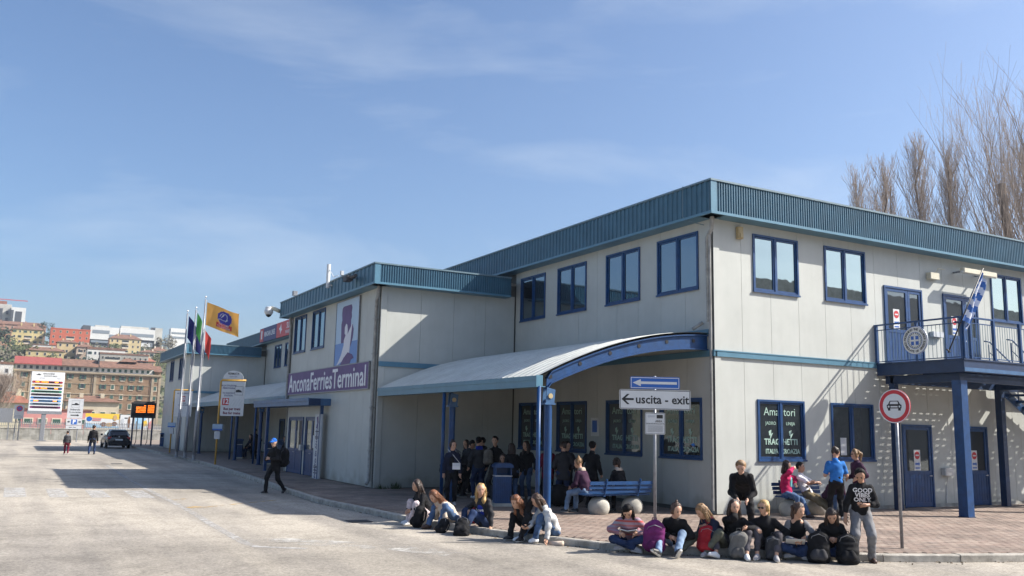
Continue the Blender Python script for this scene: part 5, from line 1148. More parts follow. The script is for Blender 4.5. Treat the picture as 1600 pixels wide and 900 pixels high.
# low scrub mass
m=MB();r=random.Random(5)
for i in range(9000):
    x=r.uniform(-60,110);y=r.uniform(420,760);z=hz(x,y)+r.uniform(.2,3.2);s=r.uniform(.7,1.9);u=Vector((r.gauss(0,1),r.gauss(0,1),r.gauss(0,.7))).normalized();v=u.orthogonal().normalized();p=Vector((x,y,z)); m.add([p+u*s,p+v*s*.7,p-u*s,p-v*s*.7],[(0,1,2,3)],r.choice([0,1,1,2]))
tag(m.build('hill_scrub',[leafA,leafB,leafC]),kind='stuff')
# ------------------------------------------------------------ bare trees
twig=mat('poplar_bark',(.19,.155,.13),.95,nscale=1.5,namt=.3); twigl=mat('poplar_twigs',(.30,.245,.205),.95)
def bare(name,x,y,z,h,w,seed,label,cat='tree',grp='bare poplars behind the terminal',thick=.22,dens=1.0,flare=1.0,stub=False):
    r=random.Random(seed); o=empty(name,(x,y,z),0,label,cat,grp)
    tr=MB(); br=MB()
    top=h*(.74 if stub else .97); P=[Vector((0,0,0))]; n=9
    for i in range(1,n+1): P.append(Vector((r.gauss(0,.12)*i*.25,r.gauss(0,.12)*i*.25,top*i/n)))
    tr.tube(P,[thick*(1-.85*i/n)+.03 for i in range(n+1)] if not stub else [thick*(1.3-.25*i/n) for i in range(n+1)],8)
    def at(t): k=min(n-1,int(t*n));f=t*n-k; return P[k].lerp(P[k+1],f)
    def branch(p,d,L,rad,lev):
        k=5; pts=[p.copy()]; q=p.copy(); dd=d.copy()
        for i in range(k):
            dd=(dd+Vector((r.gauss(0,.10),r.gauss(0,.10),.20*(1.15-dd.z)))).normalized(); q=q+dd*L/k; pts.append(q.copy())
        br.tube(pts,[max(.009,rad*(1-.8*i/k)) for i in range(k+1)],4 if rad>.04 else 3,cap=False)
        if lev<3:
            nb=[0,7,5][lev] if lev else 0
            nb={1:int(9*dens),2:int(4*dens)}[lev]
            for i in range(nb):
                t=.15+.8*i/nb+r.uniform(-.05,.05); t=min(max(t,.05),.95); kk=int(t*k); pp=pts[kk].lerp(pts[kk+1],t*k-kk)
                a=r.uniform(0,2*PI); side=Vector((math.cos(a),math.sin(a),0)); d2=(dd*.9+side*.42*flare+Vector((0,0,.75))).normalized()
                branch(pp,d2,L*r.uniform(.28,.5),rad*.42,lev+1)
    nb=int(60*dens)
    for i in range(nb):
        t=(.40+.58*(i/nb) if stub else .25+.72*(i/nb)); a=i*2.4+r.uniform(-.4,.4); side=Vector((math.cos(a),math.sin(a),0)); prof=math.sin(PI*min(1,.22+.78*t))**.7
        L=(w*.5*prof/.36)*r.uniform(.7,1.1)+h*.06; L=(h*(1.0-t*.74)*r.uniform(.72,1.0) if stub else L); L=min(L,h*(1.02-t*(.74 if stub else .97)))
        branch(at(t),(side*(.46 if stub else .38)*flare*(1.1-.5*t)+Vector((0,0,1))).normalized(),L,thick*(.20 if stub else .30)*(1-.6*t),1)
    tr.build('trunk',twig,o,smooth=True); br.build('branches',twigl,o)
    return o
bare('poplar_tree',55.0,40,0,27.6,3.6,1,'leftmost low bare poplar just over the parapet',thick=.18,dens=1.0)
bare('poplar_tree',58.0,40,0,29.0,4.0,2,'bare poplar with even round top, second from left',thick=.22)
bare('poplar_tree',60.6,41,0,28.0,2.6,3,'slender bare poplar between two broader ones',thick=.18,dens=.8)
bare('poplar_tree',64.0,40,0,32.4,4.6,4,'tall bare poplar in the middle of the row',thick=.26,dens=1.15)
bare('poplar_tree',69.0,40,0,32.8,4.6,5,'bare poplar left of the big spreading one',thick=.24,dens=1.1)
bare('poplar_tree',75.4,38,0,39.6,11,6,'largest bare tree with thick sawn trunk and many upright shoots',thick=.40,dens=.85,flare=1.2,stub=True)
bare('poplar_tree',80.6,37,0,40.0,9,7,'bare tree cut by the right edge with sawn trunk top',thick=.5,dens=.75,flare=1.2)
bare('poplar_tree',72.0,42,0,31.0,4.6,8,'smaller bare tree behind the largest one',thick=.2,dens=.8)
bare('poplar_tree',86.8,42,0,36,9,12,'bare tree just beyond the right edge of the row',thick=.4,dens=1.0)
MB().tube([(0,0,0),(0,0,25.2)],[.95,.62],10).build('stump',twig,None).name='sawn_trunk'
q=bpy.data.objects['sawn_trunk']; q.location=(78.6,37.2,1.2); tag(q,'thick sawn-off dark trunk at the right edge before the tall trees','tree trunk')
bare('bare_tree',32.3,45,0,19.6,3.0,9,'tiny bare treetop showing over the parapet right of the corner',grp='bare treetops over the roof',thick=.12,dens=.5)
bare('bare_tree',29.0,52,0,20.4,3.0,10,'tiny bare treetop showing left of the roof corner',grp='bare treetops over the roof',thick=.1,dens=.4)
bare('bare_tree',-17.2,112,-.1,7.2,6.5,11,'bare twiggy tree behind the no parking sign',grp='bare trees behind the far wall',thick=.16,dens=1.2,flare=2.0)
bare('bare_tree',-20.5,105,-.1,7.6,6.0,13,'bare twiggy tree at the far left edge behind the wall',grp='bare trees behind the far wall',thick=.16,dens=1.2,flare=2.0)
# opposite quay building with rail (only seen reflected in the upper windows)
qb=empty('quay_building',(60,-60,0),0,'grey quay building with roof railing across the road, reflected in upper windows','building')
MB().box(-40,60,0,14,0,17.3).build('wall',M['conc2'],qb)
rl=MB()
for z in (18.0,18.7): rl.box(-40,60,.02,.1,z,z+.09)
for k in range(50): rl.box(-40+k*2,-39.9+k*2,.02,.1,17.3,18.7)
rl.build('roof_railing',M['dark'],qb)
# ------------------------------------------------------------ people: continuous bodies grown from distance fields
def field_mesh(prims,h,k=.022,wr=0,seed=0,cut=None):
    """prims: (a,b,ra,rb,tag[,wide]) tapered capsules, wide=(unit vector,factor); returns verts, quads, tags"""
    lo=np.min([np.minimum(p[0],p[1])-max(p[2],p[3])*max(1,(p[5][1] if len(p)>5 and p[5] else 1)) for p in prims],0)-3*h
    hi=np.max([np.maximum(p[0],p[1])+max(p[2],p[3])*max(1,(p[5][1] if len(p)>5 and p[5] else 1)) for p in prims],0)+3*h
    n=np.ceil((hi-lo)/h).astype(int)+1
    F=np.full(n,.2,np.float32); B=np.full(n,.2,np.float32); TG=np.zeros(n,np.int8)
    for p in prims:
        a,b,ra,rb,tg=p[:5]; wd=p[5] if len(p)>5 else None
        a=np.array(a,float);b=np.array(b,float); mg=max(ra,rb)*(max(1,wd[1]) if wd else 1)+.07
        i0=np.maximum(0,np.floor((np.minimum(a,b)-mg-lo)/h).astype(int)); i1=np.minimum(n,np.ceil((np.maximum(a,b)+mg-lo)/h).astype(int)+1)
        gx,gy,gz=np.meshgrid(*[lo[d]+h*np.arange(i0[d],i1[d]) for d in range(3)],indexing='ij')
        ab=b-a; L2=ab@ab+1e-9
        px,py,pz=gx-a[0],gy-a[1],gz-a[2]; t=np.clip((px*ab[0]+py*ab[1]+pz*ab[2])/L2,0,1)
        qx,qy,qz=px-t*ab[0],py-t*ab[1],pz-t*ab[2]
        if wd:
            v,f=wd; s=(qx*v[0]+qy*v[1]+qz*v[2])*(1-1/f); qx=qx-s*v[0];qy=qy-s*v[1];qz=qz-s*v[2]
        d=(np.sqrt(qx*qx+qy*qy+qz*qz)-(ra+(rb-ra)*t)).astype(np.float32)
        sl=tuple(slice(i0[j],i1[j]) for j in range(3))
        f_=F[sl]; hh=np.clip(.5+.5*(f_-d)/k,0,1); nf=f_*(1-hh)+d*hh-k*hh*(1-hh)
        F[sl]=nf; m=d<B[sl]; TG[sl]=np.where(m,tg,TG[sl]); B[sl]=np.where(m,d,B[sl])
    if wr:
        r=np.random.RandomState(seed); gx,gy,gz=np.meshgrid(*[lo[d]+h*np.arange(n[d]) for d in range(3)],indexing='ij')
        for s in range(3):
            v=r.normal(size=3)*(16+14*s)*np.array([1,1,1.3]); ph=r.uniform(0,6)
            F+=(wr/(1+.6*s)*np.sin(gx*v[0]+gy*v[1]+gz*v[2]+ph+1.5*np.sin(gx*9+gz*11+s))).astype(np.float32)
    if cut is not None:
        gx,gy,gz=np.meshgrid(*[lo[d]+h*np.arange(n[d]) for d in range(3)],indexing='ij')
        for cu_ in cut:
            if len(cu_)==3:
                c,_,r_c=cu_; F=np.maximum(F,(r_c-np.sqrt((gx-c[0])**2+(gy-c[1])**2+(gz-c[2])**2)).astype(np.float32)); continue
            c,nn=cu_
            F=np.maximum(F,((gx-c[0])*nn[0]+(gy-c[1])*nn[1]+(gz-c[2])*nn[2]).astype(np.float32))
    ins=F<0; dim=np.array(F.shape)-1; S=np.zeros((dim.prod(),3)); C=np.zeros(dim.prod()); Q=[];QT=[]
    def flat(ix): return (ix[:,0]*dim[1]+ix[:,1])*dim[2]+ix[:,2]
    for ax in range(3):
        s0=[slice(None)]*3;s1=[slice(None)]*3;s0[ax]=slice(0,-1);s1[ax]=slice(1,None)
        A_=F[tuple(s0)];B_=F[tuple(s1)];m=(A_<0)!=(B_<0); idx=np.argwhere(m); 
        if len(idx)==0: continue
        av=A_[m];bv=B_[m];t=av/(av-bv);P=idx.astype(float);P[:,ax]+=t
        u,v=(ax+1)%3,(ax+2)%3; cs=[]
        for (du,dv) in ((-1,-1),(0,-1),(0,0),(-1,0)):
            ci=idx.copy();ci[:,u]+=du;ci[:,v]+=dv; fl_=flat(np.clip(ci,0,dim-1)); cs.append(fl_)
            for d in range(3): S[:,d]+=np.bincount(fl_,P[:,d],minlength=len(C))
            C+=np.bincount(fl_,minlength=len(C))
        q=np.stack(cs,1); inner=av<0; q[~inner]=q[~inner][:,::-1]; Q.append(q)
        ti=idx.copy(); ti[~inner,ax]+=1; QT.append(TG[ti[:,0],ti[:,1],ti[:,2]])
    Q=np.concatenate(Q);QT=np.concatenate(QT); used=np.unique(Q); mp=np.full(len(C),-1); mp[used]=np.arange(len(used))
    Vv=lo+h*(S[used]/C[used][:,None]); return Vv,mp[Q],QT
def field_obj(name,prims,h,mats,parent,k=.022,wr=0,seed=0,cut=None,extra=None,sc=1.0,sub=False):
    V,Q,T=field_mesh(prims,h,k,wr,seed,cut); V=V*sc
    me=bpy.data.meshes.new(name)
    vs=V.tolist(); fs=Q.tolist(); mi=T.tolist()
    if extra:
        b=len(vs); vs+=[[c*sc for c in v] for v in extra.v]; fs+=[tuple(b+i for i in f) for f in extra.f]; mi+=extra.m
    me.from_pydata(vs,[],fs)
    for m in mats: me.materials.append(m)
    me.polygons.foreach_set('material_index',mi); me.polygons.foreach_set('use_smooth',[True]*len(fs)); me.update()
    o=bpy.data.objects.new(name,me); COL.objects.link(o); o.parent=parent; return o
def np3(v): return np.array(v,float)
def nrm(v): v=np3(v); return v/(np.linalg.norm(v)+1e-9)
def rotx(v,a): c,s=math.cos(a),math.sin(a); return np3((v[0],v[1]*c-v[2]*s,v[1]*s+v[2]*c))
def rotz(v,a): c,s=math.cos(a),math.sin(a); return np3((v[0]*c-v[1]*s,v[0]*s+v[1]*c,v[2]))
def roty(v,a): c,s=math.cos(a),math.sin(a); return np3((v[0]*c+v[2]*s,v[1],-v[0]*s+v[2]*c))
def ik(a,t,l1,l2,hint):
    a=np3(a);t=np3(t);d=t-a;L=np.linalg.norm(d);L2=min(L,l1+l2-.004); d=d/(L+1e-9); t=a+d*L2
    x=(l1*l1-l2*l2+L2*L2)/(2*L2); y=math.sqrt(max(0,l1*l1-x*x)); hh=np3(hint)-np.dot(hint,d)*d; hh=hh/(np.linalg.norm(hh)+1e-9); return a+d*x+hh*y,t
SKIN=[mat('skin_a',(.52,.30,.20),.55,nscale=8,namt=.08),mat('skin_b',(.42,.23,.15),.55,nscale=8,namt=.08),mat('skin_c',(.58,.36,.26),.55,nscale=8,namt=.06)]
def cloth(name,c,amt=.18,c2=None): return mat('cloth_'+name,c,.85,nscale=6,namt=amt,bump=.5,bscale=70,spec=.2,c2=c2,bdist=.004)
def denim(name,c): return mat('denim_'+name,c,.85,nscale=5,namt=.28,bump=.5,bscale=110,spec=.2,bdist=.003)
CL=dict(black=cloth('black',(.013,.013,.015),.35),black2=cloth('soft_black',(.028,.028,.032)),navy=cloth('navy',(.016,.020,.040)),dkgrey=cloth('dark_grey',(.05,.05,.055)),grey=cloth('grey',(.20,.20,.21)),ltgrey=cloth('light_grey',(.48,.48,.47)),
 white=cloth('white',(.74,.72,.74)),cream=cloth('beige',(.52,.43,.35)),pinkw=cloth('pale_pink',(.60,.50,.50)),blue=cloth('bright_blue',(.03,.17,.50)),royal=cloth('royal_blue',(.02,.04,.30)),teal=cloth('aqua',(.16,.42,.44)),fuch=cloth('fuchsia',(.42,.015,.09)),
 plum=cloth('plum',(.05,.02,.045)),khaki=cloth('khaki',(.17,.135,.08)),red=cloth('red',(.35,.02,.03)),maroon=cloth('maroon',(.14,.012,.03)),strp=mat('cloth_knit',(.42,.06,.05),.85,nscale=2.2,c2=(.25,.28,.36),nz=(.2,.2,9),bump=.5,bscale=70,detail=1),
 jean=denim('mid_blue',(.075,.13,.24)),jeand=denim('dark_blue',(.025,.045,.11)),jeanl=denim('light_blue',(.20,.28,.40)),grjean=denim('charcoal',(.07,.065,.075)),olive=cloth('grey_green',(.11,.115,.09)))
HAIR=dict(black=mat('hair_black',(.010,.008,.008),.6,nscale=22,namt=.4,nz=(1,1,.12),spec=.15,bump=.6,bscale=60),brown=mat('hair_brown',(.07,.035,.02),.45,nscale=22,namt=.4,nz=(1,1,.12),bump=.6,bscale=60),dbrown=mat('hair_dark_brown',(.035,.018,.012),.45,nscale=22,namt=.4,nz=(1,1,.12),bump=.6,bscale=60),
 blonde=mat('hair_blonde',(.52,.33,.13),.5,nscale=22,namt=.35,nz=(1,1,.12),bump=.6,bscale=60),dblonde=mat('hair_dark_blonde',(.26,.15,.065),.5,nscale=22,namt=.4,nz=(1,1,.12),bump=.6,bscale=60),auburn=mat('hair_auburn',(.20,.075,.03),.5,nscale=22,namt=.4,nz=(1,1,.12),bump=.6,bscale=60))
SHOE=dict(white=mat('shoe_white',(.70,.70,.70),.6),black=mat('shoe_black',(.014,.014,.016),.5),brown=mat('shoe_brown',(.06,.03,.02),.5),grey=mat('shoe_grey',(.35,.33,.33),.7)); SOLE=mat('shoe_sole',(.62,.60,.56),.7)
LIP=mat('lips',(.34,.11,.10),.5); EYEW=mat('eye_dark',(.03,.02,.018),.3)
NP_=0
def person(loc,heading,label,pose,top='black',topstyle='jacket',bottom='jeand',shoes='white',hair='brown',style='long',skin=0,sex='f',sc=1.0,vox=.0155,group=None,sleeve='long',inner=None,glasses=False,hood=None,cap=None,legl='long'):
    """loc world; heading degrees ccw from +x for the facing direction; pose in local metres, +y forward"""
    global NP_; NP_+=1; seed=NP_
    o=empty('person',loc,R_(heading-90),label,'person',group)
    if 165<heading<262:
        pz_=dict(pose)
        for a_ in ('foot','hand','knee','elbow','toe','handdir'):
            for kk,kq in (('L','R'),('R','L')):
                v_=pose.get(a_+kq); pz_[a_+kk]=(-v_[0],v_[1],v_[2]) if v_ is not None else None
        pose={k_:v_ for k_,v_ in pz_.items() if v_ is not None}
    g=pose.get; pel=np3(g('pel',(0,0,.93))); lean=R_(g('lean',0)); slouch=R_(g('slouch',6)); side=R_(g('side',0)); tw=R_(g('tw',0))
    up=roty(rotx((0,0,1),-lean),side); up2=roty(rotx((0,0,1),-(lean+slouch)),side*1.2); rt=rotz((1,0,0),tw); rt=nrm(rt-np.dot(rt,up2)*up2); rt0=rotz((1,0,0),tw*.3); fw=nrm(np.cross(up2,rt)); fw0=nrm(np.cross(up,rt0))
    sw=.148 if sex=='f' else .160
    waist=pel+up*.19; chest=waist+up2*.17; neck=chest+up2*.155
    sh={-1:chest+up2*.062-rt*sw, 1:chest+up2*.062+rt*sw}; hp={-1:pel-rt0*.085-up*.02,1:pel+rt0*.085-up*.02}
    # head
    hy,hpt,hr=R_(g('hy',0)),R_(g('hp',0)),R_(g('hroll',0)); hb=nrm(rotx((0,0,1),-(lean+slouch)*.35))
    hf=nrm(rotx(rotz((0,1,0),0),0)); base=rotz((0,1,0),tw+hy); hrr=np.cross(base,(0,0,1)); 
    hf=nrm(base*math.cos(hpt)-np3((0,0,1))*math.sin(hpt)); hr_=nrm(np.cross(base,(0,0,1))); hu=nrm(np.cross(hr_,hf)); hu,hr_=hu*math.cos(hr)+hr_*math.sin(hr),hr_*math.cos(hr)-hu*math.sin(hr)
    hc=neck+hb*.085+hu*.085+hf*.028
    A={};Lg={}
    ua,fa=(.275,.24) if sex=='f' else (.295,.26); th_,sh_=(.425,.41) if sex=='f' else (.44,.43)
    dh={-1:pel-rt0*.27+fw0*.05+np3((0,0,-.02)),1:pel+rt0*.27+fw0*.05+np3((0,0,-.02))}
    for s,kk in ((-1,'L'),(1,'R')):
        tgt=np3(g('hand'+kk)) if g('hand'+kk) is not None else dh[s]
        el,wr_=ik(sh[s],tgt,ua,fa,g('elbow'+kk,(s*.5,-.8,-.5))); A[s]=(sh[s],el,wr_)
        ft=np3(g('foot'+kk,(s*.09,0,.08))); kn,an=ik(hp[s],ft,th_,sh_,g('knee'+kk,(s*.12,1,.3))); Lg[s]=(hp[s],kn,an)
    P=[] # body
    P+=[(pel-up*.03,waist,.105,.088,0,(rt0,1.35)),(waist,chest,.09,.102,0,(rt,1.35)),(chest,chest+up2*.09,.10,.07,0,(rt,1.6)),(chest+up2*.08,neck+hb*.05,.055,.048,0),(neck,hc-hu*.03-hf*.02,.048,.05,0)]
    fm=1.0 if sex=='f' else 1.1
    P+=[(hc+hu*.015-hf*.012,hc+hu*.02+hf*.005,.088,.086,0,(hu,1.14)),(hc-hu*.03+hf*.02,hc-hu*.085+hf*.045,.064,.038*fm,0),(hc-hu*.01+hf*.082,hc-hu*.032+hf*.096,.010,.014,0),(hc-hu*.06+hf*.07,hc-hu*.062+hf*.072,.02,.02,0,(hr_,1.3))]
    for s in (-1,1): P+=[(hc+hr_*s*.078-hu*.01-hf*.012,hc+hr_*s*.084+hu*.015-hf*.018,.012,.015,0,(hu,1.5)),(hc+hr_*s*.03-hu*.02+hf*.058,hc+hr_*s*.04-hu*.022+hf*.05,.024,.022,0)]
    ex=MB()
    for s in (-1,1):
        a,e,wv=A[s]; P+=[(a,e,.047*fm,.038*fm,0),(e,wv,.037*fm,.025,0)]
        hd=g('handdir'+('L' if s<0 else 'R')); hd=nrm(hd) if hd is not None else nrm(nrm(wv-e)+np3((0,.15,-.15)))
        pn=nrm(np.cross(hd,np.cross(nrm(wv-e)+np3((.01,.02,.03)),hd)+np3((0,0,.3)))) ; ac=nrm(np.cross(pn,hd))
        kn_=wv+hd*.075; P+=[(wv,kn_,.026,.026,0,(ac,1.45))]
        curl=g('curl',.9)
        for fi in range(4):
            b0=kn_+ac*(fi-1.5)*.019*1.0-hd*.008; ln=(.070,.080,.075,.058)[fi]; pts=[b0];d=hd.copy();r=curl*(.45+.08*fi)
            for sgm in range(3):
                ang=r*(.7 if sgm==0 else .8); d=nrm(d*math.cos(ang)-pn*math.sin(ang)); pts.append(pts[-1]+d*ln*(.45,.32,.25)[sgm])
            ex.tube([tuple(p) for p in pts],[.0095,.0088,.0078,.006],5)
        tb0=wv+hd*.025+ac*(-s)*.028; td=nrm(hd*.7+ac*(-s)*.6-pn*.35); ex.tube([tuple(tb0-td*.01),tuple(tb0+td*.035),tuple(tb0+td*.035+nrm(td+hd*.5)*.03)],[.0125,.0105,.008],5)
        h_,kq,an=Lg[s]; P+=[(h_,kq,.078,.052,0),(kq,an,.05,.033,0)]
    nl=len(ex.f); ex.m=[0]*nl
    for s in (-1,1):
        eC=hc+hr_*s*.032+hu*.004+hf*.083; n0=len(ex.f); T=Matrix((Vector(hr_),Vector(hf),Vector(hu))).transposed().to_4x4(); T.translation=Vector(eC)
        ex.ell((0,0,0),(.017,.007,.009),8,5,2,T=T); ex.ell((0,.002,.021),(.021,.007,.006),8,4,3,T=T)
    T=Matrix((Vector(hr_),Vector(hf),Vector(hu))).transposed().to_4x4(); T.translation=Vector(hc-hu*.058+hf*.086); ex.ell((0,0,0),(.024,.008,.0085),8,4,1,T=T)
    hm=HAIR[hair]
    hs_=1.05
    field_obj('body',P,vox,[SKIN[skin],LIP,EYEW,hm],o,extra=ex,sc=sc)
    # trousers
    bm=CL[bottom]; loose=g('loose',.014)
    Tp=[(pel-up*.04,waist-up*.05,.118,.105,0,(rt0,1.33))]
    for s in (-1,1):
        h_,kq,an=Lg[s]; e=an+(kq-an)*(.06 if legl=='long' else (.28 if legl=='crop' else .9)); Tp+=[(h_,kq,.085+loose*.6,.058+loose,0)]
        if legl!='skirt': Tp+=[(kq,e,.056+loose,.040+loose*1.2,0)]
    field_obj('trousers' if legl!='skirt' else 'skirt',Tp,vox*1.1,[bm],o,k=.03,wr=.0065,seed=seed,sc=sc)
    # top
    tm=CL[top]; J=topstyle in('jacket','coat','hoodie','sweater'); q=.026 if J else .014
    hem=.10 if topstyle=='coat' else (.02 if J else 0)
    if topstyle=='coat': hem=.16
    Up=[(pel-up*hem if not g('sit') else pel+up*.0,waist,.112+q*.7,.098+q,0,(rt0,1.33)),(waist,chest,.098+q,.108+q*.8,0,(rt,1.36)),(chest,chest+up2*.065,.100+q*.7,.068+q,0,(rt,1.5)),(chest+up2*.09,neck+up2*.0-fw*.01,.07+q*.4,.056+q*.5,0)]
    Ut=1 if topstyle=='vest' else 0
    for s in (-1,1):
        a,e,wv=A[s]; sm=1 if topstyle=='vest' else 0
        Up+=[(a-rt*s*.012-up2*.004,a-rt*s*.012-up2*.004,.048+q*.45,.048+q*.45,0)]
        if sleeve=='short': Up+=[(a,a+(e-a)*.72,.058+q*.6,.056+q*.6,sm)]
        else: Up+=[(a,e,.048+q*.6,.043+q*.6,sm),(e,e+(wv-e)*(.93 if sleeve=='long' else .5),.045+q*.7,.034+q*.5,sm)]
    if hood or topstyle=='hoodie':
        Up+=[(neck-fw*.075-rt*.05-up2*.02,neck-fw*.075+rt*.05-up2*.02,.045,.045,2),(neck-fw*.04-rt*.075+up2*.01,neck+fw*.035-rt*.05,.03,.02,2),(neck-fw*.04+rt*.075+up2*.01,neck+fw*.035+rt*.05,.03,.02,2)]
    field_obj('jacket' if J else ('vest' if topstyle=='vest' else 'shirt'),Up,vox*1.1,[tm,CL[inner] if (inner and topstyle=='vest') else CL['grey'],CL[hood] if hood else tm],o,k=.032,wr=.0055,seed=seed+50,sc=sc,cut=[(tuple(pel-up*(hem+.045)),tuple(-up))])
    if inner and J:   # shirt front showing in the open jacket
        I=[(waist+fw*.105+up*.0,chest+fw*.098,.055,.052,0,(rt,1.3)),(chest+fw*.095,neck+fw*.02-up2*.03,.05,.035,0)]
        field_obj('shirt_front',I,vox,[CL[inner]],o,sc=sc)
    # shoes
    for s,kk in ((-1,'L'),(1,'R')):
        an=Lg[s][2]; fd=g('toe'+kk); fd=nrm(fd) if fd is not None else nrm((s*.2,1,-.0)); dn=np3((0,0,-1)); dn=nrm(dn-np.dot(dn,fd)*fd); sdv=nrm(np.cross(fd,dn))
        hl=an-fd*.045+dn*.035; bt=an+dn*.030
        S=[(an+dn*.01,hl,.042,.036,0),(hl,an+fd*.12+dn*.042,.036,.032,0,(sdv,1.25)),(an+fd*.02+dn*.01,an+fd*.10+dn*.035,.04,.034,0),(hl+dn*.022-fd*.0,an+fd*.135+dn*.060,.020,.018,1,(sdv,2.0))]
        if shoes=='brown' : S.append((an+(Lg[s][1]-an)*.28,an,.05,.045,0))
        field_obj('shoe',S,vox*.85,[SHOE[shoes],SHOE[shoes] if shoes=='brown' else SOLE],o,k=.015,sc=sc)
    # hair
    if style!='none' or cap:
        cc=hc+hu*.03-hf*.018; H=[(cc,cc+hu*.006,.097,.095,0,(hu,1.13))] if style!='short' else [(cc-hf*.004,cc+hu*.012,.094,.092,0,(hu,1.12))]
        cut=None
        if style in('long','longer','pony','bun','mid'):
            for s in (-1,1):
                H.append((hc+hr_*s*.075+hu*.03-hf*.0,hc+hr_*s*.08-hu*.04-hf*.01,.03,.026,0))
                if style in('long','longer','mid'):
                    dn_=neck-up2*(.03 if style=='mid' else .13 if style=='long' else .24)
                    H+=[(hc+hr_*s*.08-hu*.03-hf*.01,dn_+rt*s*.085+fw*.05,.032,.040,0),(dn_+rt*s*.085+fw*.05,dn_+rt*s*.08+fw*.085-up2*.10,.040,.014,0)]
            if style in('long','longer','mid'):
                d2=(.02,.16,.26)[('mid','long','longer').index(style)]
                H+=[(hc-hf*.07,neck-fw*.075-up2*d2*.5,.055,.055,0,(rt,1.6)),(neck-fw*.075-up2*d2*.5,neck-fw*.10-up2*d2*1.2,.05,.02,0,(rt,2.1))]
            if style=='pony': H+=[(hc-hf*.10+hu*.05,hc-hf*.15+hu*.01,.028,.033,0),(hc-hf*.15+hu*.01,hc-hf*.13-hu*.13,.036,.03,0),(hc-hf*.13-hu*.13,hc-hf*.10-hu*.24,.03,.010,0)]
            if style=='bun': H+=[(hc-hf*.04+hu*.13,hc-hf*.045+hu*.15,.035,.032,0)]
        if cap: H=[(hc+hu*.01-hf*.03,hc+hu*.01-hf*.035,.09,.09,0,(hu,1.1))]
        # clear the face
        lim=hc+hf*(.052 if style!='short' else .060)+hu*.058
        H2=H; hx=MB(); rr_=random.Random(seed); sv=lambda q_: tuple(float(c) for c in q_)
        if style in('long','longer','mid','pony','bun'):
            bot={'mid':.04,'long':.16,'longer':.27}.get(style,.0)
            for q_ in range(85):
                a_=rr_.uniform(-2.5,2.5); dv=-hf*math.cos(a_)+hr_*math.sin(a_); top_=cc+hu*rr_.uniform(.05,.10)+dv*rr_.uniform(.03,.07)
                mid_=cc+dv*.103-hu*rr_.uniform(-.02,.05)
                if math.cos(a_)<-.45: continue
                pts_=[top_,mid_]
                if bot: 
                    b_=neck+dv*rr_.uniform(.075,.115)-up2*rr_.uniform(.2,1.15)*bot; pts_+=[(mid_+b_)/2+dv*.012+np3([rr_.gauss(0,.008) for _ in range(3)]),b_]
                else: pts_+=[cc-hf*.09+hu*rr_.uniform(-.02,.08)+hr_*rr_.gauss(0,.02)]
                hx.tube([sv(p_) for p_ in pts_],[.004,.006,.005,.0015][:len(pts_)],3,cap=False)
        else:
            for q_ in range(60):
                a_=rr_.uniform(0,6.28);e_=rr_.uniform(.25,1.4); dv=(-hf*math.cos(a_)+hr_*math.sin(a_))*math.cos(e_)+hu*math.sin(e_)
                if np.dot(dv,hf)>.55 and e_<.6: continue
                b_=cc+dv*.088; t_=cc+dv*.108+np3([rr_.gauss(0,.010) for _ in range(3)])+hf*.01; hx.tube([sv(b_),sv(t_)],[.008,.002],3,cap=False)
        if cap: hx=None
        field_obj('hair',H2,vox*.8,[hm],o,k=.02,wr=.006,seed=seed+9,cut=[(tuple(hc+hf*.106-hu*.014),None,.090)]+([(tuple(hc-hu*.035),tuple(nrm(-hu*.9+hf*.5)))] if style=='short' else []),sc=sc,extra=hx)
    if cap:
        Cp=[(hc+hu*.045-hf*.012,hc+hu*.05-hf*.012,.098,.094,0,(hu,1.0)),(hc+hu*.045+hf*.09,hc+hu*.035+hf*.155,.03,.022,0,(hr_,2.4))]
        cmat=cloth('cap_'+cap,(.02,.14,.52))
        field_obj('cap',Cp,vox*.75,[cmat],o,k=.012,cut=[(tuple(hc+hu*.022),tuple(-hu+0*hf))],sc=sc)
        e=MB(); e.box(-.02,.02,-.002,.002,-.02,.02); T2=Matrix((Vector(hr_),Vector(hf),Vector(hu))).transposed().to_4x4(); T2.translation=Vector((hc+hu*.085+hf*.085)*sc); e.build('cap_badge',CL['white'],o,T=T2)
    if glasses:
        T=Matrix((Vector(hr_),Vector(hf),Vector(hu))).transposed().to_4x4(); T.translation=Vector((hc+hu*.004+hf*.094)*sc); e=MB()
        for s in (-1,1): e.ell((s*.033,0,-.002),(.027,.006,.018),12,6,0,e=.8); e.tube([(s*.058,0,.006),(s*.084,-.09,.004)],.003,4)
        e.tube([(-.01,.004,.004),(.01,.004,.004)],.003,4); e.build('glasses',M['black'],o,T=T)
    return o,dict(hc=hc*sc,neck=neck*sc,chest=chest*sc,fw=fw,rt=rt,up=up2,A=A,Lg=Lg)
def ki(x,y,z): return (x,y,z)
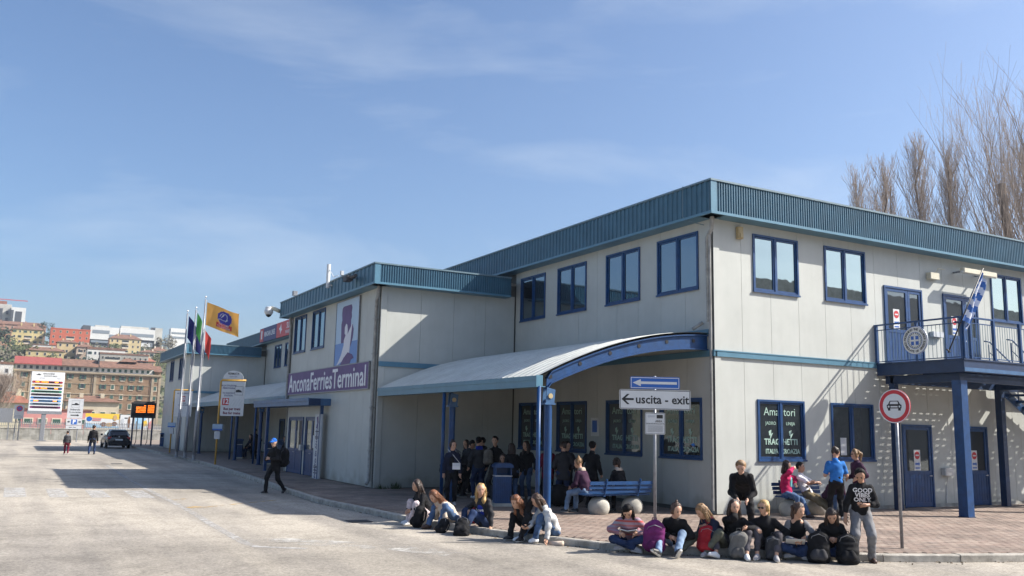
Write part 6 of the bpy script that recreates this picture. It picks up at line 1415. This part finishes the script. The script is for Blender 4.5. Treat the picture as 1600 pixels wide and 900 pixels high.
# pose library (z relative to the person origin; kerb sitters have the road at -.13)
def P_sit(knL=(-.12,.40,0),lean=22,feetL=(-.13,.52,-.045),feetR=(.13,.52,-.045),handL=(-.12,.36,.40),handR=(.12,.36,.40),**k):
    d=dict(pel=(0,0,.105),lean=lean,slouch=18,footL=feetL,footR=feetR,handL=handL,handR=handR,kneeL=(-.25,.3,1),kneeR=(.25,.3,1),elbowL=(-.8,-.3,-.3),elbowR=(.8,-.3,-.3),sit=1); d.update(k); return d
def P_cross(**k):
    d=dict(pel=(0,0,.105),lean=16,slouch=22,footL=(.12,.36,-.03),footR=(-.12,.32,.0),kneeL=(-1,.35,.30),kneeR=(1,.35,.30),toeL=(1,.2,-.1),toeR=(-1,.2,-.1),handL=(-.08,.34,.18),handR=(.08,.34,.18),elbowL=(-.8,-.4,-.3),elbowR=(.8,-.4,-.3),sit=1); d.update(k); return d
def P_stand(**k):
    d=dict(pel=(0,0,.90),lean=2,slouch=6,footL=(-.11,.02,.075),footR=(.11,-.02,.075)); d.update(k); return d
def P_bench(**k):
    d=dict(pel=(0,0,.57),lean=-6,slouch=18,footL=(-.12,.42,.075),footR=(.12,.42,.075),kneeL=(-.1,1,.8),kneeR=(.1,1,.8),handL=(-.12,.34,.62),handR=(.12,.34,.62),elbowL=(-.6,-.6,-.3),elbowR=(.6,-.6,-.3),sit=1); d.update(k); return d
# bags
def backpack(loc,heading,label,m,m2=None,s=1.0,tilt=0,side=0,group=None,fat=1.0):
    o=empty('backpack',loc,R_(heading-90),label,'backpack',group); o.rotation_euler=(R_(tilt),R_(side),R_(heading-90)); o.scale=(s,s,s)
    A=[((-.06,0,.10),(-.06,0,.36),.115*fat,.095*fat,0),((.06,0,.10),(.06,0,.36),.115*fat,.095*fat,0),((0,0,.12),(0,0,.40),.12*fat,.08*fat,0)]
    field_obj('bag_body',[(np3(a),np3(b),r1,r2,t) for a,b,r1,r2,t in A],.017,[m],o,k=.05,wr=.006,seed=int(abs(loc[0]*100)))
    field_obj('front_pocket',[(np3((-.07,.09*fat,.10)),np3((.07,.09*fat,.10)),.065,.065,0),(np3((-.05,.09*fat,.17)),np3((.05,.09*fat,.17)),.05,.05,0)],.016,[m2 or m],o,k=.04,wr=.004,seed=3)
    b=MB(); b.tube([(-.04,0,.46),(-.03,-.01,.52),(.03,-.01,.52),(.04,0,.46)],.009,6); b.build('handle',m2 or m,o,smooth=True)
    b=MB()
    for sx_ in (-1,1): b.tube([(sx_*.07,-.07,.44),(sx_*.09,-.15,.36),(sx_*.10,-.16,.2),(sx_*.11,-.08,.06)],.016,6)
    b.build('straps',m2 or m,o,smooth=True)
    b=MB(); b.tube([(-.13*fat,.05,.30),(-.10,.10*fat,.40),(0,.115*fat,.44),(.10,.10*fat,.40),(.13*fat,.05,.30)],.005,4); b.build('zip',M['steel'],o); return o
KG='young travellers sitting along the kerb'; SG='travellers waiting in the shade of the canopy'
def at(x,y,z=0): return (x,y,z)
# --- kerb row, left to right
person(at(-7.40,1.28),182,'girl in pale trousers hugging her knees, leftmost on the kerb',P_sit(lean=14,handL=(-.10,.42,.18),handR=(.12,.42,.2),feetL=(-.07,.42,-.045),feetR=(.09,.46,-.045),hy=-6,hp=2),top='black',bottom='pinkw',shoes='white',hair='dbrown',style='long',group=KG)
backpack(at(-7.85,.80,-.13),150,'black backpack in front of the leftmost kerb girl','x' and CL['black'],tilt=12,s=1.0)
p5,_=person(at(-7.18,.38),188,'long-haired girl in beige jacket and blue jeans bent over her phone',P_sit(lean=34,slouch=26,handL=(-.03,.36,.30),handR=(.05,.36,.30),feetL=(-.10,.55,-.045),feetR=(.12,.40,-.045),hp=38,hy=6),top='cream',bottom='jean',shoes='brown',hair='auburn',style='longer',group=KG)
backpack(at(-6.90,.0,.02),20,'dark red backpack behind the girl in the beige jacket',CL['maroon'],CL['maroon'],s=.85,tilt=-10)
p8,_=person(at(-6.90,-.62),203,'blonde girl in black jacket and royal blue shirt, bags at her feet',P_sit(lean=12,slouch=10,tw=14,handL=(-.20,.30,.32),handR=(.36,.22,-.06),feetL=(-.20,.50,-.045),feetR=(-.08,.56,-.045),kneeL=(-.5,.3,1),kneeR=(-.2,.3,1),hy=34,hp=2),top='black2',inner='royal',bottom='jeand',shoes='black',hair='blonde',style='mid',group=KG)
backpack(at(-7.62,-.95,-.13),235,'black rucksack lying between the blonde girl and the road',CL['black'],tilt=48,s=.95)
backpack(at(-7.80,-.30,-.13),200,'small round black bag left of the blonde girl',CL['black'],tilt=35,s=.72)
person(at(-6.55,-1.93),196,'crouching youth all in black with white sleeve stripes',P_sit(lean=30,slouch=22,handL=(-.10,.30,.50),handR=(.12,.28,.46),feetL=(-.13,.46,-.045),feetR=(.16,.46,-.045),hp=24,hy=-10),top='black',bottom='black',shoes='black',hair='auburn',style='mid',group=KG)
person(at(-6.30,-2.36),178,'girl in white hoodie and blue jeans holding out a phone',P_sit(lean=22,slouch=20,tw=-10,handL=(.0,.56,.16),handR=(.34,.34,-.02),feetL=(-.20,.62,-.045),feetR=(.06,.44,-.045),kneeR=(.0,.3,1),hp=30,hy=-14,handdirL=(-.2,1,-.1)),top='ltgrey',topstyle='hoodie',bottom='jean',shoes='white',hair='brown',style='long',group=KG)
person(at(-5.62,-3.95),226,'girl in striped knit jumper reading an open book on her lap',P_cross(hp=48,lean=24,slouch=26,handL=(-.16,.34,.22),handR=(.16,.34,.22)),top='strp',topstyle='sweater',bottom='jeand',shoes='grey',hair='black',style='longer',group=KG)
backpack(at(-5.55,-4.55,-.06),235,'large pink-purple backpack standing by the sign pole',cloth('magenta',(.16,.025,.13)),cloth('magenta_dark',(.11,.02,.09)),s=1.12,tilt=-8,fat=1.1)
person(at(-5.03,-4.50),228,'girl in black jacket and light jeans with legs stretched onto road',P_sit(lean=24,slouch=22,handL=(-.08,.36,.20),handR=(.10,.34,.18),feetL=(-.26,.66,-.03),feetR=(.06,.66,-.03),kneeL=(-.5,.1,1),kneeR=(.3,.1,1),hy=42,hp=20,toeL=(-.6,.5,.5),toeR=(.3,.6,.6)),top='black',bottom='jeanl',shoes='black',hair='brown',style='bun',group=KG)
backpack(at(-4.78,-5.02,-.05),225,'bright red backpack between two girls on the kerb',CL['red'],CL['red'],s=.98,tilt=-4,side=-8)
person(at(-4.42,-4.98),178,'fair-haired girl in navy anorak looking down at her hands',P_sit(lean=22,slouch=24,handL=(-.02,.34,.36),handR=(.06,.34,.34),feetL=(-.16,.74,-.03),feetR=(.14,.40,-.045),kneeL=(-.1,.2,1),kneeR=(.6,.2,.8),hp=34,toeL=(-.2,.6,.7)),top='navy',topstyle='jacket',hood='maroon',bottom='olive',shoes='grey',hair='dblonde',style='long',group=KG)
person(at(-4.20,-5.14),225,'dark-haired girl in denim-black jacket resting cheek on hand',P_sit(lean=14,slouch=16,handL=(.02,.16,.66),handR=(.22,.36,.40),elbowL=(-.4,.5,-.6),feetL=(-.30,.52,-.045),feetR=(.22,.56,-.045),kneeL=(-.45,.3,1),kneeR=(.35,.3,1),hy=24,hp=6,toeL=(-.7,.5,.25)),top='black',bottom='grjean',shoes='white',hair='dbrown',style='longer',legl='crop',group=KG)
backpack(at(-4.44,-5.50,-.13),228,'grey canvas backpack between the knees of dark-haired girl',cloth('bag_grey',(.17,.165,.155)),cloth('bag_grey_dark',(.12,.115,.11)),s=1.0)
person(at(-3.78,-5.48),222,'blonde girl with sunglasses and ponytail, head turned left',P_sit(lean=12,slouch=14,handL=(-.16,.34,.36),handR=(.20,.30,.26),feetL=(-.12,.50,-.045),feetR=(.20,.54,-.045),hy=-26,hp=4,kneeL=(-.05,.3,1),kneeR=(.35,.3,1)),top='black',bottom='grjean',shoes='grey',hair='blonde',style='pony',glasses=True,legl='crop',group=KG)
backpack(at(-3.98,-5.86,-.13),222,'dark patterned backpack between the knees of sunglasses girl',CL['dkgrey'],CL['dkgrey'],s=.9,fat=.85)
person(at(-3.35,-5.80),228,'girl in black vest with grey sleeves holding a white sheet',P_cross(hy=40,hp=14,handL=(-.06,.34,.22),handR=(.12,.34,.26),lean=12),top='black',topstyle='vest',inner='grey',bottom='jeand',shoes='grey',hair='brown',style='pony',group=KG)
person(at(-2.86,-6.12),228,'girl with very long brown hair looking down behind two black rucksacks',P_cross(hp=34,lean=22,hy=-4,handL=(-.06,.36,.26),handR=(.08,.36,.24)),top='black',bottom='jeand',shoes='black',hair='dbrown',style='longer',group=KG)
backpack(at(-3.42,-6.36,-.13),225,'left of two black rucksacks on the road by long-haired girl',CL['black'],CL['dkgrey'],s=1.08,tilt=8,fat=1.1)
backpack(at(-3.05,-6.66,-.13),225,'right of two black rucksacks on the road, beside grey trousers',CL['black'],CL['black'],s=1.05,tilt=14,fat=1.1)
# props
def prop(mb,name,m,label,cat,smooth=False): return tag(mb.build(name,m,None,smooth=smooth),label,cat)
T=Tz(-5.84,-4.17,.235,R_(-44))@Matrix.Rotation(R_(-12),4,'X')
bk=empty('open_book',(-5.84,-4.17,.235),0,'open book with cream pages on the lap of striped-jumper girl','book')
for s in (-1,1): put(MB().add([(0,-.11,0),(s*.16,-.11,.03),(s*.16,.11,.03),(0,.11,0),(0,-.11,.012),(s*.16,-.11,.045),(s*.16,.11,.045),(0,.11,.012)],[(0,1,2,3),(4,5,6,7),(0,1,5,4),(2,3,7,6),(1,2,6,5),(0,3,7,4)]),'pages',M['offw'],bk,T)
T=Tz(-3.66,-6.06,.20,R_(-42))@Matrix.Rotation(R_(-28),4,'X')
sh_=prop(MB().box(-.16,.16,-.11,.11,0,.003,T=T),'paper_sheet',M['white'],'white printed sheet in hands of the girl in the vest','paper')
P_(MB().box(-.10,.02,.02,.05,.003,.004,T=T).build('print_block',M['dark']),sh_)
def phone(x,y,z,lab,h=0): prop(MB().cbox(-.035,.035,-.07,.07,0,.009,.01,T=Tz(x,y,z,R_(h))@Matrix.Rotation(R_(-30),4,'X')),'phone',M['ledd'],lab,'phone')
phone(-7.56,.34,.33,'dark phone held by the girl in the beige jacket',90); phone(-6.90,-2.38,.20,'phone held out by the girl in the white hoodie',80); phone(-5.28,-4.76,.23,'phone in hands of girl with light jeans',-40)
wb=prop(MB().tube([(-6.60,-2.72,-.12),(-6.45,-2.95,-.09)],.055,10),'rolled_mat',CL['cream'],'small beige rolled bundle beside the white hoodie girl','bundle',True)
# --- standing boy
b_,J=person(at(-2.58,-6.56,RZ),232,'boy in black Good Vibes Only sweatshirt and grey trousers, looking down',P_stand(pel=(.0,0,.90),lean=6,slouch=14,footL=(-.16,.06,.075),footR=(.16,.02,.075),handL=(-.30,.08,.70),handR=(.02,.30,1.02),elbowR=(.9,-.4,-.5),elbowL=(-.6,-.5,0),hp=36,hy=-22,loose=.024,handdirR=(-1,.2,.05)),top='black',topstyle='sweater',bottom='grey',shoes='brown',hair='black',style='short',sex='m',sc=.97,sleeve='elbow',skin=1)
def chest_print(root,J,lines,size,m,off=.137,spread=.085,z0=.10,sx=1.0):
    c=Vector(J['chest']);f=Vector(J['fw']);r=Vector(J['rt']);u=Vector(J['up'])
    for i,s in enumerate(lines):
        def wp(v,i=i):
            x=v.x;zz=z0-i*spread+v.z
            return c-r*x*1.0+u*zz+f*(off-.9*x*x-.10*max(0,zz)+v.y*0+.0)
        q=text(s,size,m,None,0,0,0,bold=.003,ext=0,sx=sx,warp=wp); q.parent=root; q.name='chest_print'
chest_print(b_,J,['GOOD','VIBES','ONLY'],.105,M['letw'],off=.150,spread=.085,z0=.07)
chest_print(p8,_,['love'],.10,M['letw'],off=.155,z0=-.05)
phone(-2.86,-6.82,.88,'phone in right hand of the boy in black sweatshirt',40)
# --- man leaning, bench in the sun
person(at(-2.85,-3.95),222,'fair-haired man in black jacket bending forward, standing right behind the kerb row',P_stand(pel=(0,-.10,.90),lean=44,slouch=18,footL=(-.15,-.05,.075),footR=(.15,-.05,.075),handL=(-.08,.46,.74),handR=(.12,.44,.74),elbowL=(-.45,-.5,-.6),elbowR=(.45,-.5,-.6),hp=30,hy=0),top='black',topstyle='coat',bottom='black',shoes='black',hair='dblonde',style='short',sex='m',sc=1.04,skin=2)
person(at(1.72,-.72),276,'woman in fuchsia jacket shading her eyes on the sunlit bench',P_bench(tw=26,handR=(.02,.22,1.20),handL=(-.22,.08,.80),elbowR=(.9,.5,-.2),elbowL=(-1,-.2,.1),hy=12,hp=-4,feetL=0,footL=(-.02,.62,.075),footR=(.22,.50,.075),lean=-12),top='fuch',inner='teal',bottom='jean',shoes='brown',hair='dbrown',style='mid')
person(at(2.28,-.78),282,'man in white t-shirt lounging on the bench, arms folded',P_bench(pel=(0,.08,.56),lean=-30,slouch=14,tw=12,footL=(-.02,.95,.09),footR=(.14,.92,.09),kneeL=(-.1,.4,1),kneeR=(.2,.4,1),handL=(.10,.30,.86),handR=(-.08,.32,.84),elbowL=(-.9,.1,-.4),elbowR=(.9,.1,-.4),hy=10,hp=-8,loose=.02),top='white',topstyle='tee',bottom='khaki',shoes='brown',hair='black',style='short',sex='m',skin=1,sleeve='short')
person(at(2.62,-1.30),250,'hunched person in dark plum jacket seated beside the lounging man',P_bench(pel=(0,0,.50),lean=34,slouch=24,hp=40,handL=(-.08,.36,.46),handR=(.10,.34,.44)),top='plum',bottom='jean',shoes='black',hair='dbrown',style='short',sex='m')
person(at(2.02,-2.05),58,'man in bright blue t-shirt standing with his back turned',P_stand(handL=(-.06,.24,1.12),handR=(.08,.24,1.10),elbowL=(-.5,-.2,-.8),elbowR=(.5,-.2,-.8),hy=-58,footL=(-.12,.0,.075),footR=(.14,.08,.075)),top='blue',topstyle='tee',bottom='black',shoes='grey',hair='dbrown',style='short',sex='m',sc=1.03,sleeve='short')
person(at(2.82,-2.05),165,'ponytailed woman with sunglasses in plum jacket facing the blue shirt',P_stand(hy=-10,handL=(-.18,.18,1.0),handR=(.16,.2,1.0)),top='plum',bottom='black',shoes='black',hair='dblonde',style='pony',glasses=True,sc=1.0)
# --- woman by column, man walking
w6,J6=person(at(-5.33,4.35),236,'young woman in dark denim jacket with white shoulder bag by column',P_stand(hy=40,hp=0,handL=(-.22,.06,.80),handR=(.24,.10,.78),footL=(-.09,.06,.075),footR=(.08,-.04,.075)),top='navy',inner='black',bottom='black',shoes='grey',hair='dbrown',style='bun',sc=.98,group=None)
sb=empty('shoulder_bag',(-5.33,4.35,0),R_(236-90),'small white shoulder bag on a thin strap at the waist of standing woman','bag')
MB().cbox(-.24,-.03,.145,.195,.93,1.10,.015).build('bag_body',M['white'],sb); MB().cbox(-.235,-.035,.195,.205,1.02,1.10,.01).build('flap',M['offw'],sb); MB().tube([(-.22,.17,1.10),(-.06,.145,1.28),(.13,.05,1.46),(.12,-.09,1.40),(-.05,-.17,1.15),(-.25,.05,1.05)],.007,5).build('strap',M['offw'],sb,smooth=True)
person(at(-8.35,10.9,RZ),204,'man in royal blue cap and black clothes walking across the road',P_stand(pel=(0,0,.90),lean=6,footL=(-.08,.26,.075),footR=(.09,-.32,.12),kneeR=(.1,1,.2),toeR=(.1,.75,-.65),handL=(-.06,.28,1.10),handR=(.08,.28,1.08),elbowL=(-.8,-.3,-.5),elbowR=(.8,-.3,-.5),hy=22,hp=10,curl=1.2),top='black',topstyle='coat',bottom='black',shoes='black',hair='dbrown',style='short',sex='m',cap='blue',skin=2,sc=1.0)
backpack(at(-8.12,10.98,.72),20,'large dark travel backpack on the back of the capped man',CL['black'],CL['dkgrey'],s=1.15,tilt=-6,fat=1.15)
# --- far walkers
person(at(-12.58,44.1,RZ),88,'boy in dark hoodie and dark red trousers walking away on road',P_stand(pel=(0,0,.90),footL=(-.10,.22,.075),footR=(.10,-.18,.10),hy=40,handL=(-.22,.12,.74),handR=(.22,-.04,.74)),top='dkgrey',topstyle='hoodie',hood='grey',bottom='maroon',shoes='grey',hair='dbrown',style='short',sex='m',sc=.84,vox=.022)
person(at(-11.14,44.3,RZ),82,'man in black jacket and jeans walking away beside the boy',P_stand(footL=(-.14,-.16,.10),footR=(.12,.24,.075),hy=-35,handL=(-.26,.10,.74),handR=(.27,-.05,.76)),top='black',topstyle='coat',bottom='jeand',shoes='black',hair='dbrown',style='short',sex='m',sc=1.06,vox=.022)
# --- bench under the canopy
person(at(-3.10,1.30),110,'fair ponytailed woman in purple-black jacket at left end of bench',P_bench(hy=35,hp=12,footL=(-.12,.50,.075),footR=(.15,.40,.075),lean=8),top='plum',topstyle='hoodie',hood='cream',bottom='jeanl',shoes='black',hair='dblonde',style='bun')
person(at(-2.05,1.25),95,'dark-haired woman with fur-trimmed hood sitting on the shaded bench',P_bench(hy=-10,lean=6),top='black',topstyle='hoodie',hood='cream',bottom='black',shoes='black',hair='dbrown',style='pony')
# --- shade groups
person(at(-2.15,2.45),25,'man in dark jacket standing behind the shaded bench facing right',P_stand(hy=6),top='black',topstyle='coat',bottom='black',shoes='black',hair='black',style='short',sex='m',sc=1.02,group=SG)
person(at(-2.65,3.05),60,'person in dark padded jacket and jeans seen from behind',P_stand(handL=(-.2,.2,1.0),handR=(.2,.2,1.0)),top='black2',topstyle='coat',bottom='jeand',shoes='black',hair='dbrown',style='short',sex='m',group=SG)
person(at(-2.78,3.62),75,'long-haired woman in dark red checked coat just right of column',P_stand(hy=30),top=('maroon'),topstyle='coat',bottom='black',shoes='black',hair='black',style='longer',group=SG)
q_=empty('large_suitcase',(-2.45,3.2,0),.3,'big black soft travel bag on the paving among shaded group','luggage')
field_obj('bag_body',[(np3((-.35,0,.3)),np3((.35,0,.3)),.28,.28,0)],.03,[CL['black']],q_,wr=.008); MB().tube([(-.2,0,.56),(-.1,0,.66),(.1,0,.66),(.2,0,.56)],.015,6).build('handle',CL['black'],q_)
person(at(-3.35,4.55),85,'slim dark figure in jeans left of the front column pair',P_stand(lean=10),top='black',topstyle='coat',bottom='jean',shoes='white',hair='dbrown',style='mid',sc=.96,group=SG)
person(at(-3.35,5.15),230,'seated woman in light jeans beside the litter bin',dict(P_bench(pel=(0,-.1,.52)),hp=14),top='black',bottom='jeanl',shoes='white',hair='dbrown',style='long',group=SG)
bx_=tag(MB().cbox(-3.6,-2.8,5.05,5.45,0,.42,.04).build('low_crate',CL['dkgrey']),'dark low box serving as a seat in the shade','box')
person(at(-3.12,6.0),200,'tall dark-haired youth in black jacket standing behind bin',P_stand(hy=28,handL=(-.2,.2,1.1),handR=(.22,.1,.9)),top='black',topstyle='jacket',bottom='dkgrey',shoes='black',hair='black',style='short',sex='m',sc=1.05,group=SG)
person(at(-3.62,6.15),80,'youth in blue-collared jacket with grey backpack, seen from behind',P_stand(hy=-20),top='dkgrey',topstyle='hoodie',hood='royal',bottom='jeand',shoes='white',hair='black',style='short',sex='m',sc=1.03,group=SG)
backpack(at(-3.42,5.93,.98),255,'light grey backpack worn by the youth behind the bin',cloth('bag_pale',(.20,.18,.15)),s=.95,fat=.9)
person(at(-3.85,6.75),350,'dark-jacketed youth bending left of backpack youth',P_stand(lean=20,hp=20,handL=(-.1,.4,.8),handR=(.1,.4,.8)),top='dkgrey',topstyle='coat',bottom='black',shoes='black',hair='black',style='short',sex='m',sc=1.0,group=SG)
backpack(at(-4.10,6.75,.95),170,'black and white patterned backpack on the bending youth',mat('bag_pattern',(.30,.30,.30),.8,nscale=16,c2=(.02,.02,.02)),s=.95)
person(at(-3.95,7.45),300,'dark-clothed person sitting low near the wing wall',dict(P_sit(pel=(0,0,.13),feetL=(-.1,.42,.075),feetR=(.1,.42,.075))),top='black',bottom='black',shoes='black',hair='black',style='short',sex='m',group=SG)
person(at(-4.35,6.55),265,'child with dark backpack standing behind the left column',P_stand(hy=30),top='black',topstyle='jacket',bottom='jeand',shoes='black',hair='black',style='short',sex='m',sc=.84,group=SG)
backpack(at(-4.42,6.78,.66),90,'dark school backpack on the child behind the column',CL['black'],s=.9)
person(at(-3.0,8.1),190,'person in grey-blue top at the back of the shaded group by wall',P_stand(hp=12,handL=(-.15,.25,1.0),handR=(.15,.25,1.0)),top='navy',topstyle='jacket',bottom='black',shoes='black',hair='dbrown',style='long',sc=.97,group=SG)
person(at(-2.3,5.6),215,'person in black coat half hidden behind the litter bin group',P_stand(hy=-20),top='black',topstyle='coat',bottom='jean',shoes='white',hair='dbrown',style='mid',sc=.98,group=SG)
person(at(-1.75,4.3),240,'dark-coated figure against the lettered window in shade',P_stand(hy=30,hp=10),top='black2',topstyle='coat',bottom='black',shoes='black',hair='black',style='short',sex='m',sc=1.0,group=SG)
person(at(-3.0,7.0),120,'short-haired youth in black facing away at left of grey backpack',P_stand(hy=20),top='black',topstyle='hoodie',bottom='jeand',shoes='grey',hair='black',style='short',sex='m',sc=1.02,group=SG)
nb_=tag(MB().box(4.60,4.84,.016,.022,1.5,1.98).build('window_notice',M['greyw']),'small pale notice taped in the unlettered ground floor window','notice')
# --- far canopy
person(at(-3.6,33.8),230,'pale-faced standing figure in black behind the bus stop post',P_stand(),top='black',topstyle='coat',bottom='black',shoes='black',hair='black',style='short',sex='m',vox=.024,group=SG)
person(at(-3.3,36.0),200,'seated dark figure in the far canopy shade left of post',P_bench(),top='navy',bottom='jeand',shoes='grey',hair='brown',style='mid',vox=.024,group=SG)
person(at(-3.0,29.5),190,'dark seated figure between the far canopy columns',P_bench(),top='black',bottom='black',shoes='black',hair='black',style='short',sex='m',vox=.024,group=SG)
bench(-2.2,36.2,PI/2+PI,'blue bench deep in the shade of the far canopy',1.9); bench(-2.4,30.4,PI/2+PI,'second blue bench in far canopy shade, nearer the bins',1.9)
# weeds and litter by the walls
m=MB();r=random.Random(11)
for (cx,cy,n,s) in [(-4.55,10.35,40,.22),(-4.9,10.45,14,.12),(-1.5,-4.9,10,.05),(3.9,-.12,30,.08),(-5.05,10.4,20,.15)]:
    for i in range(n):
        a=r.uniform(0,2*PI);l=s*r.uniform(.6,1.3);p=Vector((cx+r.gauss(0,s*.5),cy+r.gauss(0,s*.3),0));d=Vector((math.cos(a)*.6,math.sin(a)*.6,1)).normalized();w_=Vector((-math.sin(a),math.cos(a),0))*l*.10
        m.add([p-w_,p+w_,p+d*l],[(0,1,2)])
tag(m.build('wall_weeds',mat('weed_green',(.05,.075,.025),.8)),kind='stuff')
m=MB()
for i in range(260):
    x=r.uniform(-8,6);t=r.uniform(0,1);k=r.randrange(3,17);a=Vector(KERB[k]);b=Vector(KERB[k+1]);p=a.lerp(b,t);n=(b-a).normalized();q=p+Vector((n.y,-n.x))*abs(r.gauss(0,.18)) if False else p-Vector((.10,.10))*abs(r.gauss(.6,.8))
    s=r.uniform(.008,.03);u=Vector((r.gauss(0,1),r.gauss(0,1),.3)).normalized();v=u.orthogonal().normalized();c=Vector((q.x,q.y,RZ+.012));m.add([c+u*s,c+v*s*.6,c-u*s,c-v*s*.6],[(0,1,2,3)])
tag(m.build('leaf_litter',mat('dry_leaf',(.12,.085,.05),.9)),kind='stuff')
# ------------------------------------------------------------ air
hz_=bpy.data.materials.new('haze_air'); hz_.use_nodes=True; t=hz_.node_tree; t.nodes.clear(); pv=N(t,'ShaderNodeVolumePrincipled'); pv.inputs['Color'].default_value=(.80,.88,1,1); pv.inputs['Density'].default_value=.00018; pv.inputs['Anisotropy'].default_value=.3
oo=N(t,'ShaderNodeOutputMaterial'); t.links.new(pv.outputs[0],oo.inputs['Volume'])
tag(MB().box(-700,900,-120,1900,-1.2,122).build('haze',hz_),kind='stuff')
